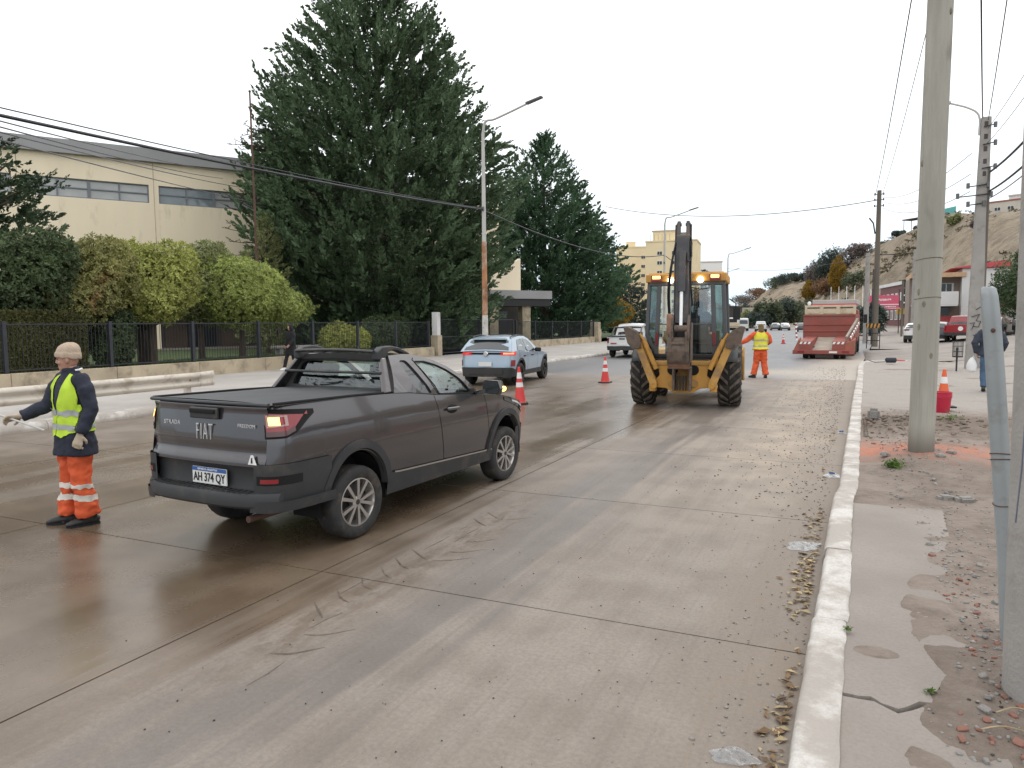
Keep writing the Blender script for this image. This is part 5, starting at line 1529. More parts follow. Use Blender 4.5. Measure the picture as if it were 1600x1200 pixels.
M_DARKLENS = mat('dark_lens', (0.06, 0.012, 0.015), 0.12, var=0.1, coat=0.6)
M_CLEARLENS = mat('clear_lens', (0.55, 0.55, 0.56), 0.1, var=0.1, coat=0.6)
M_AMBERON = mat('amber_lamp_lit', (0.9, 0.5, 0.1), 0.3, emit=(1.0, 0.55, 0.12), estr=4.0)
M_REDON = mat('red_lamp_lit', (0.5, 0.03, 0.03), 0.3, emit=(1.0, 0.08, 0.07), estr=0.35)
M_AMBERDIM = mat('amber_lamp_dim', (0.75, 0.25, 0.14), 0.3, emit=(1.0, 0.40, 0.22), estr=0.9)
M_GLASS = glass_mat('clear_car_glass', (0.62, 0.74, 0.70), 0.02, 0.06)
M_DGLASS = mat('dark_car_glass', (0.025, 0.03, 0.032), 0.04, var=0.1, spec=0.8, coat=0.3)
M_SEAT = mat('seat_fabric', (0.035, 0.035, 0.038), 0.9, var=0.2)
M_TRIMLIGHT = mat('light_cabin_lining', (0.34, 0.35, 0.33), 0.9, var=0.08)
M_PLATE = mat('plate_white', (0.70, 0.70, 0.68), 0.4, var=0.03)
M_PLATEB = mat('plate_blue', (0.03, 0.10, 0.32), 0.4)


class Body:
    """side and end surfaces of a car from its half plan, drawn from rear centre round the right side to front centre"""

    def __init__(self, root, plan, sec, lean=None, n=240):
        self.root = root
        P = smooth_path(plan, n)
        P = [np.array(p) for p in P]
        d = np.concatenate([[0], np.cumsum([np.linalg.norm(P[i + 1] - P[i]) for i in range(n)])])
        self.s = d / d[-1]
        self.x = np.array([max(0, p[0]) for p in P]); self.y = np.maximum.accumulate(np.array([p[1] for p in P]))
        self.sec = sec
        self.lean = lean or (lambda y, z: 0.0)

    def sy(self, y):
        return float(np.interp(y, self.y, self.s))

    def sx_rear(self, x):
        k = int(np.argmax(self.x))
        return float(np.interp(x, self.x[:k], self.s[:k]))

    def at(self, s, z, off=0.0, side=1):
        x = np.interp(s, self.s, self.x); y = np.interp(s, self.s, self.y)
        e = 0.004
        tx = np.interp(s + e, self.s, self.x) - np.interp(s - e, self.s, self.x); ty = np.interp(s + e, self.s, self.y) - np.interp(s - e, self.s, self.y)
        L = math.hypot(tx, ty) or 1
        nx, ny = ty / L, -tx / L
        return (side * (x * self.sec(z) + nx * off), y + ny * off + self.lean(y, z), z)

    def yat(self, s):
        return float(np.interp(s, self.s, self.y))

    def panel(self, name, sa, sb, zlo, zhi, m, ns=24, nz=8, off=0.0, side=1, parent=None, mb=None, both=False):
        fa = sa if callable(sa) else (lambda v: sa)
        fb = sb if callable(sb) else (lambda v: sb)
        own = mb is None
        mb = mb or MB()
        for sd in ((1, -1) if both else (side,)):
            def fn(u, v, sd=sd):
                s = fa(v) * (1 - u) + fb(v) * u
                y = self.yat(s)
                a_, b_ = zlo(y), zhi(y)
                return self.at(s, a_ + (b_ - a_) * v, off, sd)
            mb.grid(fn, ns, nz)
        if own:
            return mb.obj(name, m, parent or self.root, smooth=True, angle=35)


def arch(yc, zc, ay, az, base):
    def f(y):
        b = base(y)
        t = (y - yc) / ay
        return max(b, zc + az * math.sqrt(1 - t * t)) if abs(t) < 1 else b
    return f


def arch_trim(B, yc, zc, ay, az, w, off, zmin, m, both=True, name='arch_trim'):
    """cladding ring that follows a wheel opening"""
    for sd in ((1, -1) if both else (1,)):
        mb = MB()

        def fn(u, v, sd=sd):
            a_ = -0.12 + (PI + 0.24) * u
            k = 0 if v < 0.01 else (1 if v > 0.99 else v)
            y = yc - math.cos(a_) * (ay - 0.006 + (w) * min(1, v * 1.5)); z = zc + math.sin(a_) * (az - 0.006 + (w + 0.012) * min(1, v * 1.5))
            z = max(z, zmin)
            o_ = off if 0.05 < v < 0.75 else (off * 0.85 if v >= 0.75 else off - 0.06)
            if v > 0.95: o_ = 0.0
            return B.at(B.sy(y), z, o_, sd)
        mb.grid(fn, 40, 6)
        mb.obj(name, m, B.root, smooth=True, angle=35)


def well(root, yc, zc, r, x0, x1):
    """dark lining over a wheel: an open arch with its inner wall"""
    mb = MB()
    mb.grid(lambda u, v: (x0 + (x1 - x0) * v, yc + r * math.cos(-0.15 + (PI + .3) * u), zc + (r + .03) * math.sin(-0.15 + (PI + .3) * u)), 20, 1)
    mb.grid(lambda u, v: (x0, yc + r * v * math.cos(-0.15 + (PI + .3) * u), zc + (r + .03) * v * math.sin(-0.15 + (PI + .3) * u)), 20, 1)
    return mb.obj('wheel_well', M_GAP, root)


def wheel(root, c, r, w, side, rimm=M_ALLOY, spokes=10, rr=0.66, name='wheel', detail=True):
    """tyre with rim and hub; side +1: outer face towards +x"""
    x = c[0]
    mb = MB(); h = w / 2
    prof = [(r * rr, -h * .9), (r * (rr + .05), -h), (r * .9, -h * 1.02), (r * .975, -h * .86), (r, -h * .6), (r, h * .6), (r * .975, h * .86), (r * .9, h * 1.02), (r * (rr + .05), h), (r * rr, h * .9)]
    mb.lathe(prof, c, 36 if detail else 20, 'X')
    wl = mb.obj(name, M_TYRE, root, smooth=True, angle=50)
    s = side
    mb = MB()
    mb.lathe([(r * rr, s * h * .9), (r * (rr - .03), s * h * .92), (r * (rr - .06), s * h * .7), (r * (rr - .1), s * h * .1)], c, 32 if detail else 18, 'X')
    mb.obj('rim', rimm, wl, smooth=True)
    mb = MB(); mb.lathe([(r * rr, s * h * .05), (0.001, s * h * .05)], c, 24, 'X'); mb.obj('brake_disc', M_ALLOYD, wl)
    mb = MB()
    for k in range(spokes):
        if spokes >= 10:
            a_ = 2 * PI * (k // 2) / (spokes // 2) + (0.17 if k % 2 else -0.17)
            b_ = 2 * PI * (k // 2) / (spokes // 2) + (0.29 if k % 2 else -0.29)
        else:
            a_ = b_ = 2 * PI * k / spokes
        p = (x + s * h * .72, c[1] + math.cos(a_) * r * .12, c[2] + math.sin(a_) * r * .12)
        q = (x + s * h * .80, c[1] + math.cos(b_) * r * (rr - .03), c[2] + math.sin(b_) * r * (rr - .03))
        mb.beam(p, q, r * .075, 0.03, up=(1, 0, 0), w2=r * .10)
    mb.lathe([(0.001, s * h * .86), (r * .11, s * h * .84), (r * .16, s * h * .72), (r * .17, s * h * .3)], c, 20, 'X')
    mb.obj('spokes', rimm, wl, smooth=True, angle=30)
    if detail:
        mb = MB(); mb.lathe([(0.001, s * h * .875), (r * .075, s * h * .87), (r * .08, s * h * .83)], c, 16, 'X'); mb.obj('hub_cap', M_ALLOYD, wl, smooth=True)
    return wl


def holed(name, outer, holes, fmap, m, parent, solid=0.0):
    bm = bmesh.new()
    edges = []
    for loop in [outer] + holes:
        vs = [bm.verts.new((p[0], p[1], 0)) for p in loop]
        for i in range(len(vs)): edges.append(bm.edges.new((vs[i], vs[(i + 1) % len(vs)])))
    bmesh.ops.triangle_fill(bm, use_beauty=True, edges=edges)
    for v in bm.verts: v.co = Vector(fmap(v.co.x, v.co.y))
    bmesh.ops.recalc_face_normals(bm, faces=bm.faces)
    me = bpy.data.meshes.new(name); bm.to_mesh(me); bm.free()
    o = bpy.data.objects.new(name, me); COL.objects.link(o); me.materials.append(m); o.parent = parent
    if solid:
        md = o.modifiers.new('solid', 'SOLIDIFY'); md.thickness = solid; md.offset = 0
    return o


def dense(poly, step=0.06):
    o = []
    for i, p in enumerate(poly):
        q = poly[(i + 1) % len(poly)]
        k = max(1, int(math.hypot(q[0] - p[0], q[1] - p[1]) / step))
        o += [(p[0] + (q[0] - p[0]) * t / k, p[1] + (q[1] - p[1]) * t / k) for t in range(k)]
    return o


def ring_frame(name, outer, inner, c, fmap, m, parent, n=72):
    """band between two star-shaped outlines (or a filled outline when inner is None)"""
    def hit(poly, a):
        d = np.array([math.cos(a), math.sin(a)]); best = 0
        for i in range(len(poly)):
            p, q = np.array(poly[i]) - c, np.array(poly[(i + 1) % len(poly)]) - c
            e = q - p; den = d[0] * e[1] - d[1] * e[0]
            if abs(den) < 1e-12: continue
            t = (p[0] * e[1] - p[1] * e[0]) / den; u = (p[0] * d[1] - p[1] * d[0]) / den
            if t > 0 and -1e-9 <= u <= 1 + 1e-9: best = max(best, t)
        return c + d * best
    c = np.array(c, float)
    mb = MB(); rows = 4
    def fn(u, v):
        a = 2 * PI * u
        o_ = hit(outer, a); i_ = hit(inner, a) if inner is not None else c + (o_ - c) * 0.02
        q = i_ + (o_ - i_) * v
        return fmap(q[0], q[1])
    mb.grid(fn, n, rows)
    if inner is not None:
        mb.grid(lambda u, v: (lambda q: (lambda w: (w[0], w[1] + 0.03 * v, w[2]))(fmap(q[0], q[1])))(hit(inner, 2 * PI * u)), n, 1)
    return mb.obj(name, m, parent, smooth=False)


def rounded(poly, r=0.04, n=4):
    """corner-rounded polygon"""
    o = []
    m = len(poly)
    for i in range(m):
        a_, b_, c_ = (np.array(poly[(i + k) % m], float) for k in (-1, 0, 1))
        u, w_ = a_ - b_, c_ - b_
        rr_ = min(r, np.linalg.norm(u) * 0.45, np.linalg.norm(w_) * 0.45)
        p, q = b_ + u / np.linalg.norm(u) * rr_, b_ + w_ / np.linalg.norm(w_) * rr_
        for t in np.linspace(0, 1, n):
            o.append(tuple((1 - t) ** 2 * p + 2 * t * (1 - t) * b_ + t * t * q))
    return o


# ------------------------------------------------------------------ the grey-brown pickup in the foreground
M_PICK = mat('grey_brown_metallic', (0.078, 0.071, 0.074), 0.22, metal=0.7, var=0.05, vs=2, coat=0.9, dirt=((0.085, 0.073, 0.064), 0.15, 1.6))
pk = thing('pickup', 'grey-brown pickup with a black bed cover and lit indicators in the foreground', 'pickup', (-4.712, 5.24, 0.0), R(-3.46))
pk.scale = (0.97, 1.06, 1)
sec = interp([0.25, 0.45, 0.62, 0.82, 0.97, 1.05, 1.12, 1.26], [0.93, 0.968, 0.99, 1.0, 0.993, 0.978, 0.955, 0.905])


def pk_lean(y, z):
    w_ = max(0.0, min(1.0, (-0.55 - y) / 0.35))
    return w_ * (0.05 * max(0, z - 0.8) / 0.45)


plan = [(0, -0.955), (0.35, -0.95), (0.60, -0.932), (0.72, -0.905), (0.795, -0.83), (0.828, -0.70), (0.845, -0.45), (0.855, 0.0), (0.857, 0.6), (0.855, 1.2), (0.852, 2.0), (0.845, 2.4), (0.82, 2.75), (0.74, 2.97), (0.55, 3.09), (0.30, 3.14), (0, 3.16)]
B = Body(pk, plan, sec, pk_lean)
zb = interp([-1, 0.0, 0.5, 0.75, 1.1, 1.5, 1.86, 2.0, 2.4, 2.75, 2.95, 3.16], [1.262, 1.245, 1.228, 1.207, 1.158, 1.122, 1.092, 1.078, 1.035, 0.955, 0.88, 0.80])
zs = interp([-1, 0.0, 0.49, 2.13, 3.2], [0.80, 0.55, 0.50, 0.435, 0.42])
RA, FA = (-0.05, 0.33, 0.36, 0.455), (2.47, 0.33, 0.36, 0.455)
low = lambda y: 0.80 if y < -0.43 else zs(y)
zlo_r = arch(*RA, low)
zlo_f = arch(*FA, lambda y: 0.60 if y > 2.9 else zs(y))
core = MB()
core.box((0, -0.12, 0.98), (1.34, 1.30, 0.44)); core.box((0, 1.25, 0.62), (1.50, 1.55, 0.62)); core.box((0, 0.0, 0.55), (1.0, 1.6, 0.36)); core.box((0, 2.4, 0.62), (1.0, 1.1, 0.6))
core.obj('chassis', M_GAP, pk)  # black filler boxes added inside the shell so its panel gaps show dark
for sd, lb in ((1, 'bed_side'), (-1, 'bed_side')):
    B.panel('bed_side', B.sx_rear(0.70), lambda v: B.sy(1.214 - 0.124 * v), zlo_r, zb, M_PICK, 150, 14, 0, sd)
    B.panel('door', lambda v: B.sy(1.224 - 0.124 * v), lambda v: B.sy(2.112 - 0.115 * v), zs, zb, M_PICK, 40, 14, 0, sd)
    B.panel('front_fender', lambda v: B.sy(2.121 - 0.115 * v), 0.985, zlo_f, zb, M_PICK, 110, 12, 0, sd)
    B.panel('sill', B.sy(0.33), B.sy(2.18), lambda y: 0.30, lambda y: zs(y) - 0.004, M_PLASTIC, 40, 6, 0.012, sd)
    B.panel('sill_strip', B.sy(0.42), B.sy(2.14), lambda y: zs(y) - 0.012, lambda y: zs(y) + 0.004, M_ALLOY, 30, 2, 0.016, sd)
    # rear corner of the bumper rising beside the tailgate
    B.panel('bumper_corner', B.sx_rear(0.60), B.sy(-0.385), lambda y: 0.43, lambda y: 0.803, M_PLASTIC, 30, 10, 0.018, sd)
    B.panel('bumper_corner_lip', B.sx_rear(0.60), B.sy(-0.36), lambda y: 0.43, lambda y: 0.515, M_PLASTIC, 30, 4, 0.055 if sd > 0 else 0.055, sd)
    B.panel('rear_reflector', B.sx_rear(0.665), B.sx_rear(0.775), lambda y: 0.655, lambda y: 0.690, M_REDLENS, 8, 2, 0.024, sd)
    B.panel('reflector_recess', B.sx_rear(0.63), B.sy(-0.68), lambda y: 0.640, lambda y: 0.712, M_GAP, 10, 2, 0.021, sd)
    # wrap-round tail lamp
    s0, s1 = B.sx_rear(0.70), B.sy(-0.535)

    def lamp(name, sa, sb, za, zb_, m, off, sd=sd):
        mb = MB()
        mb.grid(lambda u, v: B.at(sa + (sb - sa) * u, za(u) + (zb_(u) - za(u)) * v, off, sd), 26, 4)
        return mb.obj(name, m, pk, smooth=True)
    lo = lambda u: np.interp(u, [0, .35, .55, .8, 1], [1.010, 1.012, 1.045, 1.125, 1.180])
    hi = lambda u: np.interp(u, [0, .3, 1], [1.222, 1.214, 1.192])
    lmp = lamp('tail_lamp', s0 - 0.002, s1 + 0.006, lambda u: lo(u) - 0.012, lambda u: hi(u) + 0.010, M_GAP, 0.006)
    lamp('tail_lamp_lens', s0 + 0.001, s1 - 0.008, lambda u: lo(u) + 0.016, lambda u: hi(u) - 0.026, M_REDLENS, 0.013).parent = lmp
    lamp('tail_lamp_base', s0 + 0.001, s0 + (s1 - s0) * 0.55, lambda u: lo(u * .55) + 0.006, lambda u: lo(u * .55) + 0.045, M_DARKLENS, 0.016).parent = lmp
    sA, sB = s0 + (s1 - s0) * 0.06, s0 + (s1 - s0) * 0.34
    lamp('lamp_surround', sA - 0.002, sB + 0.006, lambda u: 1.085 + 0.012 * u, lambda u: 1.182 - 0.006 * u, M_LENSGREY, 0.018).parent = lmp
    lamp('lamp_smoke', sA + 0.0, sB + 0.001, lambda u: 1.097 + 0.012 * u, lambda u: 1.172 - 0.006 * u, M_REDLENS, 0.021).parent = lmp
    lamp('indicator', sA + 0.001, sB - 0.006, lambda u: 1.103, lambda u: 1.166, M_AMBERON, 0.024).parent = lmp
    # headlight
    mb = MB(); mb.grid(lambda u, v, sd=sd: B.at(B.sy(2.42) + (0.955 - B.sy(2.42)) * u, (zb(B.yat(B.sy(2.42) + (0.955 - B.sy(2.42)) * u)) - 0.015) - v * (0.045 + 0.10 * u), 0.008, sd), 24, 4)
    hl = mb.obj('headlight', M_DGLASS, pk, smooth=True)
    mb = MB(); mb.grid(lambda u, v, sd=sd: B.at(B.sy(2.6) + (0.945 - B.sy(2.6)) * u, (zb(B.yat(B.sy(2.6) + (0.945 - B.sy(2.6)) * u)) - 0.03) - v * (0.02 + 0.03 * u), 0.013, sd), 14, 2)
    mb.obj('headlight_strip', M_CLEARLENS, hl, smooth=True)
    # crease lines
    hd_ = MB(); c_ = B.at(B.sy(1.36), 0.985, 0.0, sd)
    hd_.ell((c_[0] - sd * .004, c_[1], c_[2]), (0.014, 0.105, 0.052), 18, 10)
    hc = hd_.obj('handle_cup', M_GAP, pk, smooth=True)
    hb_ = MB(); hb_.beam((c_[0] + sd * .022, c_[1] - 0.115, c_[2] + 0.012), (c_[0] + sd * .022, c_[1] + 0.10, c_[2] + 0.004), 0.03, 0.034)
    hb_.obj('handle', M_PICK, hc, bevel=0.012)
    # mirror with lit repeater
    m0 = Vector((sd * 0.80, 1.90, 1.10))
    mb = MB(); mb.beam(m0, m0 + Vector((sd * 0.12, 0.02, 0.03)), 0.09, 0.05)
    mb.rings([[m0 + Vector((sd * (0.10 + x_ * 1.0), 0.02 + 0.10 * d_, 0.06 + z_)) for x_, z_ in ((0, -.06 * k_), (.20 * k_, -.07 * k_), (.235 * k_, .0), (.20 * k_, .095 * k_), (.02, .10 * k_), (-.02, .04 * k_))] for d_, k_ in ((-0.35, .93), (0, 1.0), (0.9, .85), (1.5, .5))])
    mr_ = mb.obj('mirror', M_PICK, pk, smooth=True, angle=30)
    mb = MB(); mb.add([m0 + Vector((sd * (0.10 + x_), -0.019, 0.06 + z_)) for x_, z_ in ((0.005, -.045), (.18, -.055), (.21, 0), (.18, .075), (.02, .078))], [(0, 1, 2, 3, 4)]); mb.obj('mirror_glass', M_DGLASS, mr_)
    mb = MB(); mb.ell(m0 + Vector((sd * 0.315, 0.06, 0.055)), (0.022, 0.055, 0.030), 10, 6); mb.obj('repeater', M_AMBERON, mr_, smooth=True)
arch_trim(B, *RA, 0.085, 0.026, 0.42, M_PLASTIC)
arch_trim(B, *FA, 0.080, 0.026, 0.42, M_PLASTIC)
for sd in (1, -1):
    for (yc, nm) in ((-0.05, 0), (2.47, 1)):
        wheel(pk, (sd * 0.735, yc, 0.322), 0.322, 0.205, sd)
    for yc in (-0.05, 2.47): well(pk, yc, 0.33, 0.40, sd * 0.46, sd * 0.79)
# tailgate with its handle, badges and plate
TG = MB()
TG.grid(lambda u, v: (lambda x, z: (x, np.interp(abs(x), [0, .35, .60, .695], [-0.962, -0.957, -0.938, -0.915]) + pk_lean(-0.93, z) + 0.016 * math.exp(-((z - 0.885) / 0.05) ** 2) - 0.012 * math.exp(-((z - 1.235) / 0.02) ** 2), z))(-0.692 + 1.384 * u, 0.778 + (0.465 - 0.03 * abs(u - .5) * 0) * v), 44, 40)
tg_ = TG.obj('tailgate', M_PICK, pk, smooth=True, angle=60)
mb = MB(); mb.box((0.03, -0.938, 1.178), (0.335, 0.03, 0.092)); hcup = mb.obj('tailgate_handle', M_PLASTIC, pk, bevel=0.012)
mb = MB(); mb.box((0.03, -0.958, 1.196), (0.30, 0.02, 0.036)); mb.obj('handle_grip', M_GAP, hcup, bevel=0.008)
RX = (PI / 2, 0, 0)
text('badge_lettering', 'FIAT', 0.135, M_BADGE, pk, (0.03, -0.9425, 1.022), RX, 0.005, 0.85, bold=-0.002, space=1.3).scale = (0.62, 1.45, 1)
text('badge_lettering', 'STRADA', 0.050, M_BADGE, pk, (-0.40, -0.926, 1.080), RX, 0.003, 1.02, space=1.15)
text('badge_lettering', 'FREEDOM', 0.040, M_BADGE, pk, (0.50, -0.919, 1.092), RX, 0.003, 1.02, space=1.15)
mb = MB(); mb.prism([(0, 0.075), (0.022, 0.075), (0.058, 0.0), (-0.036, 0.0)], lambda p: (0.575 + p[0], -0.945, 0.80 + p[1]), lambda p: (0.575 + p[0], -0.950, 0.80 + p[1])); lg = mb.obj('dealer_emblem', M_WHITE, pk)
mb = MB(); mb.prism([(0.006, 0.055), (0.018, 0.055), (0.018, 0.012), (0.0, 0.012)], lambda p: (0.575 + p[0], -0.9505, 0.80 + p[1]), lambda p: (0.575 + p[0], -0.953, 0.80 + p[1])); mb.obj('emblem_mark', M_BLACK, lg)
# bumper: recess panel, step, plate
mb = MB(); mb.grid(lambda u, v: (-0.64 + 1.28 * u, -0.905 - 0.02 * (1 - (2 * u - 1) ** 2) + 0.012 * math.sin(v * PI), 0.57 + 0.215 * v), 24, 8); mb.obj('bumper_recess', M_PLASTIC, pk, smooth=True)
mb = MB()
rg = []
for x in np.linspace(-0.80, 0.80, 33):
    e_ = -1.045 + 0.16 * (abs(x) / 0.80) ** 4
    top = 0.578 if abs(x) < 0.60 else 0.578 - 0.0 * (abs(x) - .6)
    rg.append([(x, e_ + 0.02, 0.455), (x, e_, 0.475), (x, e_ - 0.004, 0.545), (x, e_ + 0.012, top), (x, -0.84, top + 0.012), (x, -0.84, 0.44)])
mb.rings(rg); mb.obj('bumper_step', M_PLASTIC, pk, smooth=True, angle=30)
mb = MB()
for k in range(20): mb.box((-0.56 + k * 0.059, -0.985, 0.590), (0.012, 0.10, 0.006))
o_ = mb.obj('step_ribs', M_PLASTIC, pk); o_['kind'] = 'stuff'
mb = MB(); mb.box((0.075, -0.945, 0.668), (0.415, 0.012, 0.135)); plt = mb.obj('number_plate', M_PLATE, pk, bevel=0.004)
mb = MB(); mb.box((0.075, -0.952, 0.719), (0.412, 0.004, 0.031)); mb.obj('plate_band', M_PLATEB, plt)
text('plate_lettering', 'AH 374 QY', 0.098, M_BLACK, plt, (0.075, -0.953, 0.652), RX, 0.001, 0.80, bold=0.002)
text('plate_lettering', 'REPUBLICA ARGENTINA', 0.022, M_WHITE, plt, (0.06, -0.955, 0.719), RX, 0.001)
for x in (-0.09, 0.24):
    mb = MB(); mb.cyl((x, -0.951, 0.672), (x, -0.955, 0.672), 0.006, 8); mb.obj('plate_screw', M_ALLOYD, plt)
# bed cover
mb = MB(); mb.grid(lambda u, v: (-0.735 + 1.47 * u, -0.90 + 1.52 * v, np.interp(v, [0, 1], [1.262, 1.232]) + 0.022 * (1 - (2 * u - 1) ** 4) + 0.006 * math.sin(u * 17) * math.sin(v * 9) * (1 - abs(2 * u - 1))), 30, 30)
mb.obj('bed_cover', M_SOFTTOP, pk, smooth=True)
mb = MB(); mb.tube([(x, -0.885 - 0.022 * (1 - (x / .75) ** 2), 1.262) for x in np.linspace(-0.72, 0.72, 21)], 0.016, 8); mb.obj('cover_edge', M_SOFTTOP, pk, smooth=True)
for sd in (1, -1):
    mb = MB(); mb.tube([(sd * 0.742, y_, zb(y_) + 0.010) for y_ in np.linspace(-0.86, 0.62, 12)], 0.012, 6); mb.obj('cover_rail', M_GAP, pk, smooth=True)
    mb = MB(); mb.grid(lambda u, v: (sd * (0.752 + 0.03 * v), -0.88 + 1.5 * u, zb(-0.88 + 1.5 * u) + 0.004 - 0.006 * v), 14, 3); mb.obj('bed_rail', M_PICK, pk, smooth=True)


# greenhouse
def gx(y, z):
    w_ = np.interp(z, [1.05, 1.15, 1.25, 1.40, 1.50, 1.57], [0.818, 0.797, 0.772, 0.690, 0.625, 0.575])
    return w_ - 0.05 * max(0, y - 1.2)


def gmap(sd, off=0.0):
    return lambda y, z: (sd * (gx(y, z) + off), y, z)


outer = [(0.50, 1.228), (0.56, 1.34), (0.62, 1.47), (0.66, 1.565), (0.80, 1.572), (0.98, 1.565), (1.15, 1.535), (1.32, 1.487), (1.48, 1.425), (1.64, 1.335), (1.80, 1.225), (1.97, 1.083), (1.86, 1.096), (1.5, 1.124), (1.1, 1.160), (0.75, 1.209)]
dwin = rounded([(1.165, 1.168), (0.985, 1.500), (1.15, 1.492), (1.32, 1.448), (1.47, 1.385), (1.62, 1.295), (1.80, 1.122)], 0.03)
qwin = rounded([(0.815, 1.262), (0.765, 1.515), (0.875, 1.513), (1.075, 1.172), (0.90, 1.195)], 0.035)
for sd in (1, -1):
    holed('cab_side', dense(outer), [dense(dwin, 0.04), dense(qwin, 0.04)], gmap(sd), M_PICK, pk, 0.03)
    d_ = holed('door_glass', dense(dwin), [], gmap(sd, -0.004), M_GLASS, pk)
    holed('quarter_glass', dense(qwin), [], gmap(sd, -0.003), M_DGLASS, pk)
    # black window surround
    inner = [(p[0] * 0.955 + 0.0605, p[1] * 0.955 + 0.0585) for p in dwin]
    holed('window_seal', dense([(1.35 + (p[0] - 1.35) * 1.045, 1.30 + (p[1] - 1.30) * 1.06) for p in dwin], 0.04), [dense(dwin, 0.04)], gmap(sd, 0.018), M_GAP, pk)
    mb = MB(); mb.tube([(sd * (gx(y_, z_) + 0.018), y_, z_) for y_, z_ in ((1.185, 1.158), (1.135, 1.25), (1.05, 1.40), (0.975, 1.52), (1.0, 1.535))], 0.006, 5); mb.obj('door_gap', M_GAP, pk)
mb = MB(); mb.grid(lambda u, v: ((-1 + 2 * u) * np.interp(v, [0, .25, .6, 1], [0.575, 0.575, 0.555, 0.52]), 0.66 + 0.66 * v, np.interp(v, [0, .2, .5, .8, 1], [1.562, 1.572, 1.562, 1.522, 1.487]) + 0.035 * (1 - (2 * u - 1) ** 2)), 20, 14)
mb.obj('roof', M_PICK, pk, smooth=True)
mb = MB(); mb.grid(lambda u, v: ((-1 + 2 * u) * np.interp(v, [0, 1], [0.52, 0.70]), 1.32 + 0.70 * v, np.interp(v, [0, .5, 1], [1.487, 1.31, 1.085]) + 0.03 * (1 - (2 * u - 1) ** 2)), 16, 12)
mb.obj('windscreen', M_GLASS, pk, smooth=True)
mb = MB(); mb.grid(lambda u, v: (lambda y: ((-1 + 2 * u) * np.interp(y, B.y[120:], B.x[120:]) * B.sec(zb(y)) * 0.995, y, zb(y) - 0.003 + 0.055 * (1 - (2 * u - 1) ** 4) * (1 - v * v * .5)))(2.0 + 1.13 * v), 24, 22)
mb.obj('bonnet', M_PICK, pk, smooth=True)
B.panel('front_bumper', 0.80, 1.0, lambda y: 0.28, lambda y: min(0.62, 0.62), M_PLASTIC, 30, 8, 0.02, both=True)
B.panel('grille', 0.90, 1.0, lambda y: 0.62, lambda y: zb(y), M_GAP, 20, 6, 0.004, both=True)
rmap = lambda x, z: (x, 0.575 + 0.09 * (z - 1.23) / 0.33 - 0.03 * (abs(x) / .7) ** 2, z)
rw = rounded([(-0.64, 1.262), (0.64, 1.262), (0.525, 1.512), (-0.525, 1.512)], 0.05)
ring_frame('cab_rear', ([(-0.775, 1.20), (0.775, 1.20), (0.745, 1.30), (0.65, 1.45), (0.57, 1.562), (-0.57, 1.562), (-0.65, 1.45), (-0.745, 1.30)]), rw, (0, 1.385), rmap, M_PLASTIC, pk)
ring_frame('rear_glass', rw, None, (0, 1.385), lambda x, z: (x, rmap(x, z)[1] + 0.012, z), M_GLASS, pk)
# sport bar
for sd in (1, -1):
    pr_ = [(0.50, 1.535), (0.50, 1.615), (0.57, 1.660), (0.70, 1.668), (0.82, 1.648), (0.95, 1.600), (1.0, 1.572), (0.90, 1.578), (0.80, 1.612), (0.72, 1.622), (0.645, 1.600), (0.63, 1.56), (0.61, 1.535)]
    mb = MB(); mb.prism(pr_, lambda p: (sd * 0.565, p[0] + .04, p[1]), lambda p: (sd * 0.485, p[0] + .04, p[1])); mb.obj('sport_bar', M_PLASTIC, pk, bevel=0.014)
    mb = MB(); mb.prism([(0.34, 1.235), (0.52, 1.235), (0.60, 1.56), (0.52, 1.56)], lambda p: (sd * 0.772 - sd * 0.60 * (p[1] - 1.235), p[0] + 0.06, p[1]), lambda p: (sd * 0.71 - sd * 0.60 * (p[1] - 1.235), p[0] + 0.06, p[1])); mb.obj('bar_leg', M_PICK, pk, bevel=0.018)
mb = MB(); mb.tube([(x, 0.535, 1.612 + 0.018 * (1 - (x / .6) ** 2)) for x in np.linspace(-0.52, 0.52, 15)], 0.021, 10, flat=0.8); mb.obj('spoiler_bar', M_PLASTIC, pk, smooth=True)
mb = MB(); mb.grid(lambda u, v: (-0.53 + 1.06 * u, 0.57 + 0.05 * v, 1.525 + 0.05 * v + 0.02 * (1 - (2 * u - 1) ** 2)), 16, 4); mb.obj('rear_header', M_GAP, pk)
mb = MB(); mb.tube([(-0.64, 0.50, 1.415), (0.64, 0.50, 1.415)], 0.014, 8); mb.obj('cross_bar', M_PLASTIC, pk, smooth=True)
mb = MB(); mb.tube([(0.05, 0.85, 1.60), (0.05, 0.80, 1.66)], [0.02, 0.006], 8); mb.obj('aerial_fin', M_BLACK, pk)
# cabin inside
mb = MB(); mb.box((0, 1.78, 0.98), (1.36, 0.42, 0.22)); mb.box((0, 1.05, 0.72), (1.40, 1.2, 0.1)); mb.obj('dashboard', M_SEAT, pk, bevel=0.03)
for sx_ in (-0.36, 0.36):
    mb = MB(); mb.box((sx_, 0.90, 1.06), (0.46, 0.14, 0.56), (-0.25, 0, 0)); mb.box((sx_, 1.12, 0.80), (0.46, 0.48, 0.14)); s_ = mb.obj('seat', M_SEAT, pk, bevel=0.05)
    mb = MB(); mb.box((sx_, 0.815, 1.405), (0.26, 0.09, 0.15), (-0.2, 0, 0)); mb.obj('headrest', M_SEAT, s_, bevel=0.035)
mb = MB(); mb.tube([(-0.36 + 0.185 * math.cos(a_), 1.50 + 0.07 * math.sin(a_), 1.09 + 0.17 * math.sin(a_)) for a_ in np.linspace(0, 2 * PI, 25)], 0.014, 6); mb.obj('steering_wheel', M_BLACK, pk, smooth=True)
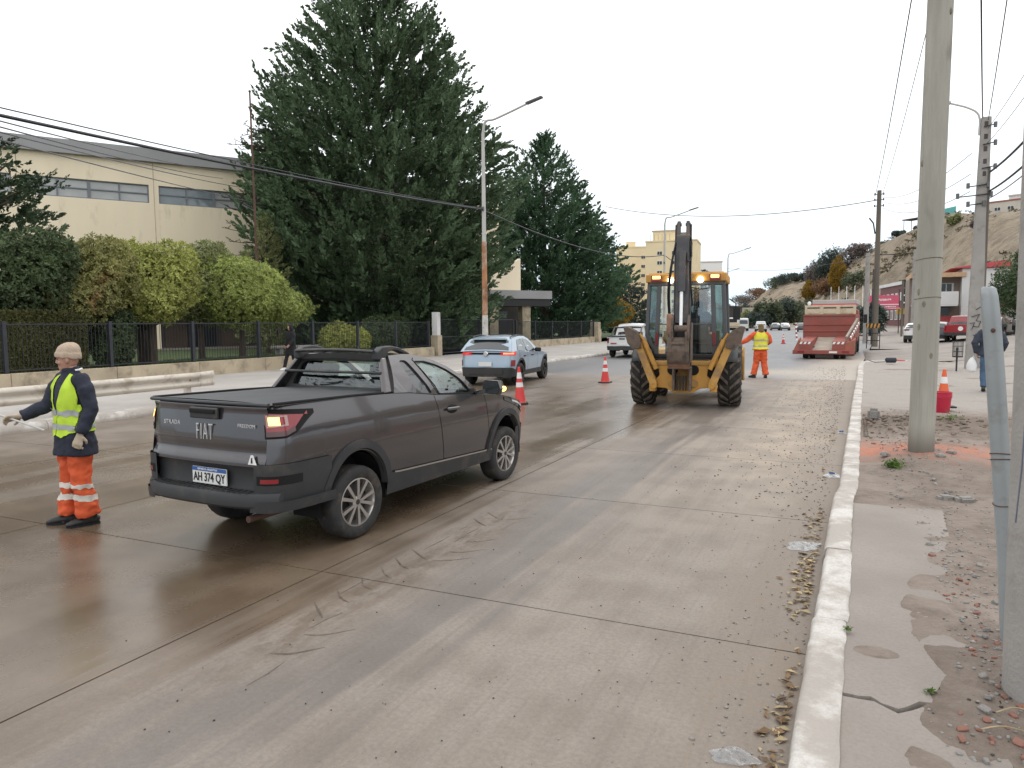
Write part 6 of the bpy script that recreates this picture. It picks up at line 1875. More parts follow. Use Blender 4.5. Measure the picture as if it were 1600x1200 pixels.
mb = MB(); mb.grid(lambda u, v: (-0.48 + 0.96 * u, 0.70 + 0.58 * v, np.interp(v, [0, .5, 1], [1.548, 1.548, 1.475])), 6, 4); mb.obj('roof_lining', M_TRIMLIGHT, pk)
mb = MB(); mb.tube([(0.52, -0.95, 0.36), (0.52, -0.55, 0.36)], 0.028, 10); mb.obj('exhaust', M_RUST, pk, smooth=True)
mb = MB(); mb.cyl((-0.6, -0.05, 0.30), (0.6, -0.05, 0.30), 0.05, 10); mb.obj('rear_axle', M_GAP, pk)


# ------------------------------------------------------------------ general car builder
def make_car(name, label, cat, loc, rz, K, colour, group=None, rim=None, plate=None):
    root = thing(name, label, cat, loc, rz, group)
    W_, L_, wb, ro, r = K['W'] / 2, K['L'], K['wb'], K['ro'], K['r']
    yr, yf = -ro, K['L'] - ro
    pl = [(0, yr), (W_ * .5, yr + .01), (W_ * .80, yr + .05), (W_ * .93, yr + .16), (W_ * .985, yr + .42), (W_, yr + .9), (W_, yf - 1.2), (W_ * .985, yf - .7), (W_ * .93, yf - .35), (W_ * .78, yf - .12), (W_ * .5, yf - .03), (0, yf)]
    s_ = K.get('sec') or interp([0.2, 0.4, 0.62, 0.8, 0.95, 1.05, 1.2], [0.93, 0.965, 0.995, 1.0, 0.985, 0.965, 0.93])
    lean_ = K.get('lean', 0.0)
    B_ = Body(root, pl, s_, lambda y, z: max(0, min(1, (yr + .5 - y) / .4)) * lean_ * max(0, z - 0.6), 120)
    zb_ = interp(*K['belt']); zs_ = K.get('zs', 0.30)
    nW = K.get('res', 1.0)
    az = r * 1.28; ay = r * 1.2
    zl = arch(0, r, ay, az, lambda y: max(zs_, arch(wb, r, ay, az, lambda y: zs_)(y)))
    zl2 = lambda y: max(zl(y), arch(wb, r, ay, az, lambda y: zs_)(y))
    mb = MB()
    B_.panel('x', 0.0, 1.0, zl2, zb_, None, int(150 * nW), 10, mb=mb, both=True)
    # bonnet
    hy = K['hood']
    mb.grid(lambda u, v: (lambda y: ((-1 + 2 * u) * np.interp(y, B_.y[60:], B_.x[60:]) * s_(zb_(y)), y, zb_(y) + 0.06 * (1 - (2 * u - 1) ** 4)))(hy + (yf - hy) * v), 12, 10)
    # cabin shell
    G_ = K['cabin']                      # outline of the cabin side: (y, z) from rear base over the roof to the front base
    zt = max(p[1] for p in G_)
    wr = K.get('roofw', 0.74)

    def gx_(y, z):
        t = (z - 0.95) / (zt - 0.95)
        return W_ * (0.955 - (0.955 - wr) * max(0, t) ** 1.3)
    for sd in (1, -1):
        n_ = len(G_)
        mb.add([(sd * gx_(y, z), y, z) for y, z in G_], [tuple(range(n_))])
    top = MB()
    Gd = [p for p in G_]
    o0 = len(mb.v)
    nx_ = 8
    for y, z in Gd:
        for i in range(nx_ + 1):
            t = -1 + 2 * i / nx_
            mb.v.append((t * gx_(y, z) * 0.995, y, z + 0.035 * (1 - t * t)))
    for a_ in range(len(Gd) - 1):
        for i in range(nx_):
            mb.f.append((o0 + a_ * (nx_ + 1) + i, o0 + a_ * (nx_ + 1) + i + 1, o0 + (a_ + 1) * (nx_ + 1) + i + 1, o0 + (a_ + 1) * (nx_ + 1) + i))
    if K.get('deck'):
        y0, y1, zd = K['deck']
        mb.box((0, (y0 + y1) / 2, zd - 0.05), (W_ * 1.8, y1 - y0, 0.06))
    mb.obj('body', colour, root, smooth=True, angle=38)
    c_ = MB(); c_.box((0, (yr + yf) / 2, zs_ + 0.22), (W_ * 1.45, L_ - 0.5, 0.42)); c_.box((0, (yr + yf) / 2, zs_ + 0.42), (W_ * 1.2, L_ - 0.4, 0.3)); c_.obj('underbody', M_GAP, root)
    for poly in K['wins']:
        for sd in (1, -1):
            holed('side_window', dense(rounded(poly, 0.05), 0.12), [], lambda y, z, sd=sd: (sd * (gx_(y, z) + 0.006), y, z), M_DGLASS, root)
    # windscreen and rear window lie on the cabin shell
    for nm, key in (('windscreen', 'front'), ('rear_window', 'back')):
        if key not in K: continue
        (ya, za), (yb, zb2), inset = K[key]
        m2 = MB()
        nrm = Vector((0, zb2 - za, -(yb - ya))).normalized() * (0.012 if key == 'front' else -0.012)
        if key == 'front': nrm = -nrm if nrm.y < 0 else nrm
        else: nrm = nrm if nrm.y < 0 else -nrm
        m2.grid(lambda u, v: (lambda y, z: ((-1 + 2 * u) * (gx_(y, z) - inset), y + nrm.y, z + nrm.z + 0.035 * (1 - ((-1 + 2 * u)) ** 2)))(ya + (yb - ya) * v, za + (zb2 - za) * v), 10, 5)
        m2.obj(nm, M_DGLASS, root, smooth=True)
    # lower cladding, bumpers
    clad = K.get('clad', M_PLASTIC)
    rbz = K.get('rbz', (zs_, 0.55))
    B_.panel('rear_bumper', 0.0, B_.sy(yr + 0.45), lambda y: rbz[0] - .02, lambda y: rbz[1] - 0.12 * max(0, (y - yr - .1)) / .35, clad, 24, 5, 0.02, both=True)
    B_.panel('front_bumper', B_.sy(yf - 0.40), 1.0, lambda y: zs_ - .05, lambda y: 0.5, clad, 20, 4, 0.015, both=True)
    B_.panel('sill', B_.sy(ay * .95), B_.sy(wb - ay * .95), lambda y: zs_ - .08, lambda y: zs_ + 0.07, clad, 10, 3, 0.012, both=True)
    if K.get('arches', True):
        arch_trim(B_, 0, r, ay, az, 0.06, 0.016, zs_, clad)
        arch_trim(B_, wb, r, ay, az, 0.06, 0.016, zs_, clad)
    for y in (0, wb):
        for sd in (1, -1):
            wheel(root, (sd * (W_ - 0.115), y, r), r, 0.22, sd, rim or M_ALLOY, K.get('spokes', 10), detail=nW >= 1)
    for y in (0, wb):
        for sd in (1, -1): well(root, y, r, ay * 1.04, sd * (W_ - .40), sd * (W_ - .05))
    # lamps
    tl = K['tail']
    for sd in (1, -1):
        o = B_.panel('tail_lamp', B_.sx_rear(W_ * tl[0]), B_.sy(yr + tl[1]), lambda y: tl[2], lambda y: tl[3], M_REDON if K.get('lit') else M_REDLENS, 12, 3, 0.012, sd)
        if K.get('amber'):
            B_.panel('indicator', B_.sx_rear(W_ * (tl[0] + .10)), B_.sy(yr + tl[1] * .55), lambda y: tl[2] + .03, lambda y: tl[3] - .02, M_AMBERDIM if sd > 0 else M_REDON, 8, 2, 0.017, sd).parent = o
        hl_ = K.get('head', (0.72, 0.45, 0.70, 0.82))
        B_.panel('headlight', B_.sy(yf - hl_[1]), B_.sy(yf - 0.08), lambda y: hl_[2], lambda y: hl_[3], M_CLEARLENS, 10, 3, 0.01, sd)
        ym = K['mirror']
        mb2 = MB(); mb2.box((sd * (W_ + .06), ym, 1.02), (0.20, 0.11, 0.14)); mb2.obj('mirror', K.get('mirm', colour), root, bevel=0.03)
        for yh in K.get('handles', ()):
            q = B_.at(B_.sy(yh), K.get('hz', 0.90), 0.012, sd)
            mb2 = MB(); mb2.box(q, (0.03, 0.19, 0.03)); mb2.obj('door_handle', K.get('handm', colour), root, bevel=0.008)
        for yg in K.get('gaps', ()):
            B_.panel('door_gap', B_.sy(yg - .006), B_.sy(yg + .006), lambda y: zs_ + .08, zb_, M_GAP, 1, 8, 0.003, sd)
    if plate:
        mb2 = MB(); mb2.box((0, yr - 0.035, plate), (0.42, 0.02, 0.13)); mb2.obj('number_plate', M_PLATE, root, bevel=0.004)
    return root, B_, gx_


SUV = dict(W=1.76, L=4.15, wb=2.60, ro=0.78, r=0.335, zs=0.36, belt=([-0.78, -0.3, 0.3, 1.2, 2.1, 2.6, 3.0, 3.37], [1.04, 1.045, 1.01, 0.95, 0.91, 0.90, 0.84, 0.74]), hood=2.0,
           cabin=[(-0.74, 1.03), (-0.53, 1.22), (-0.33, 1.375), (-0.1, 1.44), (0.5, 1.48), (0.95, 1.465), (1.25, 1.38), (1.7, 1.12), (2.05, 0.92)], roofw=0.72,
           wins=[[(-0.18, 1.06), (-0.02, 1.28), (0.12, 1.375), (0.56, 1.40), (0.63, 1.02), (0.2, 1.03)], [(0.70, 1.015), (0.64, 1.405), (0.98, 1.375), (1.22, 1.29), (1.62, 1.0)]],
           front=((1.33, 1.33), (1.98, 0.97), 0.10), back=((-0.70, 1.065), (-0.36, 1.35), 0.10), lean=0.18, rbz=(0.30, 0.56), tail=(0.52, 0.34, 0.925, 1.02), lit=True, amber=True,
           mirror=1.55, handles=(0.35, 1.12), gaps=(0.66, 1.72, -0.12), handm=M_GAP, hz=0.87, mirm=M_BLACK, spokes=5)
M_ICE = mat('pale_blue_paint', (0.30, 0.385, 0.47), 0.28, metal=0.15, var=0.03, vs=2, coat=0.8)
suv, SB, sg_ = make_car('suv_car', 'pale blue five-door car with black lower cladding driving away on the left', 'car', (-10.05, 20.15, 0), R(6.3), SUV, M_ICE, rim=M_ALLOYD, plate=0.66)
mb = MB()
SB.panel('x', 0.0, SB.sx_rear(0.60), lambda y: 0.945, lambda y: 1.0, None, 16, 3, 0.012, mb=mb, both=True); mb.obj('tail_bar', M_GAP, suv, smooth=True)
mb = MB(); mb.lathe([(0.001, 0), (0.06, 0), (0.075, 0.02)], (0, -0.775, 0.965), 18, 'Y'); mb.obj('emblem', M_CHROME, suv, smooth=True)
mb = MB(); mb.box((0, -0.36, 1.405), (1.06, 0.20, 0.035), (0.14, 0, 0)); mb.obj('roof_spoiler', M_ICE, suv, bevel=0.012)
for sd in (1, -1):
    mb = MB(); mb.tube([(sd * 0.60, y_, z_) for y_, z_ in ((-0.25, 1.43), (-0.1, 1.485), (0.4, 1.515), (0.85, 1.49), (0.95, 1.465))], 0.018, 7); mb.obj('roof_rail', M_BLACK, suv, smooth=True)
    SB.panel('rear_reflector', SB.sx_rear(0.77), SB.sy(-0.52), lambda y: 0.60, lambda y: 0.78, M_REDLENS, 6, 3, 0.016, sd)
mb = MB(); mb.tube([(0.0, -0.665, 1.09), (0.30, -0.64, 1.10)], [0.016, 0.006], 6); mb.obj('rear_wiper', M_BLACK, suv)
mb = MB(); mb.grid(lambda u, v: (-0.55 + 1.1 * u, -0.815 - 0.01 * math.sin(PI * u), 0.36 + 0.16 * v), 8, 3); mb.obj('skid_plate', M_ALLOYD, suv, smooth=True)

PICK = dict(W=1.80, L=5.2, wb=3.05, ro=1.15, r=0.37, zs=0.48, belt=([-1.15, 0.9, 1.0, 2.2, 2.9, 3.6, 4.05], [1.12, 1.12, 1.08, 1.06, 1.05, 1.0, 0.85]), hood=2.55,
            cabin=[(0.75, 1.09), (0.82, 1.5), (0.92, 1.72), (1.4, 1.78), (1.85, 1.73), (2.3, 1.38), (2.65, 1.06)], roofw=0.74, wins=[[(0.98, 1.14), (0.98, 1.64), (1.42, 1.68), (1.46, 1.13)], [(1.54, 1.13), (1.51, 1.68), (1.84, 1.63), (2.36, 1.12)]],
            front=((1.92, 1.66), (2.58, 1.12), 0.08), back=((0.76, 1.17), (0.88, 1.62), 0.12), deck=(-1.12, 0.76, 1.12), rbz=(0.42, 0.62), tail=(0.80, 0.12, 0.78, 1.04), mirror=2.25, handles=(1.2, 2.0), gaps=(1.5, 2.4, 0.85), clad=M_PLASTIC, spokes=6, res=0.6)
PICK_W = dict(PICK)
M_WCAR = paint('white_car_paint', (0.66, 0.66, 0.65))
M_SILVER = mat('silver_car_paint', (0.36, 0.37, 0.38), 0.3, metal=0.6, var=0.03, coat=0.7)
M_GREYCAR = mat('grey_car_paint', (0.10, 0.105, 0.115), 0.3, metal=0.5, var=0.03, coat=0.7)
M_REDCAR = paint('red_car_paint', (0.30, 0.018, 0.024))
M_DARKCAR = paint('dark_blue_car_paint', (0.018, 0.024, 0.035))
wpk, WB, _ = make_car('pickup', 'white pickup with a black roll bar half hidden by the digger on its left', 'pickup', (-11.1, 38.3, 0), R(3), PICK_W, M_WCAR, rim=M_ALLOYD, plate=0.72)
mb = MB()
for sd in (1, -1): mb.tube([(sd * 0.78, -0.35, 1.13), (sd * 0.74, 0.25, 1.58), (sd * 0.7, 0.75, 1.62)], 0.04, 8)
mb.tube([(-0.74, 0.25, 1.58), (0.74, 0.25, 1.58)], 0.04, 8); mb.obj('roll_bar', M_PLASTIC, wpk, smooth=True)
mb = MB(); mb.box((0, -1.165, 1.0), (0.30, 0.03, 0.06)); mb.obj('tailgate_handle', M_BLACK, wpk, bevel=0.008)
mb = MB(); mb.box((-0.45, -1.168, 0.76), (0.32, 0.02, 0.06)); mb.obj('red_badge', M_REDCAR, wpk)
mb = MB(); mb.box((0, -0.2, 1.13), (1.5, 1.7, 0.03)); mb.obj('bed_liner', M_BLACK, wpk)
tb = MB(); tb.box((0, -1.16, 1.115), (1.6, 0.05, 0.03)); tb.obj('tailgate_cap', M_BLACK, wpk)

# ------------------------------------------------------------------ backhoe loader
M_YEL = mat('worn_yellow_paint', (0.52, 0.265, 0.05), 0.5, var=0.12, vs=3, dirt=((0.24, 0.135, 0.06), 0.18, 3.5), bump=0.1, bs=30)
M_YEL2 = mat('muddy_yellow_paint', (0.47, 0.26, 0.065), 0.6, var=0.2, vs=4, dirt=((0.26, 0.16, 0.085), 0.38, 3.0), bump=0.2, bs=25)
M_BOOM = mat('boom_grey', (0.055, 0.055, 0.06), 0.5, var=0.25, vs=3, dirt=((0.12, 0.085, 0.06), 0.3, 3), bump=0.1, bs=30)
M_MUDDY = mat('muddy_steel', (0.155, 0.112, 0.084), 0.75, var=0.4, vs=5, dirt=((0.05, 0.042, 0.038), 0.45, 5), bump=0.4, bs=30)
M_RUSTP = mat('rusty_bucket_plate', (0.27, 0.15, 0.10), 0.8, var=0.3, vs=7, bump=0.4, bs=30)
M_CABGREY = mat('cab_grey', (0.085, 0.09, 0.095), 0.5, var=0.1)
M_CABGLASS = glass_mat('cab_glass', (0.90, 0.96, 0.94), 0.04, 0.13)
M_CABTINT = glass_mat('cab_side_glass', (0.20, 0.36, 0.34), 0.03, 0.06)
M_LAMPW = mat('work_lamp_lit', (0.9, 0.88, 0.8), 0.3, emit=(1.0, 0.90, 0.70), estr=9.0)
M_LUG = mat('tractor_tyre', (0.085, 0.070, 0.058), 0.85, var=0.4, vs=6, dirt=((0.20, 0.165, 0.13), 0.48, 4), bump=0.4, bs=30)
M_LUGD = mat('tractor_tyre_groove', (0.022, 0.020, 0.018), 0.9, var=0.4, vs=6, dirt=((0.09, 0.07, 0.052), 0.35, 5))

bh = thing('backhoe_loader', 'yellow and grey backhoe digger seen from behind with its work lamps lit', 'backhoe', (-3.42, 16.62, 0), R(6.3))


def tractor_tyre(c, r, w, side, nl, name='wheel'):
    mb = MB(); h = w / 2
    mb.lathe([(r * .52, -h * .8), (r * .56, -h * .95), (r * .80, -h), (r * .90, -h * .93), (r * .945, -h * .7), (r * .955, 0), (r * .945, h * .7), (r * .90, h * .93), (r * .80, h), (r * .56, h * .95), (r * .52, h * .8)], c, 40, 'X')
    wl = mb.obj(name, M_LUGD, bh, smooth=True, angle=60)
    mb = MB(); mb.lathe([(r * .53, side * h * .8), (r * .50, side * h * .75), (r * .44, side * h * .2), (r * .18, side * h * .1), (0.001, side * h * .12)], c, 28, 'X'); mb.obj('rim', M_YEL2, wl, smooth=True)
    lug = MB()
    for sd in (1,):
        pts = []
        for t in np.linspace(0, 1, 5):
            x = 0.02 + (h * 0.98 - 0.02) * t
            a_ = 0.30 * t
            rr = r * (1.0 if t < 0.8 else 0.955)
            pts.append((x, a_, rr))
        rings = []
        for x, a_, rr in pts:
            hw_ = 0.042 if x < h * .6 else 0.052
            rings.append([(x, math.sin(a_ - hw_ / r) * (rr - .085), math.cos(a_ - hw_ / r) * (rr - .085)), (x, math.sin(a_ - hw_ * .8 / r) * rr, math.cos(a_ - hw_ * .8 / r) * rr),
                          (x, math.sin(a_ + hw_ * .8 / r) * rr, math.cos(a_ + hw_ * .8 / r) * rr), (x, math.sin(a_ + hw_ / r) * (rr - .085), math.cos(a_ + hw_ / r) * (rr - .085))])
        # shoulder flange running down the side wall
        x, a_, rr = pts[-1]
        rings.append([(h * 1.03, math.sin(a_ + .05) * (r * .80), math.cos(a_ + .05) * (r * .80)), (h * 1.045, math.sin(a_ + .03) * (r * .86), math.cos(a_ + .03) * (r * .86)), (h * 1.045, math.sin(a_ + .13) * (r * .86), math.cos(a_ + .13) * (r * .86)), (h * 1.03, math.sin(a_ + .12) * (r * .80), math.cos(a_ + .12) * (r * .80))])
        lug.rings(rings)
    me = lug.mesh('lug', False)
    mir = MB(); mir.v = [(-p[0], p[1], p[2]) for p in lug.v]; mir.f = list(lug.f)
    me2 = mir.mesh('lug', False)
    for k in range(nl):
        for q, m_ in ((0, me), (1, me2)):
            o = link_mesh('lug', m_, M_LUG, wl, c)
            o.rotation_euler = (2 * PI * (k + 0.5 * q) / nl, 0, 0)
    return wl


for sd in (1, -1):
    tractor_tyre((sd * 0.94, 0, 0.72), 0.72, 0.47, sd, 19)
    tractor_tyre((sd * 0.86, 2.15, 0.49), 0.49, 0.33, sd, 15)
    mb = MB(); mb.grid(lambda u, v, sd=sd: (sd * (0.80 + 0.32 * v), -0.74 * math.cos(0.35 + 1.9 * u), 0.74 + 0.80 * math.sin(0.35 + 1.9 * u)), 12, 3); mb.obj('mudguard', M_CABGREY, bh, smooth=True, solid=0.02)
# chassis, bonnet, loader
mb = MB(); mb.box((0, 1.6, 0.72), (0.62, 3.9, 0.34)); mb.cyl((-0.75, 0, 0.70), (0.75, 0, 0.70), 0.16, 12); mb.cyl((-0.75, 2.15, 0.50), (0.75, 2.15, 0.50), 0.10, 12); mb.obj('chassis', M_BOOM, bh, bevel=0.02)
mb = MB(); mb.prism([(1.0, 0.9), (2.75, 0.9), (2.75, 1.45), (2.4, 1.62), (1.0, 1.72)], lambda p: (-0.42, p[0], p[1]), lambda p: (0.42, p[0], p[1])); mb.obj('bonnet', M_YEL, bh, bevel=0.05)
for sd in (1, -1):
    mb = MB(); mb.beam((sd * 0.60, 0.95, 1.55), (sd * 0.60, 2.6, 1.15), 0.10, 0.24, w2=0.10, h2=0.26); mb.beam((sd * 0.60, 2.6, 1.18), (sd * 0.62, 3.35, 0.52), 0.10, 0.26, w2=0.1, h2=0.2); mb.obj('loader_arm', M_YEL, bh, bevel=0.02)
    mb = MB(); mb.cyl((sd * 0.72, 1.2, 0.95), (sd * 0.72, 2.4, 1.05), 0.055, 10); mb.obj('loader_ram', M_BOOM, bh, smooth=True)
mb = MB()
bp = [(3.35, 0.40), (3.30, 0.85), (3.42, 1.12), (3.62, 1.18), (3.50, 1.05), (3.42, 0.82), (3.50, 0.42), (4.15, 0.30), (4.15, 0.26), (3.5, 0.30)]
mb.prism(bp, lambda p: (-1.17, p[0], p[1]), lambda p: (1.17, p[0], p[1]))
lb = mb.obj('loader_bucket', M_YEL2, bh)
for sd in (1, -1):
    mb = MB(); mb.prism([(3.30, 0.34), (3.28, 0.95), (3.45, 1.18), (3.72, 1.20), (4.12, 0.36), (4.12, 0.26)], lambda p: (sd * 1.17, p[0], p[1]), lambda p: (sd * 1.145, p[0], p[1])); mb.obj('bucket_side', M_YEL2, lb)
# cab: roof, pillars, panes
CY0, CY1 = -0.42, 1.05


def cabx(z): return 0.855 - 0.065 * (z - 1.2) / 1.5


mb = MB(); mb.box((0, 0.33, 2.83), (1.72, 1.72, 0.18)); mb.box((0, 0.33, 2.925), (1.60, 1.6, 0.05)); mb.obj('cab_roof', M_YEL, bh, bevel=0.05, seg=3)
mb = MB(); mb.box((0, CY0 - 0.02, 2.71), (1.58, 0.10, 0.10)); mb.obj('roof_header', M_CABGREY, bh, bevel=0.02)
for sd in (1, -1):
    for y_ in (CY0, CY1):
        mb = MB(); mb.beam((sd * cabx(1.55), y_, 1.55), (sd * cabx(2.75), y_, 2.75), 0.085, 0.085); mb.obj('corner_pillar', M_CABGREY, bh, bevel=0.015)
    mb = MB(); mb.beam((sd * 0.63, CY0 - 0.03, 1.16), (sd * 0.565, CY0 - 0.03, 2.72), 0.075, 0.09); pl_ = mb.obj('inner_pillar', M_CABGREY, bh, bevel=0.012)
    mb = MB(); mb.box((sd * 0.615, CY0 - 0.085, 1.50), (0.055, 0.02, 0.27), (0, -sd * 0.04, 0)); mb.obj('red_reflector', M_REDLENS, pl_)
    mb = MB(); mb.beam((sd * cabx(1.55), CY0, 1.58), (sd * 0.60, CY0, 1.13), 0.085, 0.085); mb.obj('lower_strut', M_CABGREY, bh, bevel=0.012)
    mb = MB(); mb.add([(sd * 0.66, CY0, 1.22), (sd * cabx(1.58), CY0 + .0, 1.58), (sd * cabx(2.7), CY0, 2.7), (sd * 0.60, CY0, 2.7)], [(0, 1, 2, 3)]); mb.obj('corner_pane', M_CABTINT, bh)
    mb = MB(); mb.add([(sd * (cabx(1.2) - .01), CY0 + .05, 1.6), (sd * (cabx(1.2) - .01), CY1, 1.2), (sd * (cabx(2.7) - .01), CY1, 2.7), (sd * (cabx(2.7) - .01), CY0 + .05, 2.7)], [(0, 1, 2, 3)]); mb.obj('side_pane', M_CABTINT, bh)
    mb = MB(); mb.tube([(sd * 0.86, 1.1, 2.4), (sd * 1.0, 1.25, 2.3), (sd * 1.0, 1.25, 2.0)], 0.015, 6); mb.box((sd * 1.02, 1.25, 2.05), (0.16, 0.05, 0.28)); mb.obj('mirror', M_BLACK, bh)
    x = sd * 0.62
    mb = MB(); mb.box((x, CY0 - 0.135, 2.825), (0.235, 0.07, 0.135)); tlp = mb.obj('beacon_lamp', M_REDLENS, bh, bevel=0.01)
    mb = MB(); mb.box((x + 0.0, CY0 - 0.172, 2.845), (0.17, 0.02, 0.065)); mb.obj('lit_lens', M_AMBERON, tlp, bevel=0.008)
    mb = MB(); mb.ell((sd * 0.315 - 0.0, CY0 - 0.15, 2.78), (0.068, 0.03, 0.068), 16, 8); mb.obj('work_lamp', M_LAMPW, bh, smooth=True)
mb = MB(); mb.add([(-0.60, CY0 - 0.02, 1.20), (0.60, CY0 - 0.02, 1.20), (0.54, CY0 - 0.02, 2.70), (-0.54, CY0 - 0.02, 2.70)], [(0, 1, 2, 3)]); mb.obj('rear_pane', M_CABGLASS, bh)
mb = MB(); mb.tube([(-0.60, CY0 - 0.035, 1.82), (0.60, CY0 - 0.035, 1.82)], 0.012, 6); mb.obj('pane_joint', M_CABGREY, bh)
mb = MB(); mb.add([(-0.80, CY1, 1.6), (0.80, CY1, 1.6), (0.78, CY1, 2.7), (-0.78, CY1, 2.7)], [(0, 1, 2, 3)]); mb.obj('front_pane', M_CABGLASS, bh)
mb = MB(); mb.box((0, CY0, 1.12), (1.32, 0.12, 0.10)); mb.obj('cab_sill', M_BLACK, bh, bevel=0.02)
mb = MB(); mb.box((0, 0.3, 1.08), (1.3, 1.5, 0.08)); mb.box((0.0, 0.98, 1.25), (1.2, 0.12, 0.3)); mb.obj('cab_floor', M_CABGREY, bh)
mb = MB(); mb.box((0.22, 0.20, 1.42), (0.5, 0.45, 0.12)); mb.box((0.22, -0.06, 1.70), (0.5, 0.12, 0.50)); mb.obj('seat', M_SEAT, bh, bevel=0.04)
mb = MB(); mb.tube([(-0.15, -0.3, 1.15), (-0.2, -0.33, 1.75), (-0.26, -0.3, 2.02)], 0.018, 6); mb.tube([(-0.05, -0.3, 1.15), (-0.02, -0.33, 1.75)], 0.018, 6); mb.obj('control_levers', M_BLACK, bh)
mb = MB(); mb.tube([(0.1, CY0 - 0.05, 2.62), (0.3, CY0 - 0.06, 2.58), (0.5, CY0 - 0.05, 2.60)], 0.012, 6); mb.obj('rear_wiper', M_BLACK, bh)
# rear frame with its cut-outs
mb = MB()
fo = [(-0.66, 1.03), (0.66, 1.03), (0.62, 0.92), (0.52, 0.86), (0.50, 0.72), (0.60, 0.62), (0.66, 0.46), (0.36, 0.44), (0.20, 0.34), (-0.20, 0.34), (-0.36, 0.44), (-0.66, 0.46), (-0.60, 0.62), (-0.50, 0.72), (-0.52, 0.86), (-0.62, 0.92)]
mb.prism(fo, lambda p: (p[0], -0.86, p[1]), lambda p: (p[0], -0.78, p[1])); mb.obj('rear_frame', M_YEL, bh, bevel=0.012)
mb = MB(); mb.box((0, -0.70, 0.98), (1.25, 0.35, 0.10)); mb.box((0, -0.6, 0.62), (0.9, 0.4, 0.3)); mb.obj('frame_box', M_YEL2, bh, bevel=0.02)
for sd in (1, -1):
    mb = MB(); mb.lathe([(0.001, -.892), (0.10, -.892), (0.115, -.865)], (sd * 0.22, 0, 0.84), 18, 'Y'); mb.obj('frame_hole', M_GAP, bh)
    mb = MB(); mb.lathe([(0.001, -.90), (0.075, -.90), (0.085, -.87)], (sd * 0.24, 0, 0.55), 16, 'Y'); pn = mb.obj('pivot_pin', M_YEL2, bh, smooth=True)
    # stabiliser leg folded up
    a_, b_ = Vector((sd * 0.60, -0.90, 0.50)), Vector((sd * 1.04, -0.86, 1.60))
    mb = MB(); mb.beam(a_, b_, 0.16, 0.18, up=(0, 1, 0), w2=0.15, h2=0.2); leg = mb.obj('stabiliser_leg', M_YEL2, bh, bevel=0.015)
    mb = MB(); mb.lathe([(0.001, -1.01), (0.06, -1.01), (0.065, -0.99), (0.065, -0.8)], (a_.x, 0, a_.z), 14, 'Y'); mb.obj('leg_pin', M_YEL, leg, smooth=True)
    mb = MB(); mb.cyl((sd * 0.56, -0.93, 0.86), (sd * 0.84, -0.90, 1.48), 0.055, 10); mb.cyl((sd * 0.84, -0.90, 1.48), (sd * 0.93, -0.89, 1.62), 0.03, 8); mb.obj('stabiliser_ram', M_YEL, leg, smooth=True)
    mb = MB(); mb.prism([(0.90, 1.34), (1.08, 1.30), (1.20, 1.44), (1.29, 1.78), (1.20, 1.80), (1.02, 1.70), (0.93, 1.56)], lambda p: (sd * p[0] - sd * .02, -1.02, p[1] - 0.02), lambda p: (sd * p[0] - sd * .02, -0.72, p[1] - 0.02)); mb.obj('stabiliser_foot', M_MUDDY, leg, bevel=0.015)
    mb = MB(); mb.box((sd * 0.64, -0.84, 0.52), (0.14, 0.2, 0.30)); mb.obj('leg_bracket', M_YEL, leg, bevel=0.02)
# kingpost, boom, dipper, bucket
mb = MB()
for sd in (1, -1): mb.box((sd * 0.17, -1.02, 0.66), (0.05, 0.34, 0.52))
mb.box((0, -1.02, 0.90), (0.36, 0.34, 0.06)); mb.obj('kingpost', M_MUDDY, bh, bevel=0.015)
for k in range(4):
    mb = MB(); mb.cyl((-0.09 + k * 0.06, -1.14, 0.42), (-0.09 + k * 0.06, -1.12, 0.74), 0.018, 8); mb.obj('hose', M_BLACK, bh, smooth=True)
for sd in (1, -1):
    mb = MB(); mb.prism([(-1.00, 0.85), (-1.18, 0.85), (-1.42, 2.2), (-1.46, 3.2), (-1.40, 3.86), (-1.28, 3.88), (-1.22, 3.2), (-1.14, 2.2)], lambda p: (sd * 0.165 + 0.03 * (p[1] - 0.85) / 3, p[0], p[1]), lambda p: (sd * 0.125 + 0.03 * (p[1] - 0.85) / 3, p[0], p[1])); mb.obj('boom_plate', M_BOOM, bh, bevel=0.01)
mb = MB(); mb.beam((0, -1.15, 1.1), (0.03, -1.32, 3.55), 0.24, 0.14, up=(0, 1, 0)); mb.obj('boom_core', M_BOOM, bh, bevel=0.01)
for x, z0_, z1_ in ((-0.205, 1.6, 3.4), (-0.235, 1.7, 3.3), (0.215, 2.2, 3.5)):
    mb = MB(); mb.tube([tuple(q) for q in smooth_path([(x, -1.25, z0_), (x - .03, -1.45, (z0_ + z1_) / 2), (x * .8 + .03, -1.45, z1_), (x * .4 + .03, -1.45, z1_ + .15)], 14)], 0.017, 7); mb.obj('hose', M_BLACK, bh, smooth=True)
mb = MB(); mb.tube([tuple(q) for q in smooth_path([(0.12, -1.6, 3.3), (0.16, -1.72, 3.08), (0.22, -1.62, 3.2), (0.18, -1.5, 3.5)], 12)], 0.016, 7); mb.obj('hose', M_BLACK, bh, smooth=True)
mb = MB(); mb.prism([(-1.46, 3.70), (-1.60, 3.62), (-1.70, 2.6), (-1.76, 1.85), (-1.60, 1.80), (-1.48, 2.6)], lambda p: (-0.085, p[0], p[1]), lambda p: (0.165, p[0], p[1])); mb.obj('dipper', M_BOOM, bh, bevel=0.012)
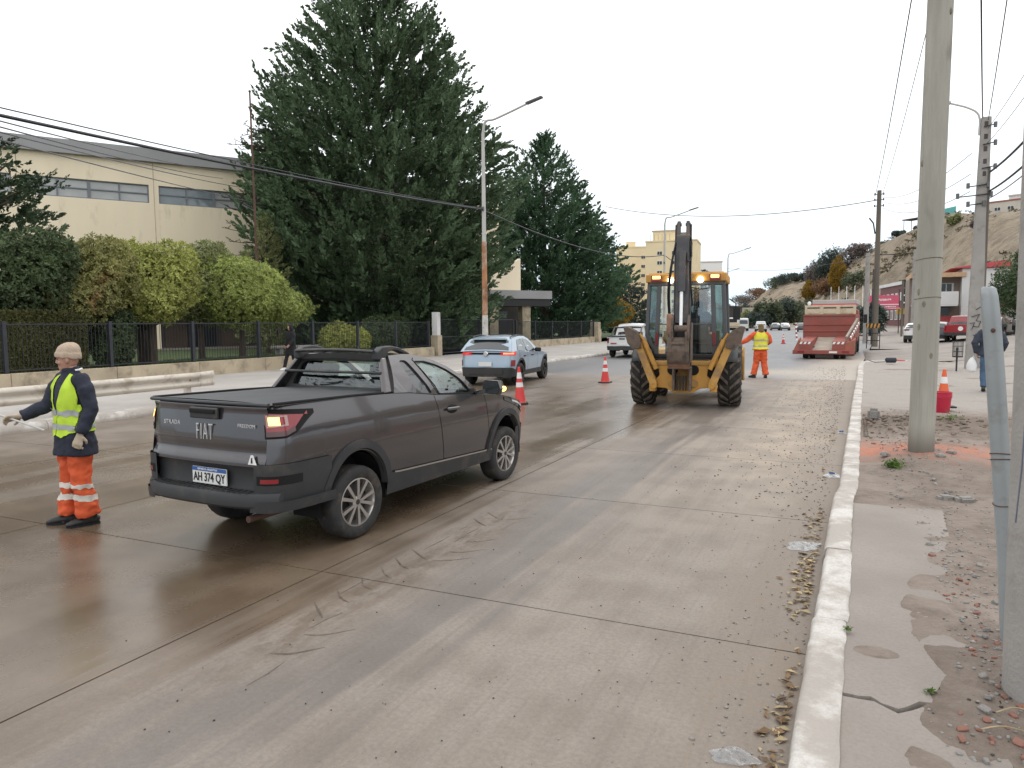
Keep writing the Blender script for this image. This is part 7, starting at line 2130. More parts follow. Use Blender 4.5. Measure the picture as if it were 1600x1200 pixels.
for x in (-0.05, 0.13):
    mb = MB(); mb.prism([(-1.38, 3.92), (-1.50, 3.92), (-1.62, 3.45), (-1.40, 3.40)], lambda p: (x - .032, p[0], p[1]), lambda p: (x + .032, p[0], p[1])); mb.obj('dipper_ear', M_BOOM, bh, bevel=0.012)
    mb = MB(); mb.cyl((x - .05, -1.45, 3.85), (x + .05, -1.45, 3.85), 0.035, 10); mb.obj('ear_pin', M_ALLOYD, bh, smooth=True)
mb = MB(); mb.cyl((0.045, -1.70, 3.30), (0.045, -1.80, 2.48), 0.072, 16); mb.obj('ram_barrel', M_BOOM, bh, smooth=True)
mb = MB(); mb.cyl((0.045, -1.698, 3.00), (0.045, -1.706, 2.96), 0.076, 16); mb.obj('ram_band', M_ALLOY, bh, smooth=True)
mb = MB(); mb.cyl((0.045, -1.80, 2.48), (0.045, -1.86, 1.80), 0.034, 12); mb.obj('ram_rod', mat('bright_ram_rod', (0.86, 0.86, 0.85), 0.25, metal=0.3, var=0.02), bh, smooth=True)
mb = MB(); mb.cyl((-0.08, -1.84, 1.74), (0.17, -1.84, 1.74), 0.07, 14); mb.obj('link_pin', M_MUDDY, bh, smooth=True)
for sd in (-1, 1):
    x = 0.03 + sd * 0.155
    mb = MB(); mb.prism([(-1.62, 1.98), (-1.74, 2.02), (-1.90, 1.78), (-1.90, 1.52), (-1.78, 1.46), (-1.68, 1.66)], lambda p: (x - .022, p[0], p[1]), lambda p: (x + .022, p[0], p[1])); mb.obj('bucket_link', M_MUDDY, bh, bevel=0.01)
    mb = MB(); mb.prism([(-1.20, 1.84), (-1.42, 1.86), (-1.60, 1.55), (-1.62, 1.05), (-1.40, 0.94), (-1.22, 1.1)], lambda p: (-0.005 + sd * 0.235, p[0], p[1]), lambda p: (-0.005 + sd * 0.21, p[0], p[1])); mb.obj('bucket_cheek', M_MUDDY, bh, bevel=0.008)
mb = MB(); mb.grid(lambda u, v: (-0.225 + 0.44 * u, np.interp(v, [0, .3, .6, .85, 1], [-1.86, -1.92, -1.86, -1.66, -1.46]), np.interp(v, [0, .3, .6, .85, 1], [1.56, 1.30, 1.06, 0.93, 0.90])), 8, 14); mb.obj('bucket', M_MUDDY, bh, smooth=True, solid=0.025)
mb = MB(); mb.box((-0.005, -1.75, 0.985), (0.43, 0.02, 0.17), (0.7, 0, 0)); mb.obj('wear_plate', M_RUSTP, bh, bevel=0.006)
mb = MB(); mb.box((-0.19, -1.72, 1.83), (0.12, 0.12, 0.42)); mb.obj('quick_hitch', M_RUSTP, bh, bevel=0.02)
for sd in (-1, 1):
    mb = MB(); mb.box((sd * 0.155 + 0.0, -1.90, 1.47), (0.05, 0.05, 0.42)); mb.obj('bucket_rib', M_MUDDY, bh, bevel=0.01)
mb = MB(); mb.box((0.0, -1.905, 1.44), (0.36, 0.03, 0.05)); mb.obj('bucket_bar', M_MUDDY, bh, bevel=0.008)

# ------------------------------------------------------------------ red ramp truck
M_TRED = mat('faded_red_paint', (0.26, 0.066, 0.050), 0.6, var=0.15, vs=1.2, dirt=((0.20, 0.095, 0.07), 0.3, 1.6), bump=0.1, bs=20)
M_TRED2 = mat('orange_red_paint', (0.32, 0.10, 0.065), 0.6, var=0.15, vs=2, dirt=((0.22, 0.12, 0.09), 0.3, 2.4))
M_TCREAM = mat('cream_truck_panel', (0.56, 0.47, 0.34), 0.65, var=0.08, vs=2, dirt=((0.36, 0.27, 0.18), 0.25, 2))
M_DECK = mat('worn_deck', (0.30, 0.255, 0.21), 0.8, var=0.2, vs=2, bump=0.3, bs=20)
M_TARP = mat('grey_load', (0.38, 0.36, 0.35), 0.8, var=0.12, vs=2)
tk = thing('ramp_truck', 'faded red ramp truck with a cream tailboard parked at the right kerb', 'truck', (-1.36, 38.4, 0.0), R(-2.5))
mb = MB(); mb.prism([(0, 0.30), (0, 0.42), (2.9, 1.00), (2.9, 0.85)], lambda p: (-1.2, p[0], p[1]), lambda p: (1.2, p[0], p[1])); mb.obj('ramp_deck', M_TRED, tk)
mb = MB(); mb.grid(lambda u, v: (-0.48 + 0.84 * u, 0.02 + 2.85 * v, 0.427 + 0.578 * v), 2, 8); mb.obj('ramp_plate', M_DECK, tk, solid=0.01)
for x0_, x1_ in ((-1.08, -0.52), (0.40, 0.98)):
    mb = MB(); mb.prism([(-0.05, 0.32), (-0.05, 0.86), (0.9, 0.92), (2.9, 1.05), (2.9, 0.9)], lambda p: (x0_, p[0], p[1]), lambda p: (x1_, p[0], p[1])); bx_ = mb.obj('ramp_box', M_TRED, tk, bevel=0.02)
    for k in range(3):
        w_ = (x1_ - x0_) / 3
        mb = MB(); mb.prism([(0, 0), (w_ * .55, 0), (w_ * .85, 0.11), (w_ * .3, 0.11)], lambda p: (x0_ + k * w_ + p[0], -0.056, 0.73 + p[1]), lambda p: (x0_ + k * w_ + p[0], -0.062, 0.73 + p[1])); mb.obj('hazard_stripe', M_WHITE, bx_)
mb = MB(); mb.prism([(0.98, 0.40), (1.40, 0.40), (1.42, 0.95), (0.98, 0.78)], lambda p: (p[0], -0.03, p[1]), lambda p: (p[0] - .05, 0.9, p[1] + .1)); mb.obj('wing_plate', M_TRED2, tk)
mb = MB(); mb.prism([(-1.08, 0.40), (-1.36, 0.40), (-1.12, 0.95), (-1.08, 0.80)], lambda p: (p[0], -0.03, p[1]), lambda p: (p[0], 0.9, p[1] + .1)); mb.obj('wing_plate', M_TRED2, tk)
mb = MB(); mb.box((0, -0.03, 0.34), (2.76, 0.16, 0.20)); bm_ = mb.obj('rear_beam', M_TRED, tk, bevel=0.02)
mb = MB(); mb.box((0.45, -0.12, 0.345), (0.36, 0.02, 0.09)); mb.obj('number_plate', M_PLATE, bm_)
for x in (-1.0, 1.0):
    mb = MB(); mb.box((x, -0.12, 0.36), (0.30, 0.02, 0.09)); mb.obj('tail_lamp', M_REDLENS, bm_)
for x in (-0.85, -0.55, 0.55, 0.85): wheel(tk, (x, 0.75, 0.30), 0.30, 0.24, 1 if x > 0 else -1, M_ALLOYD, 6, detail=False)
mb = MB(); mb.beam((-1.22, 0.1, 0.9), (-1.30, 0.25, 1.75), 0.06, 0.05); st_ = mb.obj('striped_post', M_WHITE, tk)
for k in range(4):
    t = 0.12 + k * 0.24
    mb = MB(); mb.beam(Vector((-1.22, 0.1, 0.9)).lerp(Vector((-1.30, 0.25, 1.75)), t), Vector((-1.22, 0.1, 0.9)).lerp(Vector((-1.30, 0.25, 1.75)), t + 0.12), 0.066, 0.056); mb.obj('red_band', M_REDLENS, st_)
a_, b_ = Vector((1.0, 0.2, 1.02)), Vector((1.36, 2.6, 1.90))
mb = MB(); mb.beam(a_, b_, 0.10, 0.16); mb.obj('ramp_flap', M_DECK, tk, bevel=0.01)
mb = MB(); mb.beam(a_ + Vector((.16, -.05, -.06)), b_ + Vector((.10, -.05, -.14)), 0.05, 0.13); rl_ = mb.obj('flap_rail', M_TRED, tk)
for k in range(6):
    t = 0.05 + k * 0.16
    p_, q_ = a_ + Vector((.16, -.085, -.06)), b_ + Vector((.10, -.085, -.14))
    mb = MB(); mb.beam(p_.lerp(q_, t), p_.lerp(q_, t + 0.08), 0.05, 0.132); mb.obj('white_band', M_WHITE, rl_)
mb = MB(); mb.box((0, 5.6, 1.56), (2.5, 5.0, 1.22)); bd = mb.obj('body_tub', M_TRED, tk, bevel=0.02)
for z_ in (1.32, 1.66, 2.12):
    mb = MB(); mb.box((0, 3.085, z_), (2.5, 0.05, 0.07)); mb.obj('body_rib', M_TRED, bd, bevel=0.01)
mb = MB(); mb.box((0.03, 3.25, 2.42), (2.44, 0.30, 0.48)); tb_ = mb.obj('tailboard', M_TCREAM, tk, bevel=0.015)
for k in range(3):
    mb = MB(); mb.box((-0.76 + k * 0.79, 3.085, 2.36), (0.58, 0.03, 0.24)); mb.obj('board_panel', M_TCREAM, tb_, bevel=0.008)
    mb = MB(); mb.box((-0.76 + k * 0.79, 3.075, 2.53), (0.60, 0.04, 0.05)); mb.obj('board_lip', M_BARK, tb_)
mb = MB(); mb.box((0.2, 5.6, 2.82), (2.1, 4.4, 0.24)); mb.obj('covered_load', M_TARP, tk, bevel=0.04)
mb = MB(); mb.box((0.2, 3.45, 2.68), (2.15, 0.12, 0.10)); mb.obj('red_trim', M_REDTRIM, tk)
mb = MB(); mb.ell((-1.0, 3.4, 2.76), (0.1, 0.1, 0.12), 10, 6); mb.obj('white_lamp', M_WHITE, tk, smooth=True)
mb = MB(); mb.box((0, 9.2, 1.55), (2.3, 1.9, 1.9)); mb.box((0, 10.0, 1.0), (2.2, 1.3, 1.0)); mb.obj('cab', M_TRED, tk, bevel=0.1)
mb = MB(); mb.box((0, 6.9, 0.75), (0.8, 7.0, 0.3)); mb.obj('frame', M_GAP, tk)
for y_ in (4.6, 5.8, 9.4):
    for sd in (1, -1): wheel(tk, (sd * 1.05, y_, 0.5), 0.5, 0.3, sd, M_ALLOYD, 6, detail=False)
mb = MB(); mb.tube([(1.25, 8.6, 2.0), (1.5, 8.7, 2.0)], 0.03, 6); mb.box((1.52, 8.72, 1.95), (0.2, 0.08, 0.5)); mb.obj('mirror', M_BLACK, tk)

# ------------------------------------------------------------------ parked and distant vehicles
SUV_F = dict(SUV, res=0.5, lit=False, amber=False, spokes=6)
VAN = dict(W=1.95, L=5.3, wb=3.3, ro=0.95, r=0.34, zs=0.42, belt=([-.95, 3.0, 3.6, 4.35], [1.12, 1.12, 1.08, 0.85]), hood=3.3, cabin=[(-0.93, 1.1), (-0.90, 2.2), (-0.7, 2.38), (2.2, 2.4), (2.6, 2.2), (3.4, 1.1)], roofw=0.86,
           wins=[[(1.75, 1.25), (1.75, 1.95), (2.5, 1.95), (2.95, 1.25)]], front=((2.62, 2.15), (3.35, 1.18), 0.1), back=((-0.95, 1.3), (-0.92, 2.0), 0.16), rbz=(0.36, 0.55), tail=(0.86, 0.10, 0.8, 1.25), mirror=2.7, gaps=(1.65, 0.4), res=0.5, spokes=6, sec=interp([0.2, .5, 1.2], [.95, 1, .985]))
SED = dict(W=1.72, L=4.2, wb=2.5, ro=0.85, r=0.31, zs=0.28, belt=([-.85, 0, 1.5, 2.4, 3.35], [0.98, 0.95, 0.92, 0.86, 0.68]), hood=1.95, cabin=[(-0.62, 0.96), (-0.1, 1.32), (0.3, 1.42), (0.8, 1.43), (1.25, 1.3), (1.95, 0.9)], roofw=0.70,
           wins=[[(-0.28, 1.0), (0.06, 1.3), (0.55, 1.34), (0.6, 0.98)], [(0.68, 0.98), (0.63, 1.34), (0.9, 1.32), (1.2, 1.2), (1.6, 0.96)]], front=((1.28, 1.26), (1.9, 0.95), 0.1), back=((-0.58, 1.0), (-0.12, 1.30), 0.12), rbz=(0.25, 0.58), tail=(0.66, 0.22, 0.80, 0.94), mirror=1.5, res=0.5, spokes=6)


def lotz(x, y):
    return 0.12 + max(0, min(4, (x - 3.5 - (XR(y) + .25 if y > 50 else 0)) / 8)) * 0.85


def park(name, label, cat, x, y, rz, K, col, plate=None):
    return make_car(name, label, cat, (x, y, lotz(x, y) if x > 2 else 0.0), R(rz), K, col, 'parked and distant vehicles', M_ALLOY, plate)[0]


PK_F = dict(PICK, res=0.5)
rp = park('pickup', 'red pickup parked tail-on between the two near poles', 'pickup', 6.75, 60.5, -14, PK_F, M_REDCAR)
mb = MB(); mb.lathe([(0.001, -1.175), (0.16, -1.175)], (0.2, 0, 0.88), 14, 'Y'); mb.obj('white_sticker', M_WHITE, rp)
park('suv_car', 'dark blue car parked left of the red pickup', 'car', 5.4, 61.5, -14, SUV_F, M_DARKCAR)
park('suv_car', 'white car half hidden by the thick wooden pole', 'car', 4.3, 63.5, -10, SUV_F, M_WCAR)
park('sedan_car', 'grey car parked just right of the concrete power pole', 'car', 8.9, 62.5, -25, SED, M_GREYCAR)
park('hatchback_car', 'small red car behind the grey one at the concrete pole', 'car', 9.9, 70, -25, SED, M_REDCAR)
park('sedan_car', 'silver car seen side-on between the leaning pipe and the white van', 'car', 11.2, 62.5, -75, SED, M_SILVER)
park('suv_car', 'white car with a dark rear window behind the silver car', 'car', 13.4, 72, -30, SUV_F, M_WCAR)
park('van', 'white van at the right edge beside the near round pole', 'van', 11.0, 54.5, -8, VAN, M_WCAR)
park('pickup', 'white pickup driving away far down the road above the road worker', 'pickup', -13.6, 123, 8, PK_F, M_WCAR)
park('van', 'white van far down the road left of the white pickup', 'van', -18.9, 142, 12, VAN, M_WCAR)
park('sedan_car', 'left one of two silver cars parked far down the road', 'car', -13.9, 150, 10, SED, M_SILVER)
park('sedan_car', 'right one of two silver cars parked far down the road', 'car', -12.4, 151, 190, SED, M_SILVER)
park('suv_car', 'grey car far down the road just left of the red truck', 'car', -7.9, 132, 180, SUV_F, M_GREYCAR)
ft = thing('flatbed_truck', 'far cream flatbed truck right of the digger cab', 'truck', (-17.4, 119, 0), R(10), 'parked and distant vehicles')
mb = MB(); mb.box((0, 2.2, 0.95), (2.2, 4.4, 0.25)); mb.box((0, 0.05, 1.25), (2.2, 0.1, 0.7)); mb.box((-1.05, 2.2, 1.25), (0.1, 4.3, 0.7)); mb.box((1.05, 2.2, 1.25), (0.1, 4.3, 0.7)); mb.obj('flatbed', M_TCREAM, ft)
mb = MB(); mb.box((0, 5.4, 1.5), (2.0, 1.8, 1.9)); mb.obj('cab', M_WCAR, ft, bevel=0.12)
mb = MB(); mb.box((0, 4.485, 1.95), (1.6, 0.03, 0.6)); mb.obj('cab_window', M_DGLASS, ft)
mb = MB(); mb.box((0, 2.4, 0.6), (1.0, 5.0, 0.35)); mb.obj('frame', M_GAP, ft)
for y_ in (1.0, 5.2):
    for sd in (1, -1): wheel(ft, (sd * 0.95, y_, 0.42), 0.42, 0.26, sd, M_ALLOYD, 6, detail=False)

# ------------------------------------------------------------------ people
M_SKIN = mat('skin', (0.40, 0.215, 0.155), 0.55, var=0.12, vs=14)
M_NAVY = mat('navy_jacket', (0.020, 0.024, 0.040), 0.9, var=0.2, vs=6, bump=0.25, bs=160)
M_ORANGE = mat('orange_workwear', (0.62, 0.095, 0.028), 0.8, var=0.12, vs=4, bump=0.2, bs=140)
M_LIME = mat('lime_vest', (0.48, 0.68, 0.045), 0.75, var=0.08, vs=5, bump=0.15, bs=200)
M_YVEST = mat('yellow_vest', (0.66, 0.60, 0.05), 0.75, var=0.08, vs=5)
M_REFL = mat('reflective_tape', (0.36, 0.37, 0.38), 0.4, var=0.1, vs=10)
M_REFLW = mat('pale_reflective_tape', (0.62, 0.58, 0.52), 0.5, var=0.12, vs=12)
M_BEANIE = mat('beige_knit', (0.47, 0.365, 0.275), 0.95, var=0.08, vs=20, bump=0.5, bs=120, stretch=(1.6, 1.6, 0.3))
M_GLOVE = mat('dirty_work_glove', (0.42, 0.345, 0.26), 0.9, var=0.2, vs=16, bump=0.3, bs=80)
M_BOOT = mat('black_boot', (0.018, 0.017, 0.017), 0.55, var=0.3, vs=10)
M_BLACKCLOTH = mat('black_cloth', (0.010, 0.010, 0.013), 0.9, var=0.2, vs=6)
M_JEANS = mat('blue_jeans', (0.065, 0.115, 0.19), 0.9, var=0.2, vs=8, bump=0.2, bs=120)
M_SLATEJ = mat('slate_blue_jacket', (0.030, 0.037, 0.055), 0.85, var=0.2, vs=6)
M_KHAKI = mat('khaki_cap', (0.15, 0.115, 0.055), 0.9, var=0.15, vs=10)
M_HAIR = mat('dark_hair', (0.012, 0.010, 0.009), 0.8, var=0.2, vs=20)
M_EYE = mat('eye_dark', (0.02, 0.016, 0.014), 0.3)
M_LIP = mat('lip', (0.30, 0.12, 0.10), 0.5)
M_BAG = mat('white_bag', (0.70, 0.70, 0.70), 0.6, var=0.05)

TEX = bpy.data.textures.new('cloth_folds', 'CLOUDS'); TEX.noise_scale = 0.10; TEX.noise_depth = 2
TEXF = bpy.data.textures.new('trouser_folds', 'CLOUDS'); TEXF.noise_scale = 0.075; TEXF.noise_depth = 1


def loft(mb, pts, ra, rb, ref=(1, 0, 0), n=14):
    """closed elliptical loft; ra is the radius along ref, rb across it"""
    pts = [Vector(p) for p in pts]; m = len(pts); rings = []
    for i, p in enumerate(pts):
        t = (pts[min(i + 1, m - 1)] - pts[max(i - 1, 0)]).normalized()
        u = Vector(ref); u = (u - t * u.dot(t)).normalized(); w_ = t.cross(u)
        rings.append([p + u * (math.cos(2 * PI * k / n) * ra[i]) + w_ * (math.sin(2 * PI * k / n) * rb[i]) for k in range(n)])
    mb.rings(rings)


def remesh(o, vox, folds=0.0, tex=None, smooth=2):
    md = o.modifiers.new('remesh', 'REMESH'); md.mode = 'VOXEL'; md.voxel_size = vox; md.use_smooth_shade = True
    if smooth:
        s_ = o.modifiers.new('smooth', 'SMOOTH'); s_.iterations = smooth; s_.factor = 0.5
    if folds:
        d_ = o.modifiers.new('folds', 'DISPLACE'); d_.texture = tex or TEX; d_.strength = folds; d_.mid_level = 0.5
    return o


def wrap(o, target, off):
    s_ = o.modifiers.new('wrap', 'SHRINKWRAP'); s_.target = target; s_.wrap_method = 'NEAREST_SURFACEPOINT'; s_.wrap_mode = 'OUTSIDE_SURFACE'; s_.offset = off
    return o


def hand(name, parent, wrist, direction, palm, curl, m, side, size=1.0, vox=0.006):
    """palm, four bent fingers of unequal length and a thumb; direction: wrist to knuckles, palm: way the palm faces"""
    d = Vector(direction).normalized(); pz = Vector(palm); pz = (pz - d * pz.dot(d)).normalized(); x = d.cross(pz) * side
    w0 = Vector(wrist)
    mb = MB()
    loft(mb, [w0 - d * 0.02, w0 + d * 0.02 * size, w0 + d * 0.055 * size, w0 + d * 0.095 * size, w0 + d * 0.105 * size], [.030, .036, .044, .044, .03], [.024, .021, .019, .016, .01], tuple(x), 10)
    for i, (off, L) in enumerate(((-.033, .068), (-.011, .078), (.011, .072), (.032, .055))):
        p = w0 + d * 0.088 * size + x * off * size
        pts = [p - d * .02, p]; a_ = 0.25
        for sgm in (0.45, 0.32, 0.23):
            v = d * math.cos(a_) + pz * math.sin(a_)
            p = p + v * L * sgm * size; pts.append(p); a_ += curl
        mb.tube(pts, [.0105 * size, .0108 * size, .0105 * size, .010 * size, .0075 * size], 8)
    p = w0 + d * 0.03 * size - x * 0.034 * size
    v1 = (d * 0.6 - x * 0.6 + pz * 0.5).normalized(); v2 = (d * 0.75 + x * 0.1 + pz * 0.75).normalized()
    mb.tube([p + x * .015, p, p + v1 * .035 * size, p + v1 * .035 * size + v2 * .032 * size], [.014 * size, .0135 * size, .012 * size, .009 * size], 8)
    o = mb.obj(name, m, parent, smooth=True)
    return remesh(o, vox, smooth=1)


def person(label, loc, rz, J, C, group=None, vox=0.014, height=1.75, head_yaw=0.0, head_pitch=0.0, fine=False):
    """J: joints (shoulder/elbow/wrist r, l; hip/knee/ankle r, l; toe dir). C: clothes"""
    k = height / 1.75
    root = thing('person', label, 'person', loc, rz, group)
    root.scale = (k, k, k)
    sh_z = 1.42
    tors = [(0.80, .135, .105, 0.0), (0.92, .165, .115, 0.0), (1.02, .150, .105, 0.0), (1.12, .150, .105, .005), (1.25, .172, .118, .01), (1.36, .178, .115, .005), (1.43, .150, .085, 0), (1.475, .085, .065, 0), (1.50, .056, .056, 0.005)]
    lean = Vector(J.get('lean', (0, 0, 0)))                       # shift of the shoulders against the hips
    dz = J.get('drop', 0.0)                                       # lowering of the hips (sitting)

    def tp(z): return Vector((0, 0, 0)) + lean * max(0, (z - 0.9) / 0.55) + Vector((0, 0, -dz))
    sd_names = (('r', 1), ('l', -1))
    P = {}
    for s_, q in sd_names:
        sh = Vector((q * 0.185, 0, sh_z)) + tp(sh_z)
        P['sh' + s_] = sh
        P['el' + s_] = Vector(J['el' + s_]) + Vector((0, 0, -dz)); P['wr' + s_] = Vector(J['wr' + s_]) + Vector((0, 0, -dz))
        P['hip' + s_] = Vector((q * 0.088, 0, 0.90 - dz)); P['kn' + s_] = Vector(J['kn' + s_]); P['an' + s_] = Vector(J['an' + s_])
    # one continuous body
    mb = MB()
    loft(mb, [(tp(z).x, tp(z).y + dy, z + tp(z).z) for z, _, _, dy in tors], [t[1] for t in tors], [t[2] for t in tors], n=18)
    hc = Vector((0, 0.02, 1.625)) + tp(1.5)
    Rm = Matrix.Rotation(head_yaw, 3, 'Z') @ Matrix.Rotation(head_pitch, 3, 'X')

    def hp(x, y, z): return hc + Rm @ Vector((x, y, z))
    loft(mb, [tp(1.5) + Vector((0, 0, 1.40)), tp(1.5) + Vector((0, 0.004, 1.50)), hp(0, -.012, -.07)], [.062, .055, .054], [.062, .056, .055], n=12)
    hr = [(-.118, .026, .024, .052), (-.108, .042, .045, .040), (-.085, .056, .066, .024), (-.05, .066, .082, .010), (-.01, .072, .092, .0), (.03, .076, .097, -.004), (.07, .070, .088, -.008), (.10, .05, .062, -.01), (.115, .02, .028, -.012)]
    mb.rings([[hp(rx * math.cos(a_), dy + ry * math.sin(a_), z) for a_ in np.linspace(0, 2 * PI, 21)[:-1]] for z, rx, ry, dy in hr])
    mb.rings([[hp(rx * math.cos(a_), yy + ry * math.sin(a_), z) for a_ in np.linspace(0, 2 * PI, 11)[:-1]] for z, rx, ry, yy in ((.022, .008, .010, .088), (.0, .010, .014, .095), (-.02, .013, .018, .100), (-.030, .016, .015, .099), (-.036, .010, .008, .094))])
    for q in (1, -1):
        mb.ell(hp(q * .076, -.012, -.008), (.010, .020, .032), 10, 8, Rm)      # ears
        mb.ell(hp(q * .030, .079, .024), (.024, .012, .008), 10, 6, Rm)          # brows
        mb.ell(hp(q * .040, .062, -.030), (.024, .022, .020), 10, 6, Rm)         # cheeks
    mb.ell(hp(0, .079, -.063), (.026, .014, .007), 12, 6, Rm)                    # mouth
    mb.ell(hp(0, .082, -.073), (.022, .013, .007), 12, 6, Rm)
    mb.ell(hp(0, .072, -.098), (.022, .018, .016), 10, 6, Rm)                    # chin
    for s_, q in sd_names:
        loft(mb, [P['sh' + s_] - Vector((q * .05, 0, 0)), P['sh' + s_], P['sh' + s_].lerp(P['el' + s_], .5), P['el' + s_], P['el' + s_].lerp(P['wr' + s_], .35), P['wr' + s_]], [.05, .052, .046, .038, .040, .026], [.05, .052, .046, .038, .040, .026], (0, 1, 0.2), 10)
        loft(mb, [P['hip' + s_] + Vector((0, 0, .04)), P['hip' + s_].lerp(P['kn' + s_], .3), P['kn' + s_], P['kn' + s_].lerp(P['an' + s_], .3), P['an' + s_]], [.085, .082, .056, .056, .038], [.085, .085, .056, .060, .040], (1, 0, 0), 12)
        td = Vector(J.get('toe' + s_, (0, 1, 0))).normalized()
        loft(mb, [P['an' + s_] - td * .05 + Vector((0, 0, -.03)), P['an' + s_] + td * .06 + Vector((0, 0, -.05)), P['an' + s_] + td * .16 + Vector((0, 0, -.065))], [.035, .045, .035], [.035, .03, .018], (td.y, -td.x, 0), 10)
    body = mb.obj('body', C.get('skin', M_SKIN), root, smooth=True)
    remesh(body, 0.0065 if fine else vox, smooth=1)
    if fine:
        for q in (1, -1):
            e_ = MB(); e_.ell(hp(q * .030, .086, .008), (.012, .006, .0055), 10, 6, Rm); e_.obj('eye', M_EYE, body, smooth=True)
            e_ = MB(); e_.ell(hp(q * .031, .0925, .026), (.020, .005, .004), 10, 6, Rm); e_.obj('eyebrow', M_HAIR, body, smooth=True)
        e_ = MB(); e_.ell(hp(0, .0925, -.0675), (.022, .004, .004), 10, 6, Rm); e_.obj('mouth', M_LIP, body, smooth=True)
    # trousers
    tm = C['trousers']
    hem_r = C.get('hem', .085); f_ = C.get('loose', 1.0)
    mb = MB()
    loft(mb, [(0, tp(.8).y, 0.80 - dz), (0, 0, 0.88 - dz), (0, 0, 1.0 - dz), (lean.x * .2, lean.y * .2, 1.08 - dz)], [.14, .175, .17, .15], [.11, .125, .12, .11], n=18)
    for s_, q in sd_names:
        kn, an, hip = P['kn' + s_], P['an' + s_], P['hip' + s_]
        pts = [hip + Vector((0, 0, .06)), hip.lerp(kn, .25), hip.lerp(kn, .65), kn, kn.lerp(an, .35), kn.lerp(an, .7), kn.lerp(an, .88), kn.lerp(an, .97)]
        ra = [.098, .104 * f_, .098 * f_, .088 * f_, .088 * f_, hem_r * 1.0, hem_r * 1.10, hem_r * 1.02]
        rb = [.125, .122 * f_, .102 * f_, .090 * f_, .092 * f_, hem_r * 1.03, hem_r * 1.16, hem_r * 1.08]
        loft(mb, pts, ra, rb, (1, 0, 0), 16)
    tr = mb.obj('trousers', tm, root, smooth=True)
    remesh(tr, vox, C.get('folds', 0.03), TEXF)
    if C.get('leg_tape'):
        for s_, q in sd_names:
            kn, an = P['kn' + s_], P['an' + s_]
            for t in C['leg_tape']:
                c_ = kn.lerp(an, t)
                ax = (an - kn).normalized()
                mb = MB(); mb.grid(lambda u, v: c_ + ax * (0.05 * (v - .5)) + Vector((.13 * math.cos(2 * PI * u), .13 * math.sin(2 * PI * u), 0)), 40, 3)
                wrap(mb.obj('reflective_band', M_REFLW, tr, smooth=True), tr, 0.004)
    # boots
    for s_, q in sd_names:
        an = P['an' + s_]; td = Vector(J.get('toe' + s_, (0, 1, 0))).normalized(); z0 = an.z - 0.085
        b = lambda f, h: Vector((an.x + td.x * f, an.y + td.y * f, z0 + h))
        mb = MB(); loft(mb, [b(-.085, .035), b(-.06, .045), b(.0, .052), b(.08, .046), b(.15, .036), b(.195, .026), b(.205, .022)], [.025, .04, .042, .049, .047, .032, .014], [.033, .045, .052, .042, .033, .022, .012], (td.y, -td.x, 0), 12)
        loft(mb, [b(-.02, .03), b(-.018, .09), b(-.012, .15)], [.042, .044, .044], [.05, .05, .048], (td.y, -td.x, 0), 12)
        bt = mb.obj('boot' if C.get('boots', M_BOOT) is M_BOOT else 'shoe', C.get('boots', M_BOOT), root, smooth=True); remesh(bt, 0.008, smooth=1)
        mb = MB(); mb.rings([[b(f_, h) + Vector((td.y, -td.x, 0)) * w_ for f_, w_ in ((-.088, -.02), (-.088, .02), (-.02, .043), (.09, .052), (.17, .042), (.208, .0), (.17, -.042), (.09, -.052), (-.02, -.043))] for h in (0.0, 0.022)]); mb.obj('sole', C.get('sole', M_BLACKCLOTH), bt)
    # jacket
    jm = C['jacket']
    hemz = C.get('jacket_hem', 0.78)
    js = C.get('bulk', 1.0)
    mb = MB()
    jr = [(hemz, .238 * js, .178 * js, 0), (hemz + .05, .236 * js, .176 * js, 0), (0.96, .206 * js, .156 * js, 0), (1.10, .190 * js, .140 * js, .005), (1.24, .200 * js, .148 * js, .01), (1.36, .200 * js, .135 * js, .005), (1.43, .165 * js, .10 * js, 0), (1.475, .10, .085, 0), (1.505, .077, .080, .004), (1.535, .076, .079, .008), (1.552, .074, .077, .010)]
    loft(mb, [(tp(z).x, tp(z).y + dy, z + tp(z).z) for z, _, _, dy in jr], [t[1] for t in jr], [t[2] for t in jr], n=22)
    for s_, q in sd_names:
        sh, el_, wr = P['sh' + s_], P['el' + s_], P['wr' + s_]
        loft(mb, [sh - Vector((q * .10, 0, .02)), sh + Vector((-q * .02, 0, .005)), sh.lerp(el_, .3) + Vector((q * .012, 0, 0)), sh.lerp(el_, .7), el_, el_.lerp(wr, .3), el_.lerp(wr, .75), el_.lerp(wr, .97), el_.lerp(wr, 1.0)],
             [.07, .082 * js, .080 * js, .073 * js, .070 * js, .068 * js, .060 * js, .056 * js, .045], [.07, .085 * js, .082 * js, .076 * js, .072 * js, .068 * js, .060 * js, .056 * js, .045], (0, 1, 0.2), 14)
    jk = mb.obj(C.get('jacket_name', 'jacket'), jm, root, smooth=True)
    remesh(jk, vox, C.get('jfolds', 0.034), TEX)
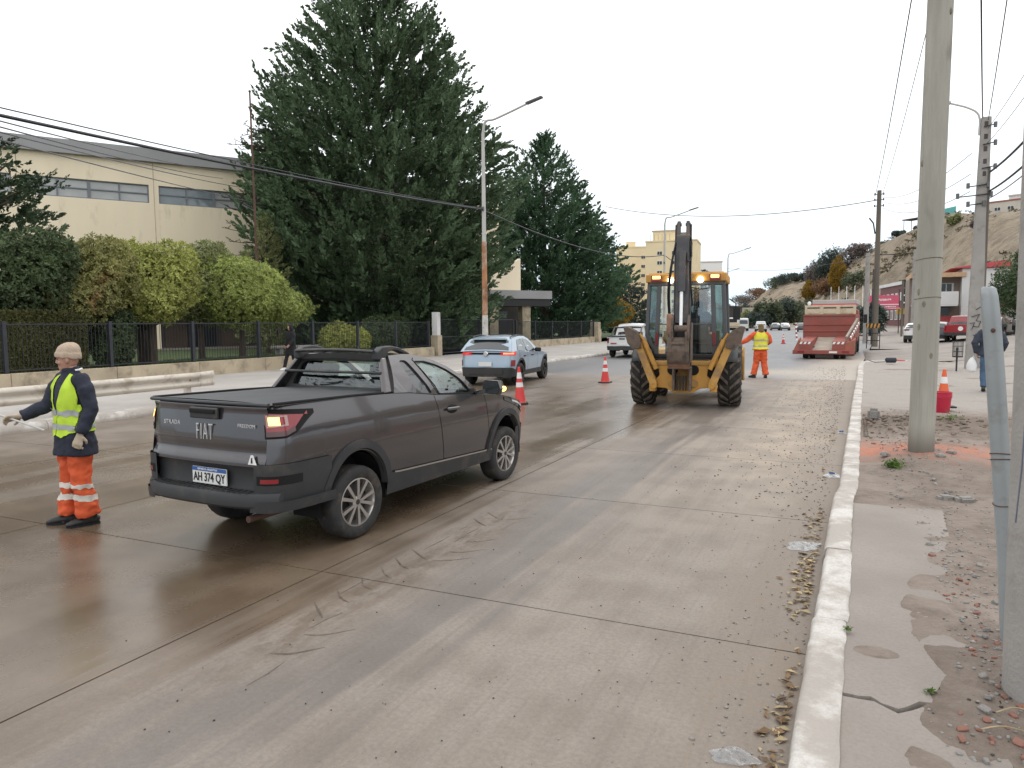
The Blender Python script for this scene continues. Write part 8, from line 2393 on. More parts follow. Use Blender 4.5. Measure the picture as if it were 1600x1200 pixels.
    # vest
    if C.get('vest'):
        zq = [r_[0] for r_ in jr if r_[0] < 1.38] + [1.44, 1.485, 1.52]
        jf = [interp(zq, [r_[i] for r_ in jr if r_[0] < 1.38] + tl_) for i, tl_ in ((1, [.165, .125, .115]), (2, [.085, .02, .0]), (3, [0, 0, 0]))]

        def surf(a_, z, o=0.03):
            c_ = tp(z); return (c_.x + (jf[0](z) + o) * math.cos(a_), c_.y + jf[2](z) + (jf[1](z) + o) * math.sin(a_), z + c_.z)

        def vtop(deg):
            d = deg % 360
            front = d < 180
            f = d if d <= 90 else (180 - d if d <= 180 else (d - 180 if d <= 270 else 360 - d))      # 0 at the side, 90 at the middle
            if f < 22: return 1.17 + 0.03 * (f / 22)
            if f < 44: return 1.20 + 0.285 * ((f - 22) / 22) ** 0.55
            if f < 64: return 1.485
            if not front: return 1.485 - 0.03 * (f - 64) / 26
            return 1.485 - 0.40 * ((f - 64) / 26) ** 0.9

        def vbot(deg):
            d = deg % 360
            return C.get('vest_bottom', 0.955) - (0.05 * max(0, 1 - abs(d - 72) / 26) if d < 90 else 0.05 * max(0, 1 - abs(d - 108) / 26) if d < 180 else 0)
        angs = np.linspace(90.8, 449.2, 150)
        mb = MB(); nz_ = 26
        mb.grid(lambda u, v: surf(R(90.8 + 358.4 * u), vbot(90.8 + 358.4 * u) + (vtop(90.8 + 358.4 * u) - vbot(90.8 + 358.4 * u)) * v), 170, nz_)
        vs_ = wrap(mb.obj('safety_vest', C['vest'], root, smooth=True), jk, 0.010)
        vs_.modifiers.new('s', 'SMOOTH').iterations = 2
        for z_ in C.get('vest_tape', (1.115, 0.995)):
            mb = MB(); mb.grid(lambda u, v: surf(R(91.5 + 357 * u), z_ + 0.045 * (v - .5), 0.05), 120, 3)
            wrap(mb.obj('reflective_band', M_REFL, vs_, smooth=True), jk, 0.0145)
    # hands
    for s_, q in sd_names:
        el_, wr = P['el' + s_], P['wr' + s_]
        d = (wr - el_).normalized()
        d = Vector(J.get('hd' + s_, tuple(d)))
        hand('glove' if C.get('gloves') else 'hand', root, wr, d, J.get('pl' + s_, (-q, 0.2, 0)), J.get('curl' + s_, 0.9), C.get('gloves') or M_SKIN, q, 1.12 if C.get('gloves') else 1.0, 0.006 if fine else 0.009)
    # head cover
    hd_ = C.get('hat')
    if hd_ == 'beanie':
        mb = MB()
        rr_ = [(.046, .080, .101, .0), (.040, .090, .111, .0), (.058, .095, .117, -.002), (.082, .094, .115, -.006), (.088, .085, .105, -.008), (.108, .085, .104, -.014), (.132, .075, .090, -.022), (.150, .054, .064, -.028), (.160, .026, .032, -.032), (.162, .008, .01, -.032)]
        mb.rings([[hp(rx * math.cos(a_), dy + ry * math.sin(a_), z + (0.17 - z) / .15 * (-.058 * max(0, -math.sin(a_)) - .030 * math.cos(a_) ** 2 - .008 * max(0, math.sin(a_))) + .004 * math.sin(a_ * 7 + z * 60))  for a_ in np.linspace(0, 2 * PI, 33)[:-1]] for z, rx, ry, dy in rr_])
        o = mb.obj('beanie', C.get('hatm', M_BEANIE), root, smooth=True)
        o.modifiers.new('sub', 'SUBSURF').render_levels = 2
    elif hd_ == 'cap':
        mb = MB()
        rr_ = [(.02, .080, .100, .0), (.05, .083, .104, -.002), (.09, .076, .094, -.008), (.118, .05, .06, -.012), (.126, .015, .02, -.014)]
        mb.rings([[hp(rx * math.cos(a_), dy + ry * math.sin(a_), z) for a_ in np.linspace(0, 2 * PI, 25)[:-1]] for z, rx, ry, dy in rr_])
        o = mb.obj('cap', C.get('hatm', M_KHAKI), root, smooth=True)
        mb = MB(); mb.grid(lambda u, v: hp(.075 * math.cos(PI * u), .09 * math.sin(PI * u) * 1.0 + .07 * v * math.sin(PI * u), .028 - .012 * v), 12, 3); mb.obj('peak', C.get('hatm', M_KHAKI), o, smooth=True, solid=0.004)
        mb = MB(); mb.grid(lambda u, v: hp(.088 * math.cos(PI + PI * u), -.005 + .106 * math.sin(PI + PI * u) * (1 + .25 * v), .03 - .15 * v), 14, 6); mb.obj('neck_flap', C.get('hatm', M_KHAKI), o, smooth=True, solid=0.004)
    elif hd_ == 'hood':
        mb = MB()
        rr_ = [(-.12, .095, .12, -.01), (-.06, .100, .125, -.004), (0, .100, .126, -.004), (.06, .094, .114, -.014), (.105, .070, .086, -.02), (.132, .02, .03, -.024)]
        mb.rings([[hp(rx * math.cos(a_), dy + ry * math.sin(a_) * (0.72 if math.sin(a_) > .3 else 1), z) for a_ in np.linspace(0, 2 * PI, 25)[:-1]] for z, rx, ry, dy in rr_]); mb.obj('hood', jm, root, smooth=True)
    else:
        mb = MB(); mb.rings([[hp(rx * math.cos(a_), dy + ry * math.sin(a_) * (0.75 if math.sin(a_) > .2 else 1), z) for a_ in np.linspace(0, 2 * PI, 25)[:-1]] for z, rx, ry, dy in ((-.05, .072, .09, -.018), (.0, .080, .102, -.012), (.05, .084, .107, -.008), (.09, .074, .092, -.01), (.122, .03, .04, -.014))]); mb.obj('hair', M_HAIR, root, smooth=True)
    return root, jk


STAND = dict(knr=(0.10, 0.015, 0.47), anr=(0.115, -0.02, 0.085), knl=(-0.10, 0.015, 0.47), anl=(-0.115, -0.02, 0.085))
fl, flj = person('flagman in beige beanie, navy jacket, lime vest and orange trousers holding out a rod', (-6.66, 4.44, 0.0), R(172),
                 dict(STAND, elr=(0.315, 0.09, 1.16), wrr=(0.40, 0.29, 1.075), ell=(-0.275, -0.03, 1.15), wrl=(-0.255, 0.075, 0.925), toer=(0.55, 0.8, 0), toel=(0.25, 1, 0), hdr=(0.6, 0.75, -0.15), plr=(-0.5, 0.3, -0.7), curlr=0.75, hdl=(0.05, 0.3, -1), pll=(0.5, -0.7, 0), curll=1.15,
                      anr=(0.125, 0.03, 0.085), anl=(-0.105, -0.04, 0.085)),
                 dict(trousers=M_ORANGE, jacket=M_NAVY, vest=M_LIME, gloves=M_GLOVE, hat='beanie', leg_tape=(0.18, 0.48), jacket_hem=0.70, hem=.098, folds=.042, loose=1.0, vest_bottom=0.93, vest_tape=(1.115, 0.985)), vox=0.012, height=1.70, head_yaw=R(-44), head_pitch=R(-4), fine=True)
flj['label'] = 'navy work jacket with small white chest lettering'
mb = MB()
for k, (x, z, w_) in enumerate(((-.128, 1.30, .034), (-.130, 1.275, .026), (-.126, 1.25, .032))): mb.box((x, 0.175, z), (w_, 0.02, 0.012))
wrap(mb.obj('chest_print', M_WHITE, flj), flj, 0.003)
mb = MB(); mb.tube([(-.075, .0, 1.518), (-.088, -.03, 1.522), (-.06, -.07, 1.53)], 0.010, 8); mb.obj('white_collar', M_WHITE, fl, smooth=True)
rod = thing('signal_rod', 'thin pale rod held in the flagman outstretched glove', 'rod', (-6.66, 4.44, 0.0), R(172))
mb = MB(); mb.tube([(0.90, 0.60, 1.17), (0.455, 0.365, 1.035), (0.08, 0.225, 0.925)], 0.010, 8); mb.obj('rod', M_GALV, rod, smooth=True)

person('road worker in orange overalls and yellow vest pointing beside the digger', (-2.80, 25.3, 0.0), R(14),
       dict(elr=(0.30, 0.02, 1.18), wrr=(0.25, 0.22, 1.10), ell=(-0.43, 0.03, 1.22), wrl=(-0.66, 0.10, 1.10), knr=(0.12, 0.02, 0.47), anr=(0.17, -0.05, 0.085), knl=(-0.12, 0.05, 0.47), anl=(-0.20, 0.03, 0.085), toel=(-0.6, 0.7, 0), hdl=(-1, 0.2, -0.2), pll=(0, 0, -1), curll=0.5),
       dict(trousers=M_ORANGE, jacket=M_ORANGE, jacket_name='overall_top', vest=M_YVEST, hat='cap', jacket_hem=0.90, hem=.095, vest_bottom=0.93, vest_tape=(1.22, 1.04), gloves=M_GLOVE, bulk=1.08, loose=1.12, folds=.04), height=1.78, vox=0.016, head_yaw=R(25))
person('walker in a long black hooded coat and white shoes by the low wall', (-19.55, 21.75, 0.15), R(168),
       dict(elr=(0.27, -0.10, 1.16), wrr=(0.25, 0.02, 0.93), ell=(-0.26, 0.08, 1.15), wrl=(-0.22, 0.24, 0.98), knr=(0.08, 0.16, 0.48), anr=(0.08, 0.27, 0.09), knl=(-0.08, -0.04, 0.47), anl=(-0.08, -0.26, 0.11)),
       dict(trousers=M_BLACKCLOTH, jacket=M_BLACKCLOTH, jacket_name='coat', hat='hood', jacket_hem=0.58, hem=.06, loose=0.82, boots=M_WHITE, sole=M_WHITE, bulk=1.05), height=1.74, vox=0.018, head_pitch=R(-22))
person('pedestrian in slate jacket and blue jeans walking away behind the leaning pipe', (2.98, 21.0, 0.13), R(-8),
       dict(elr=(0.31, -0.06, 1.17), wrr=(0.25, 0.10, 0.98), ell=(-0.31, -0.06, 1.17), wrl=(-0.26, 0.0, 0.92), knr=(0.09, 0.10, 0.48), anr=(0.09, 0.02, 0.12), knl=(-0.09, 0.02, 0.47), anl=(-0.09, -0.10, 0.085), lean=(0, 0.06, 0)),
       dict(trousers=M_JEANS, jacket=M_SLATEJ, jacket_hem=0.86, hem=.072, boots=M_BOOT, bulk=1.1, folds=.03), height=1.74, vox=0.016)
bg_ = thing('carrier_bag', 'white carrier bag hanging at the pedestrian left hand', 'bag', (2.62, 20.95, 0.62))
mb = MB(); mb.rings([[(rx * math.cos(a_), ry * math.sin(a_), z) for a_ in np.linspace(0, 2 * PI, 15)[:-1]] for z, rx, ry in ((-.02, .05, .05), (.0, .10, .08), (.12, .12, .09), (.24, .08, .06), (.32, .025, .02))]); mb.obj('pouch', M_BAG, bg_, smooth=True)
mb = MB(); mb.tube([(0, 0, .30), (0.03, 0.01, .36), (.05, 0.01, .30)], 0.008, 6); mb.obj('handle', M_BAG, bg_)
dm = Matrix.Rotation(R(6.3), 3, 'Z') @ Vector((0.24, 0.16, 0))
person('driver in a dark jacket seated inside the digger cab', (-3.42 + dm.x, 16.62 + dm.y, 1.02), R(6.3 - 12),
       dict(drop=0.42, lean=(-0.03, 0.10, 0), elr=(0.30, 0.12, 1.16), wrr=(0.20, 0.36, 1.10), ell=(-0.28, 0.14, 1.16), wrl=(-0.16, 0.36, 1.12), knr=(0.13, 0.42, 0.50), anr=(0.13, 0.44, 0.11), knl=(-0.13, 0.42, 0.50), anl=(-0.13, 0.44, 0.11)),
       dict(trousers=M_NAVY, jacket=M_NAVY, jacket_hem=0.84, hem=.07, bulk=1.08), height=1.74, vox=0.018, head_yaw=R(30))

# ------------------------------------------------------------------ cones, bucket, tools, litter
M_CONE = mat('cone_red_orange', (0.66, 0.055, 0.05), 0.55, var=0.08, vs=5, dirt=((0.35, 0.06, 0.05), 0.2, 6))
M_CONEO = mat('cone_orange', (0.70, 0.12, 0.04), 0.55, var=0.06, vs=5)
M_RUBBER = mat('rubber_base', (0.025, 0.025, 0.027), 0.8, var=0.2, vs=8)


def cone(label, loc, h=0.72, m=M_CONE, lean=0.0, bands=((0.42, 0.57), (0.68, 0.84)), rz=0.0):
    c = thing('traffic_cone', label, 'traffic cone', loc, rz, 'traffic cones')
    c.rotation_euler = (0, lean, rz)
    rad = lambda t: 0.028 + (0.135 - 0.028) * (1 - t) ** 1.08
    mb = MB(); mb.lathe([(rad(t) + (0.012 if t < .03 else 0), 0.03 + (h - 0.03) * t) for t in (0, .03, .06, .2, .4, .6, .8, .97, 1.0)] + [(0.001, h + .004)], (0, 0, 0), 24); mb.obj('cone_body', m, c, smooth=True)
    for a_, b_ in bands:
        mb = MB(); mb.lathe([(rad(t) + 0.003, 0.03 + (h - 0.03) * t) for t in np.linspace(a_, b_, 4)], (0, 0, 0), 24); mb.obj('white_band', M_WHITE, c, smooth=True)
    mb = MB(); mb.box((0, 0, 0.018), (0.36, 0.36, 0.036)); mb.obj('cone_base', M_RUBBER, c, bevel=0.014)
    return c


cone('tallest red cone, right in front of the pickup bonnet', (-7.02, 15.4, 0), 0.86, lean=-0.03, bands=((0.44, 0.57), (0.68, 0.85)), rz=0.5)
cone('red cone alone on the road between the blue car and the digger', (-7.0, 21.75, 0), 0.80, bands=((0.42, 0.56), (0.70, 0.86)))
cone('small far red cone on the road left of the red truck', (-5.26, 63.5, 0), 0.80)
cone('red cone standing on the digger front bucket beside the worker', (-3.16, 20.5, 1.12), 0.62)
cone('orange cone with one white band behind the red bucket on the pavement', (1.60, 16.35, 0.17), 0.74, M_CONEO, bands=((0.62, 0.80),), rz=0.3)

bk = thing('bucket', 'magenta-red plastic bucket right of the thick wooden pole', 'bucket', (1.42, 14.85, 0.24))
M_BUCKET = mat('bucket_plastic', (0.50, 0.022, 0.055), 0.4, var=0.12, vs=6, dirt=((0.30, 0.05, 0.06), 0.25, 6))
mb = MB(); mb.lathe([(0.001, 0.005), (0.13, 0.0), (0.137, 0.02), (0.160, 0.26), (0.168, 0.262), (0.170, 0.30), (0.163, 0.302), (0.165, 0.345), (0.172, 0.35), (0.172, 0.362), (0.158, 0.362), (0.132, 0.03), (0.001, 0.03)], (0, 0, 0), 30); mb.obj('pail', M_BUCKET, bk, smooth=True, angle=50)
mb = MB(); mb.tube([(0.172 * math.cos(a_), 0.02, 0.33 - 0.10 * math.sin(a_)) for a_ in np.linspace(0.05, PI - 0.05, 16)], 0.004, 6); mb.obj('bail', M_GALV, bk, smooth=True)
tb = thing('tool_bag', 'dark rolled tool bag with bright red handles on the pavement', 'bag', (1.34, 32.7, 0.17), R(12))
mb = MB(); mb.tube([(-0.2, 0, 0.09), (-0.17, 0, 0.10), (0.16, 0, 0.10), (0.2, 0, 0.09)], [0.06, 0.105, 0.105, 0.06], 14); mb.obj('roll', mat('dark_canvas', (0.035, 0.04, 0.05), 0.9), tb, smooth=True)
for y_ in (-.045, .045):
    mb = MB(); mb.tube([(0.18, y_, 0.11), (0.36, y_ * 1.3, 0.10), (0.50, y_ * 1.2, 0.09)], [.025, .022, .018], 8); mb.obj('red_handle', M_CONE, tb, smooth=True)
br = thing('bent_bracket', 'bent dark metal strip lying on the kerb beside the tool bag', 'scrap metal', (0.80, 32.6, 0.16))
mb = MB(); mb.beam((-0.30, 0.05, 0.12), (-0.02, -0.03, 0.02), 0.06, 0.02); mb.beam((-0.04, -0.03, 0.02), (0.34, 0.04, 0.05), 0.07, 0.02); mb.obj('strip', M_BLACK, br)
lb_ = thing('litter_basket', 'black wire litter basket on a thin post left of the concrete pole', 'litter bin', (3.14, 28.6, 0.12))
mb = MB(); mb.box((0, 0, 0.36), (0.05, 0.05, 0.9)); mb.obj('post', M_IRON, lb_)
mb = MB()
for z_ in (0.50, 0.68, 0.86, 1.02): mb.tube([(0.17 * math.cos(a_) * (0.85 + .15 * (z_ - .5) / .5) + 0.0, 0.17 * math.sin(a_) * (0.85 + .15 * (z_ - .5) / .5) - .19, z_) for a_ in np.linspace(0, 2 * PI, 17)], 0.008, 5)
mb.lathe([(0.001, 0.49), (0.145, 0.49), (0.15, 0.52)], (0, -.19, 0), 16); h_ = mb.obj('basket_hoops', M_IRON, lb_)
st_ = MB().tube([(0, 0, 0.49), (0, 0, 1.03)], 0.005, 5).mesh('stave', False)
for k in range(24):
    a_ = 2 * PI * k / 24
    link_mesh('stave', st_, M_IRON, lb_, (0.152 * math.cos(a_), 0.152 * math.sin(a_) - .19, 0)).rotation_euler = (0.0, 0.0, 0.0)
hz = thing('hazard_board', 'small black and yellow hazard board behind the red truck', 'road barrier', (1.05, 50.5, 0.1))
mb = MB(); mb.box((0, 0, 1.42), (0.85, 0.05, 0.28)); mb.obj('board', M_BLACK, hz)
for k in range(4):
    mb = MB(); mb.prism([(0, 0), (0.10, 0), (0.16, 0.26), (0.06, 0.26)], lambda p: (-0.40 + k * 0.2 + p[0], -0.028, 1.29 + p[1]), lambda p: (-0.40 + k * 0.2 + p[0], -0.034, 1.29 + p[1])); mb.obj('yellow_stripe', M_YEL, hz)
for x in (-.36, .36):
    mb = MB(); mb.box((x, 0.03, 0.68), (0.05, 0.05, 1.36)); mb.obj('leg', M_BLACK, hz)
for z_ in (0.5, 0.95):
    mb = MB(); mb.box((0, 0.03, z_), (0.72, 0.04, 0.05)); mb.obj('rail', M_BLACK, hz)
bl = thing('bench', 'low grey concrete bench behind the fence right of the shrub stems', 'bench', (-23.4, 26.6, 0.45), R(70))
mb = MB(); mb.box((0, 0, 0.42), (2.6, 0.5, 0.12)); mb.obj('seat', M_CONC, bl, bevel=0.02)
for x in (-1, 1):
    mb = MB(); mb.box((x, 0, 0.18), (0.2, 0.42, 0.36)); mb.obj('leg', M_CONC, bl)


# ---- loose stones, brick rubble, leaves
def pebble(seed, r):
    rg_ = np.random.default_rng(seed)
    bm = bmesh.new(); bmesh.ops.create_icosphere(bm, subdivisions=1, radius=1.0)
    sx = rg_.uniform(.7, 1.25, 3) * np.array([1, .85, .55])
    for v in bm.verts: v.co = Vector([v.co[i] * sx[i] * r * rg_.uniform(.85, 1.12) for i in range(3)])
    me = bpy.data.meshes.new('stone'); bm.to_mesh(me); bm.free()
    return me


M_STONED = mat('dark_grit', (0.045, 0.040, 0.037), 0.8, var=0.4, vs=30)
M_STONEG = mat('grey_stone', (0.25, 0.235, 0.22), 0.85, var=0.3, vs=20, bump=0.4, bs=60)
M_BRICK = mat('broken_brick', (0.30, 0.135, 0.10), 0.9, var=0.3, vs=25, bump=0.5, bs=80, dirt=((0.28, 0.22, 0.18), 0.3, 20))
M_DRYLEAF = mat('dry_leaf', (0.34, 0.265, 0.15), 0.8, var=0.4, vs=9)
M_DRYLEAF2 = mat('brown_leaf', (0.17, 0.105, 0.055), 0.85, var=0.3, vs=9)


def scatter(name, protos, pts, m, kind='stuff', parent=None, sizes=(0.6, 1.5), zf=None):
    """many tiny pieces joined as one object"""
    rg_ = np.random.default_rng(len(pts) + 17)
    V, F = [], []
    base = []
    for me in protos:
        v = np.empty(len(me.vertices) * 3); me.vertices.foreach_get('co', v); me.calc_loop_triangles()
        f = np.empty(len(me.loop_triangles) * 3, dtype=np.int32); me.loop_triangles.foreach_get('vertices', f)
        base.append((v.reshape(-1, 3), f.reshape(-1, 3)))
    n0 = 0
    for p in pts:
        v, f = base[rg_.integers(len(base))]
        a_ = rg_.uniform(0, 2 * PI); s_ = rg_.uniform(*sizes) ** 1.6
        c_, sn = math.cos(a_), math.sin(a_)
        w_ = v * s_
        w_ = np.stack([w_[:, 0] * c_ - w_[:, 1] * sn, w_[:, 0] * sn + w_[:, 1] * c_, w_[:, 2]], 1) + np.array(p)
        V.append(w_); F.append(f + n0); n0 += len(v)
    o = raw_mesh(name, np.concatenate(V), np.concatenate(F), m, parent)
    if kind: o['kind'] = kind
    return o


rng = np.random.default_rng(77)
peb = [pebble(i, 0.011) for i in range(6)]
pts = []
while len(pts) < 1100:
    y = 2.2 + 30 * rng.uniform() ** 1.7; x = -0.25 - abs(rng.normal(0, 1.5))
    if x > -5: pts.append((x, y, 0.003))
scatter('road_grit', peb, pts, M_STONED, sizes=(0.2, 0.72))
pts = [(-0.2 - abs(rng.normal(0, .28)), 2.5 + 26 * rng.uniform() ** 1.2, 0.003) for _ in range(900)]
scatter('gutter_grit', peb, pts, M_STONEG, sizes=(0.3, 1.1))
pts = []
for _ in range(2600):
    y = 2.3 + 14 * rng.uniform() ** 1.3; x = 0.35 + abs(rng.normal(0, 0.7))
    if y < 7.4 and x < 0.52 and y > 3.7: x += 0.25
    pts.append((x, y, float(verge_z(x - 0.02, y)) + 0.002))
scatter('verge_gravel', peb, pts[:1900], M_STONEG, sizes=(0.35, 1.35))
scatter('verge_grit', peb, pts[1900:], M_STONED, sizes=(0.3, 1.0))
lumps = [pebble(20 + i, 0.02) for i in range(5)]
pts = [(float(1.1 + rng.normal(0, 0.75)), float(13.4 + rng.normal(0, 0.9)), 0) for _ in range(420)]
pts = [(max(0.2, x), y, float(verge_z(max(.2, x), y)) + .004) for x, y, _ in pts]
scatter('spoil_clods', lumps, pts, M_DIRT, sizes=(0.5, 1.8))
# brick pieces and cobbles one can pick out
gp_ = 'loose rubble on the verge'


def rubble(name, m, n, seed, r0, r1, cat, label, area):
    rg_ = np.random.default_rng(seed)
    protos = []
    for i in range(5):
        bm = bmesh.new(); bmesh.ops.create_cube(bm, size=1.0)
        bmesh.ops.bevel(bm, geom=bm.edges[:], offset=0.16, segments=1, affect='EDGES')
        q = rg_.uniform(.6, 1.2, 3) * np.array([1.0, .75, .5])
        for v in bm.verts: v.co = Vector([v.co[k] * q[k] * rg_.uniform(.88, 1.1) for k in range(3)])
        me = bpy.data.meshes.new(name); bm.to_mesh(me); bm.free(); me.materials.append(m); protos.append(me)
    for i in range(n):
        y = area[2] + (area[3] - area[2]) * rg_.uniform() ** 1.4; x = rg_.uniform(area[0], area[1])
        if 3.7 < y < 7.5 and x < 0.56: x += 0.2
        s_ = rg_.uniform(r0, r1)
        o = bpy.data.objects.new(name, protos[i % 5]); COL.objects.link(o)
        o.location = (x, y, float(verge_z(x - 0.02, y)) + s_ * .15); o.rotation_euler = (rg_.normal(0, .3), rg_.normal(0, .3), rg_.uniform(0, 6.28)); o.scale = (s_,) * 3
        tag(o, label, cat, gp_)


rubble('brick_piece', M_BRICK, 58, 5, 0.012, 0.046, 'brick piece', 'broken red brick piece lying on the dirt verge', (0.42, 0.85, 3.4, 6.2))
rubble('cobble', M_STONEG, 46, 6, 0.02, 0.06, 'stone', 'loose grey stone lying on the dirt verge', (0.40, 0.95, 3.3, 9.6))
for i, (x, y, s_, lb) in enumerate(((0.86, 8.25, 0.15, 'flat pale stone slab by the leaning pipe foot, left one'), (1.02, 8.2, 0.17, 'flat pale stone slab by the leaning pipe foot, right one'), (0.34, 14.2, 0.26, 'upright pale block at the kerb in front of the spoil heap'),
                                    (0.98, 10.05, 0.14, 'pale rounded stone at the right foot of the thick wooden pole'), (0.38, 10.2, 0.13, 'pale flat stone left of the thick wooden pole'), (1.12, 10.35, 0.11, 'smaller stone right of the thick wooden pole'))):
    bm = bmesh.new(); bmesh.ops.create_cube(bm, size=1.0); bmesh.ops.bevel(bm, geom=bm.edges[:], offset=0.2, segments=2, affect='EDGES')
    rg_ = np.random.default_rng(i)
    for v in bm.verts: v.co = Vector((v.co.x * rg_.uniform(.9, 1.1), v.co.y * .7 * rg_.uniform(.9, 1.1), v.co.z * (0.8 if i == 2 else .35) * rg_.uniform(.9, 1.1)))
    me = bpy.data.meshes.new('stone'); bm.to_mesh(me); bm.free(); me.materials.append(M_STONEG)
    o = bpy.data.objects.new('stone', me); COL.objects.link(o); o.scale = (s_,) * 3; o.location = (x, y, float(verge_z(x, y)) + s_ * (.3 if i == 2 else .1)); o.rotation_euler = (0, 0, rg_.uniform(0, 3))
    tag(o, lb, 'stone')
# leaves in the gutter
lf = []
for i in range(5):
    rg_ = np.random.default_rng(100 + i)
    mb = MB(); L_ = 0.042
    mb.add([(-L_, 0, 0.002), (-L_ * .2, L_ * .42, 0.010), (L_, 0, 0.006), (-L_ * .2, -L_ * .42, 0.012 + .006 * rg_.uniform()), (0, 0, 0.0)], [(0, 4, 1), (1, 4, 2), (2, 4, 3), (3, 4, 0)])
    lf.append(mb.mesh('leaf', False))
for m_, n_, nm in ((M_DRYLEAF, 190, 'gutter_leaves'), (M_DRYLEAF2, 150, 'brown_gutter_leaves')):
    pts = []
    for _ in range(n_):
        c_ = rng.choice([2.9, 3.5, 5.2, 5.7, 6.2, 6.8, 7.4, 9.5, 13.0], p=[.08, .16, .18, .17, .15, .1, .06, .05, .05])
        y = c_ + rng.normal(0, .36); x = -0.225 - abs(rng.normal(0, .075))
        pts.append((x, max(2.6, y), 0.004))
    scatter(nm, lf, pts, m_, sizes=(0.38, 0.98))
# crumpled clear film and blue scraps in the gutter
M_FILM = glass_mat('clear_film', (0.84, 0.85, 0.88), 0.35, 0.08)
for i, (x, y, s_, lb) in enumerate(((-0.42, 3.12, 0.085, 'crumpled clear film in the gutter nearest the camera'), (-0.34, 6.4, 0.14, 'torn clear film among the gutter leaves'), (-0.2, 9.5, 0.11, 'clear wrapper with a blue scrap in the gutter'), (-0.14, 13.2, 0.09, 'farther small wrapper in the gutter'))):
    ft_ = thing('plastic_litter', lb, 'litter', (x, y, 0.004), i * 0.8)
    rr_ = lambda a_: s_ * (0.45 + 0.9 * float(fbm(2 + math.cos(a_) * 1.6, 2 + math.sin(a_) * 1.6, 40 + i, 3)))
    mb = MB(); mb.grid(lambda u, v: (v * rr_(2 * PI * u) * math.cos(2 * PI * u) * 1.2, v * rr_(2 * PI * u) * math.sin(2 * PI * u) * 0.9, 0.003 + 0.05 * float(fbm(4 + v * math.cos(2 * PI * u) * 3, 4 + v * math.sin(2 * PI * u) * 3, 30 + i, 4)) * (1 - v * v)), 30, 8); mb.obj('film', M_FILM, ft_)
    if i >= 2:
        mb = MB(); mb.box((0.02, 0.0, 0.03), (0.06, 0.04, 0.02), (0.3, 0.2, 0.5)); mb.obj('blue_scrap', M_PLATEB, ft_)
# weeds
M_WEED = leafmat('weed_leaf', (0.10, 0.17, 0.035), 0.3, 8)


def weed(label, x, y, r, n, seed):
    rg_ = np.random.default_rng(seed)
    w_ = thing('weed', label, 'plant', (x, y, float(verge_z(x, y)) if x > .1 else 0.13))
    P = np.stack([rg_.normal(0, r * .45, n), rg_.normal(0, r * .45, n), np.abs(rg_.normal(0, r * .35, n))], 1)
    leaf_mesh('leaves', P, np.stack([rg_.normal(0, .5, n), rg_.normal(0, .5, n), np.ones(n)], 1), 0.028 if r > .05 else 0.016, M_WEED, rg_, 5, w_)
    return w_


weed('bright green weed tuft left of the thick wooden pole foot', 0.46, 9.55, 0.10, 170, 1)
weed('tiny weed in the joint between kerb and pavement', 0.012, 4.42, 0.02, 22, 2)
weed('tiny weed at the corner of the broken pavement', 0.375, 3.84, 0.02, 24, 3)
weed('sparse dull weed in front of the red bucket', 1.45, 13.6, 0.16, 50, 4)
for k, (x, y, L_) in enumerate(((0.52, 3.55, .3), (0.62, 3.75, .22))):
    o = MB().tube([tuple(q) for q in smooth_path([(x, y, .125), (x + L_ * .4, y + .05, .14), (x + L_, y + .02, .125)], 8)], 0.003, 5).obj('dry_stem', M_DRYLEAF, None)
    tag(o, '%s dry straw-coloured stem on the dirt near the big round pole' % ('longer', 'shorter')[k], 'twig')
pts = [(-0.25 - abs(rng.normal(0, .75)), 8 + 24 * rng.uniform(), 0.003) for _ in range(1500)]
scatter('lane_gravel', peb, pts, M_STONED, sizes=(0.25, 1.15))
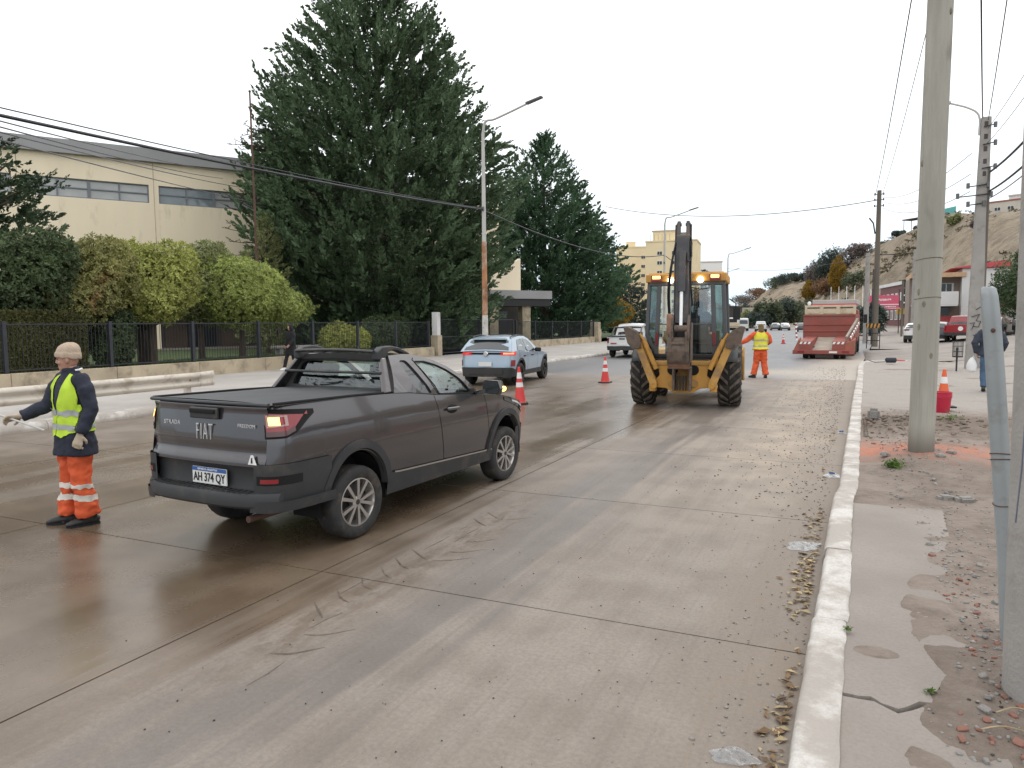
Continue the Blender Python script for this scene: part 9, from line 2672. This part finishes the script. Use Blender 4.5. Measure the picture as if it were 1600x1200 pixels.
pts = [(-0.22 - abs(rng.normal(0, .5)), 7 + 26 * rng.uniform(), 0.003) for _ in range(700)]
scatter('lane_dirt_clods', lumps, pts, M_DIRT, sizes=(0.25, 0.95))
# mud left by a lugged tyre beside the joint
M_MUD = mat('wet_mud', (0.098, 0.074, 0.054), 0.5, var=0.45, vs=14, bump=0.4, bs=50)
mb = MB()
for k in range(15):
    y0 = 2.55 + k * 0.26 + rng.normal(0, .02); f_ = rng.uniform(.6, 1.0)
    for sgn in (-1, 1):
        if rng.uniform() < .55: continue
        pa = smooth_path([(-3.02 + sgn * .03, y0, 0.001), (-3.02 + sgn * .14, y0 + .05 + rng.normal(0, .02), 0.001), (-3.02 + sgn * (.24 + rng.uniform(0, .06)), y0 + .19, 0.001)], 8)
        mb.tube([tuple(q) for q in pa], [x_ * f_ * 0.65 for x_ in (.004, .014, .020, .017, .021, .014, .015, .008, .003)], 6, flat=0.12)
for k in range(9):
    x = -3.02 + rng.normal(0, .12); y = 2.6 + 3.6 * rng.uniform(); L_ = rng.uniform(.15, .5)
    mb.tube([(x, y, 0.001), (x + rng.normal(0, .012), y + L_ * .5, 0.001), (x + rng.normal(0, .02), y + L_, 0.001)], [.002, .007, .002], 5, flat=0.2)
o = mb.obj('mud_tracks', M_MUD, None, smooth=True); o['kind'] = 'stuff'
# earth crumbling over the broken pavement: a shallow pit and a few clods at its edge
pit = tag(MB().lathe([(0.001, 0.002), (0.05, 0.003), (0.085, 0.006), (0.10, 0.0)], (0, 0, 0), 18).obj('pit', M_DIRT, None, smooth=True), 'shallow earthy pothole in the broken pavement strip', 'pothole')
pit.location = (0.15, 4.22, 0.113); pit.scale = (1.15, 0.75, 1)
# raised grass at the lawn edge
rng = np.random.default_rng(8)
P = np.stack([rng.uniform(-25, -20.75, 7000), rng.uniform(12, 36, 7000), np.full(7000, 0.45)], 1)
o = leaf_mesh('grass', P, np.tile([0, 0, 1.0], (7000, 1)), 0.11, leafmat('grass_blade', (0.075, 0.12, 0.03), 0.3, 1.0), rng, 4, None, 0.14, 1.0); o['kind'] = 'stuff'
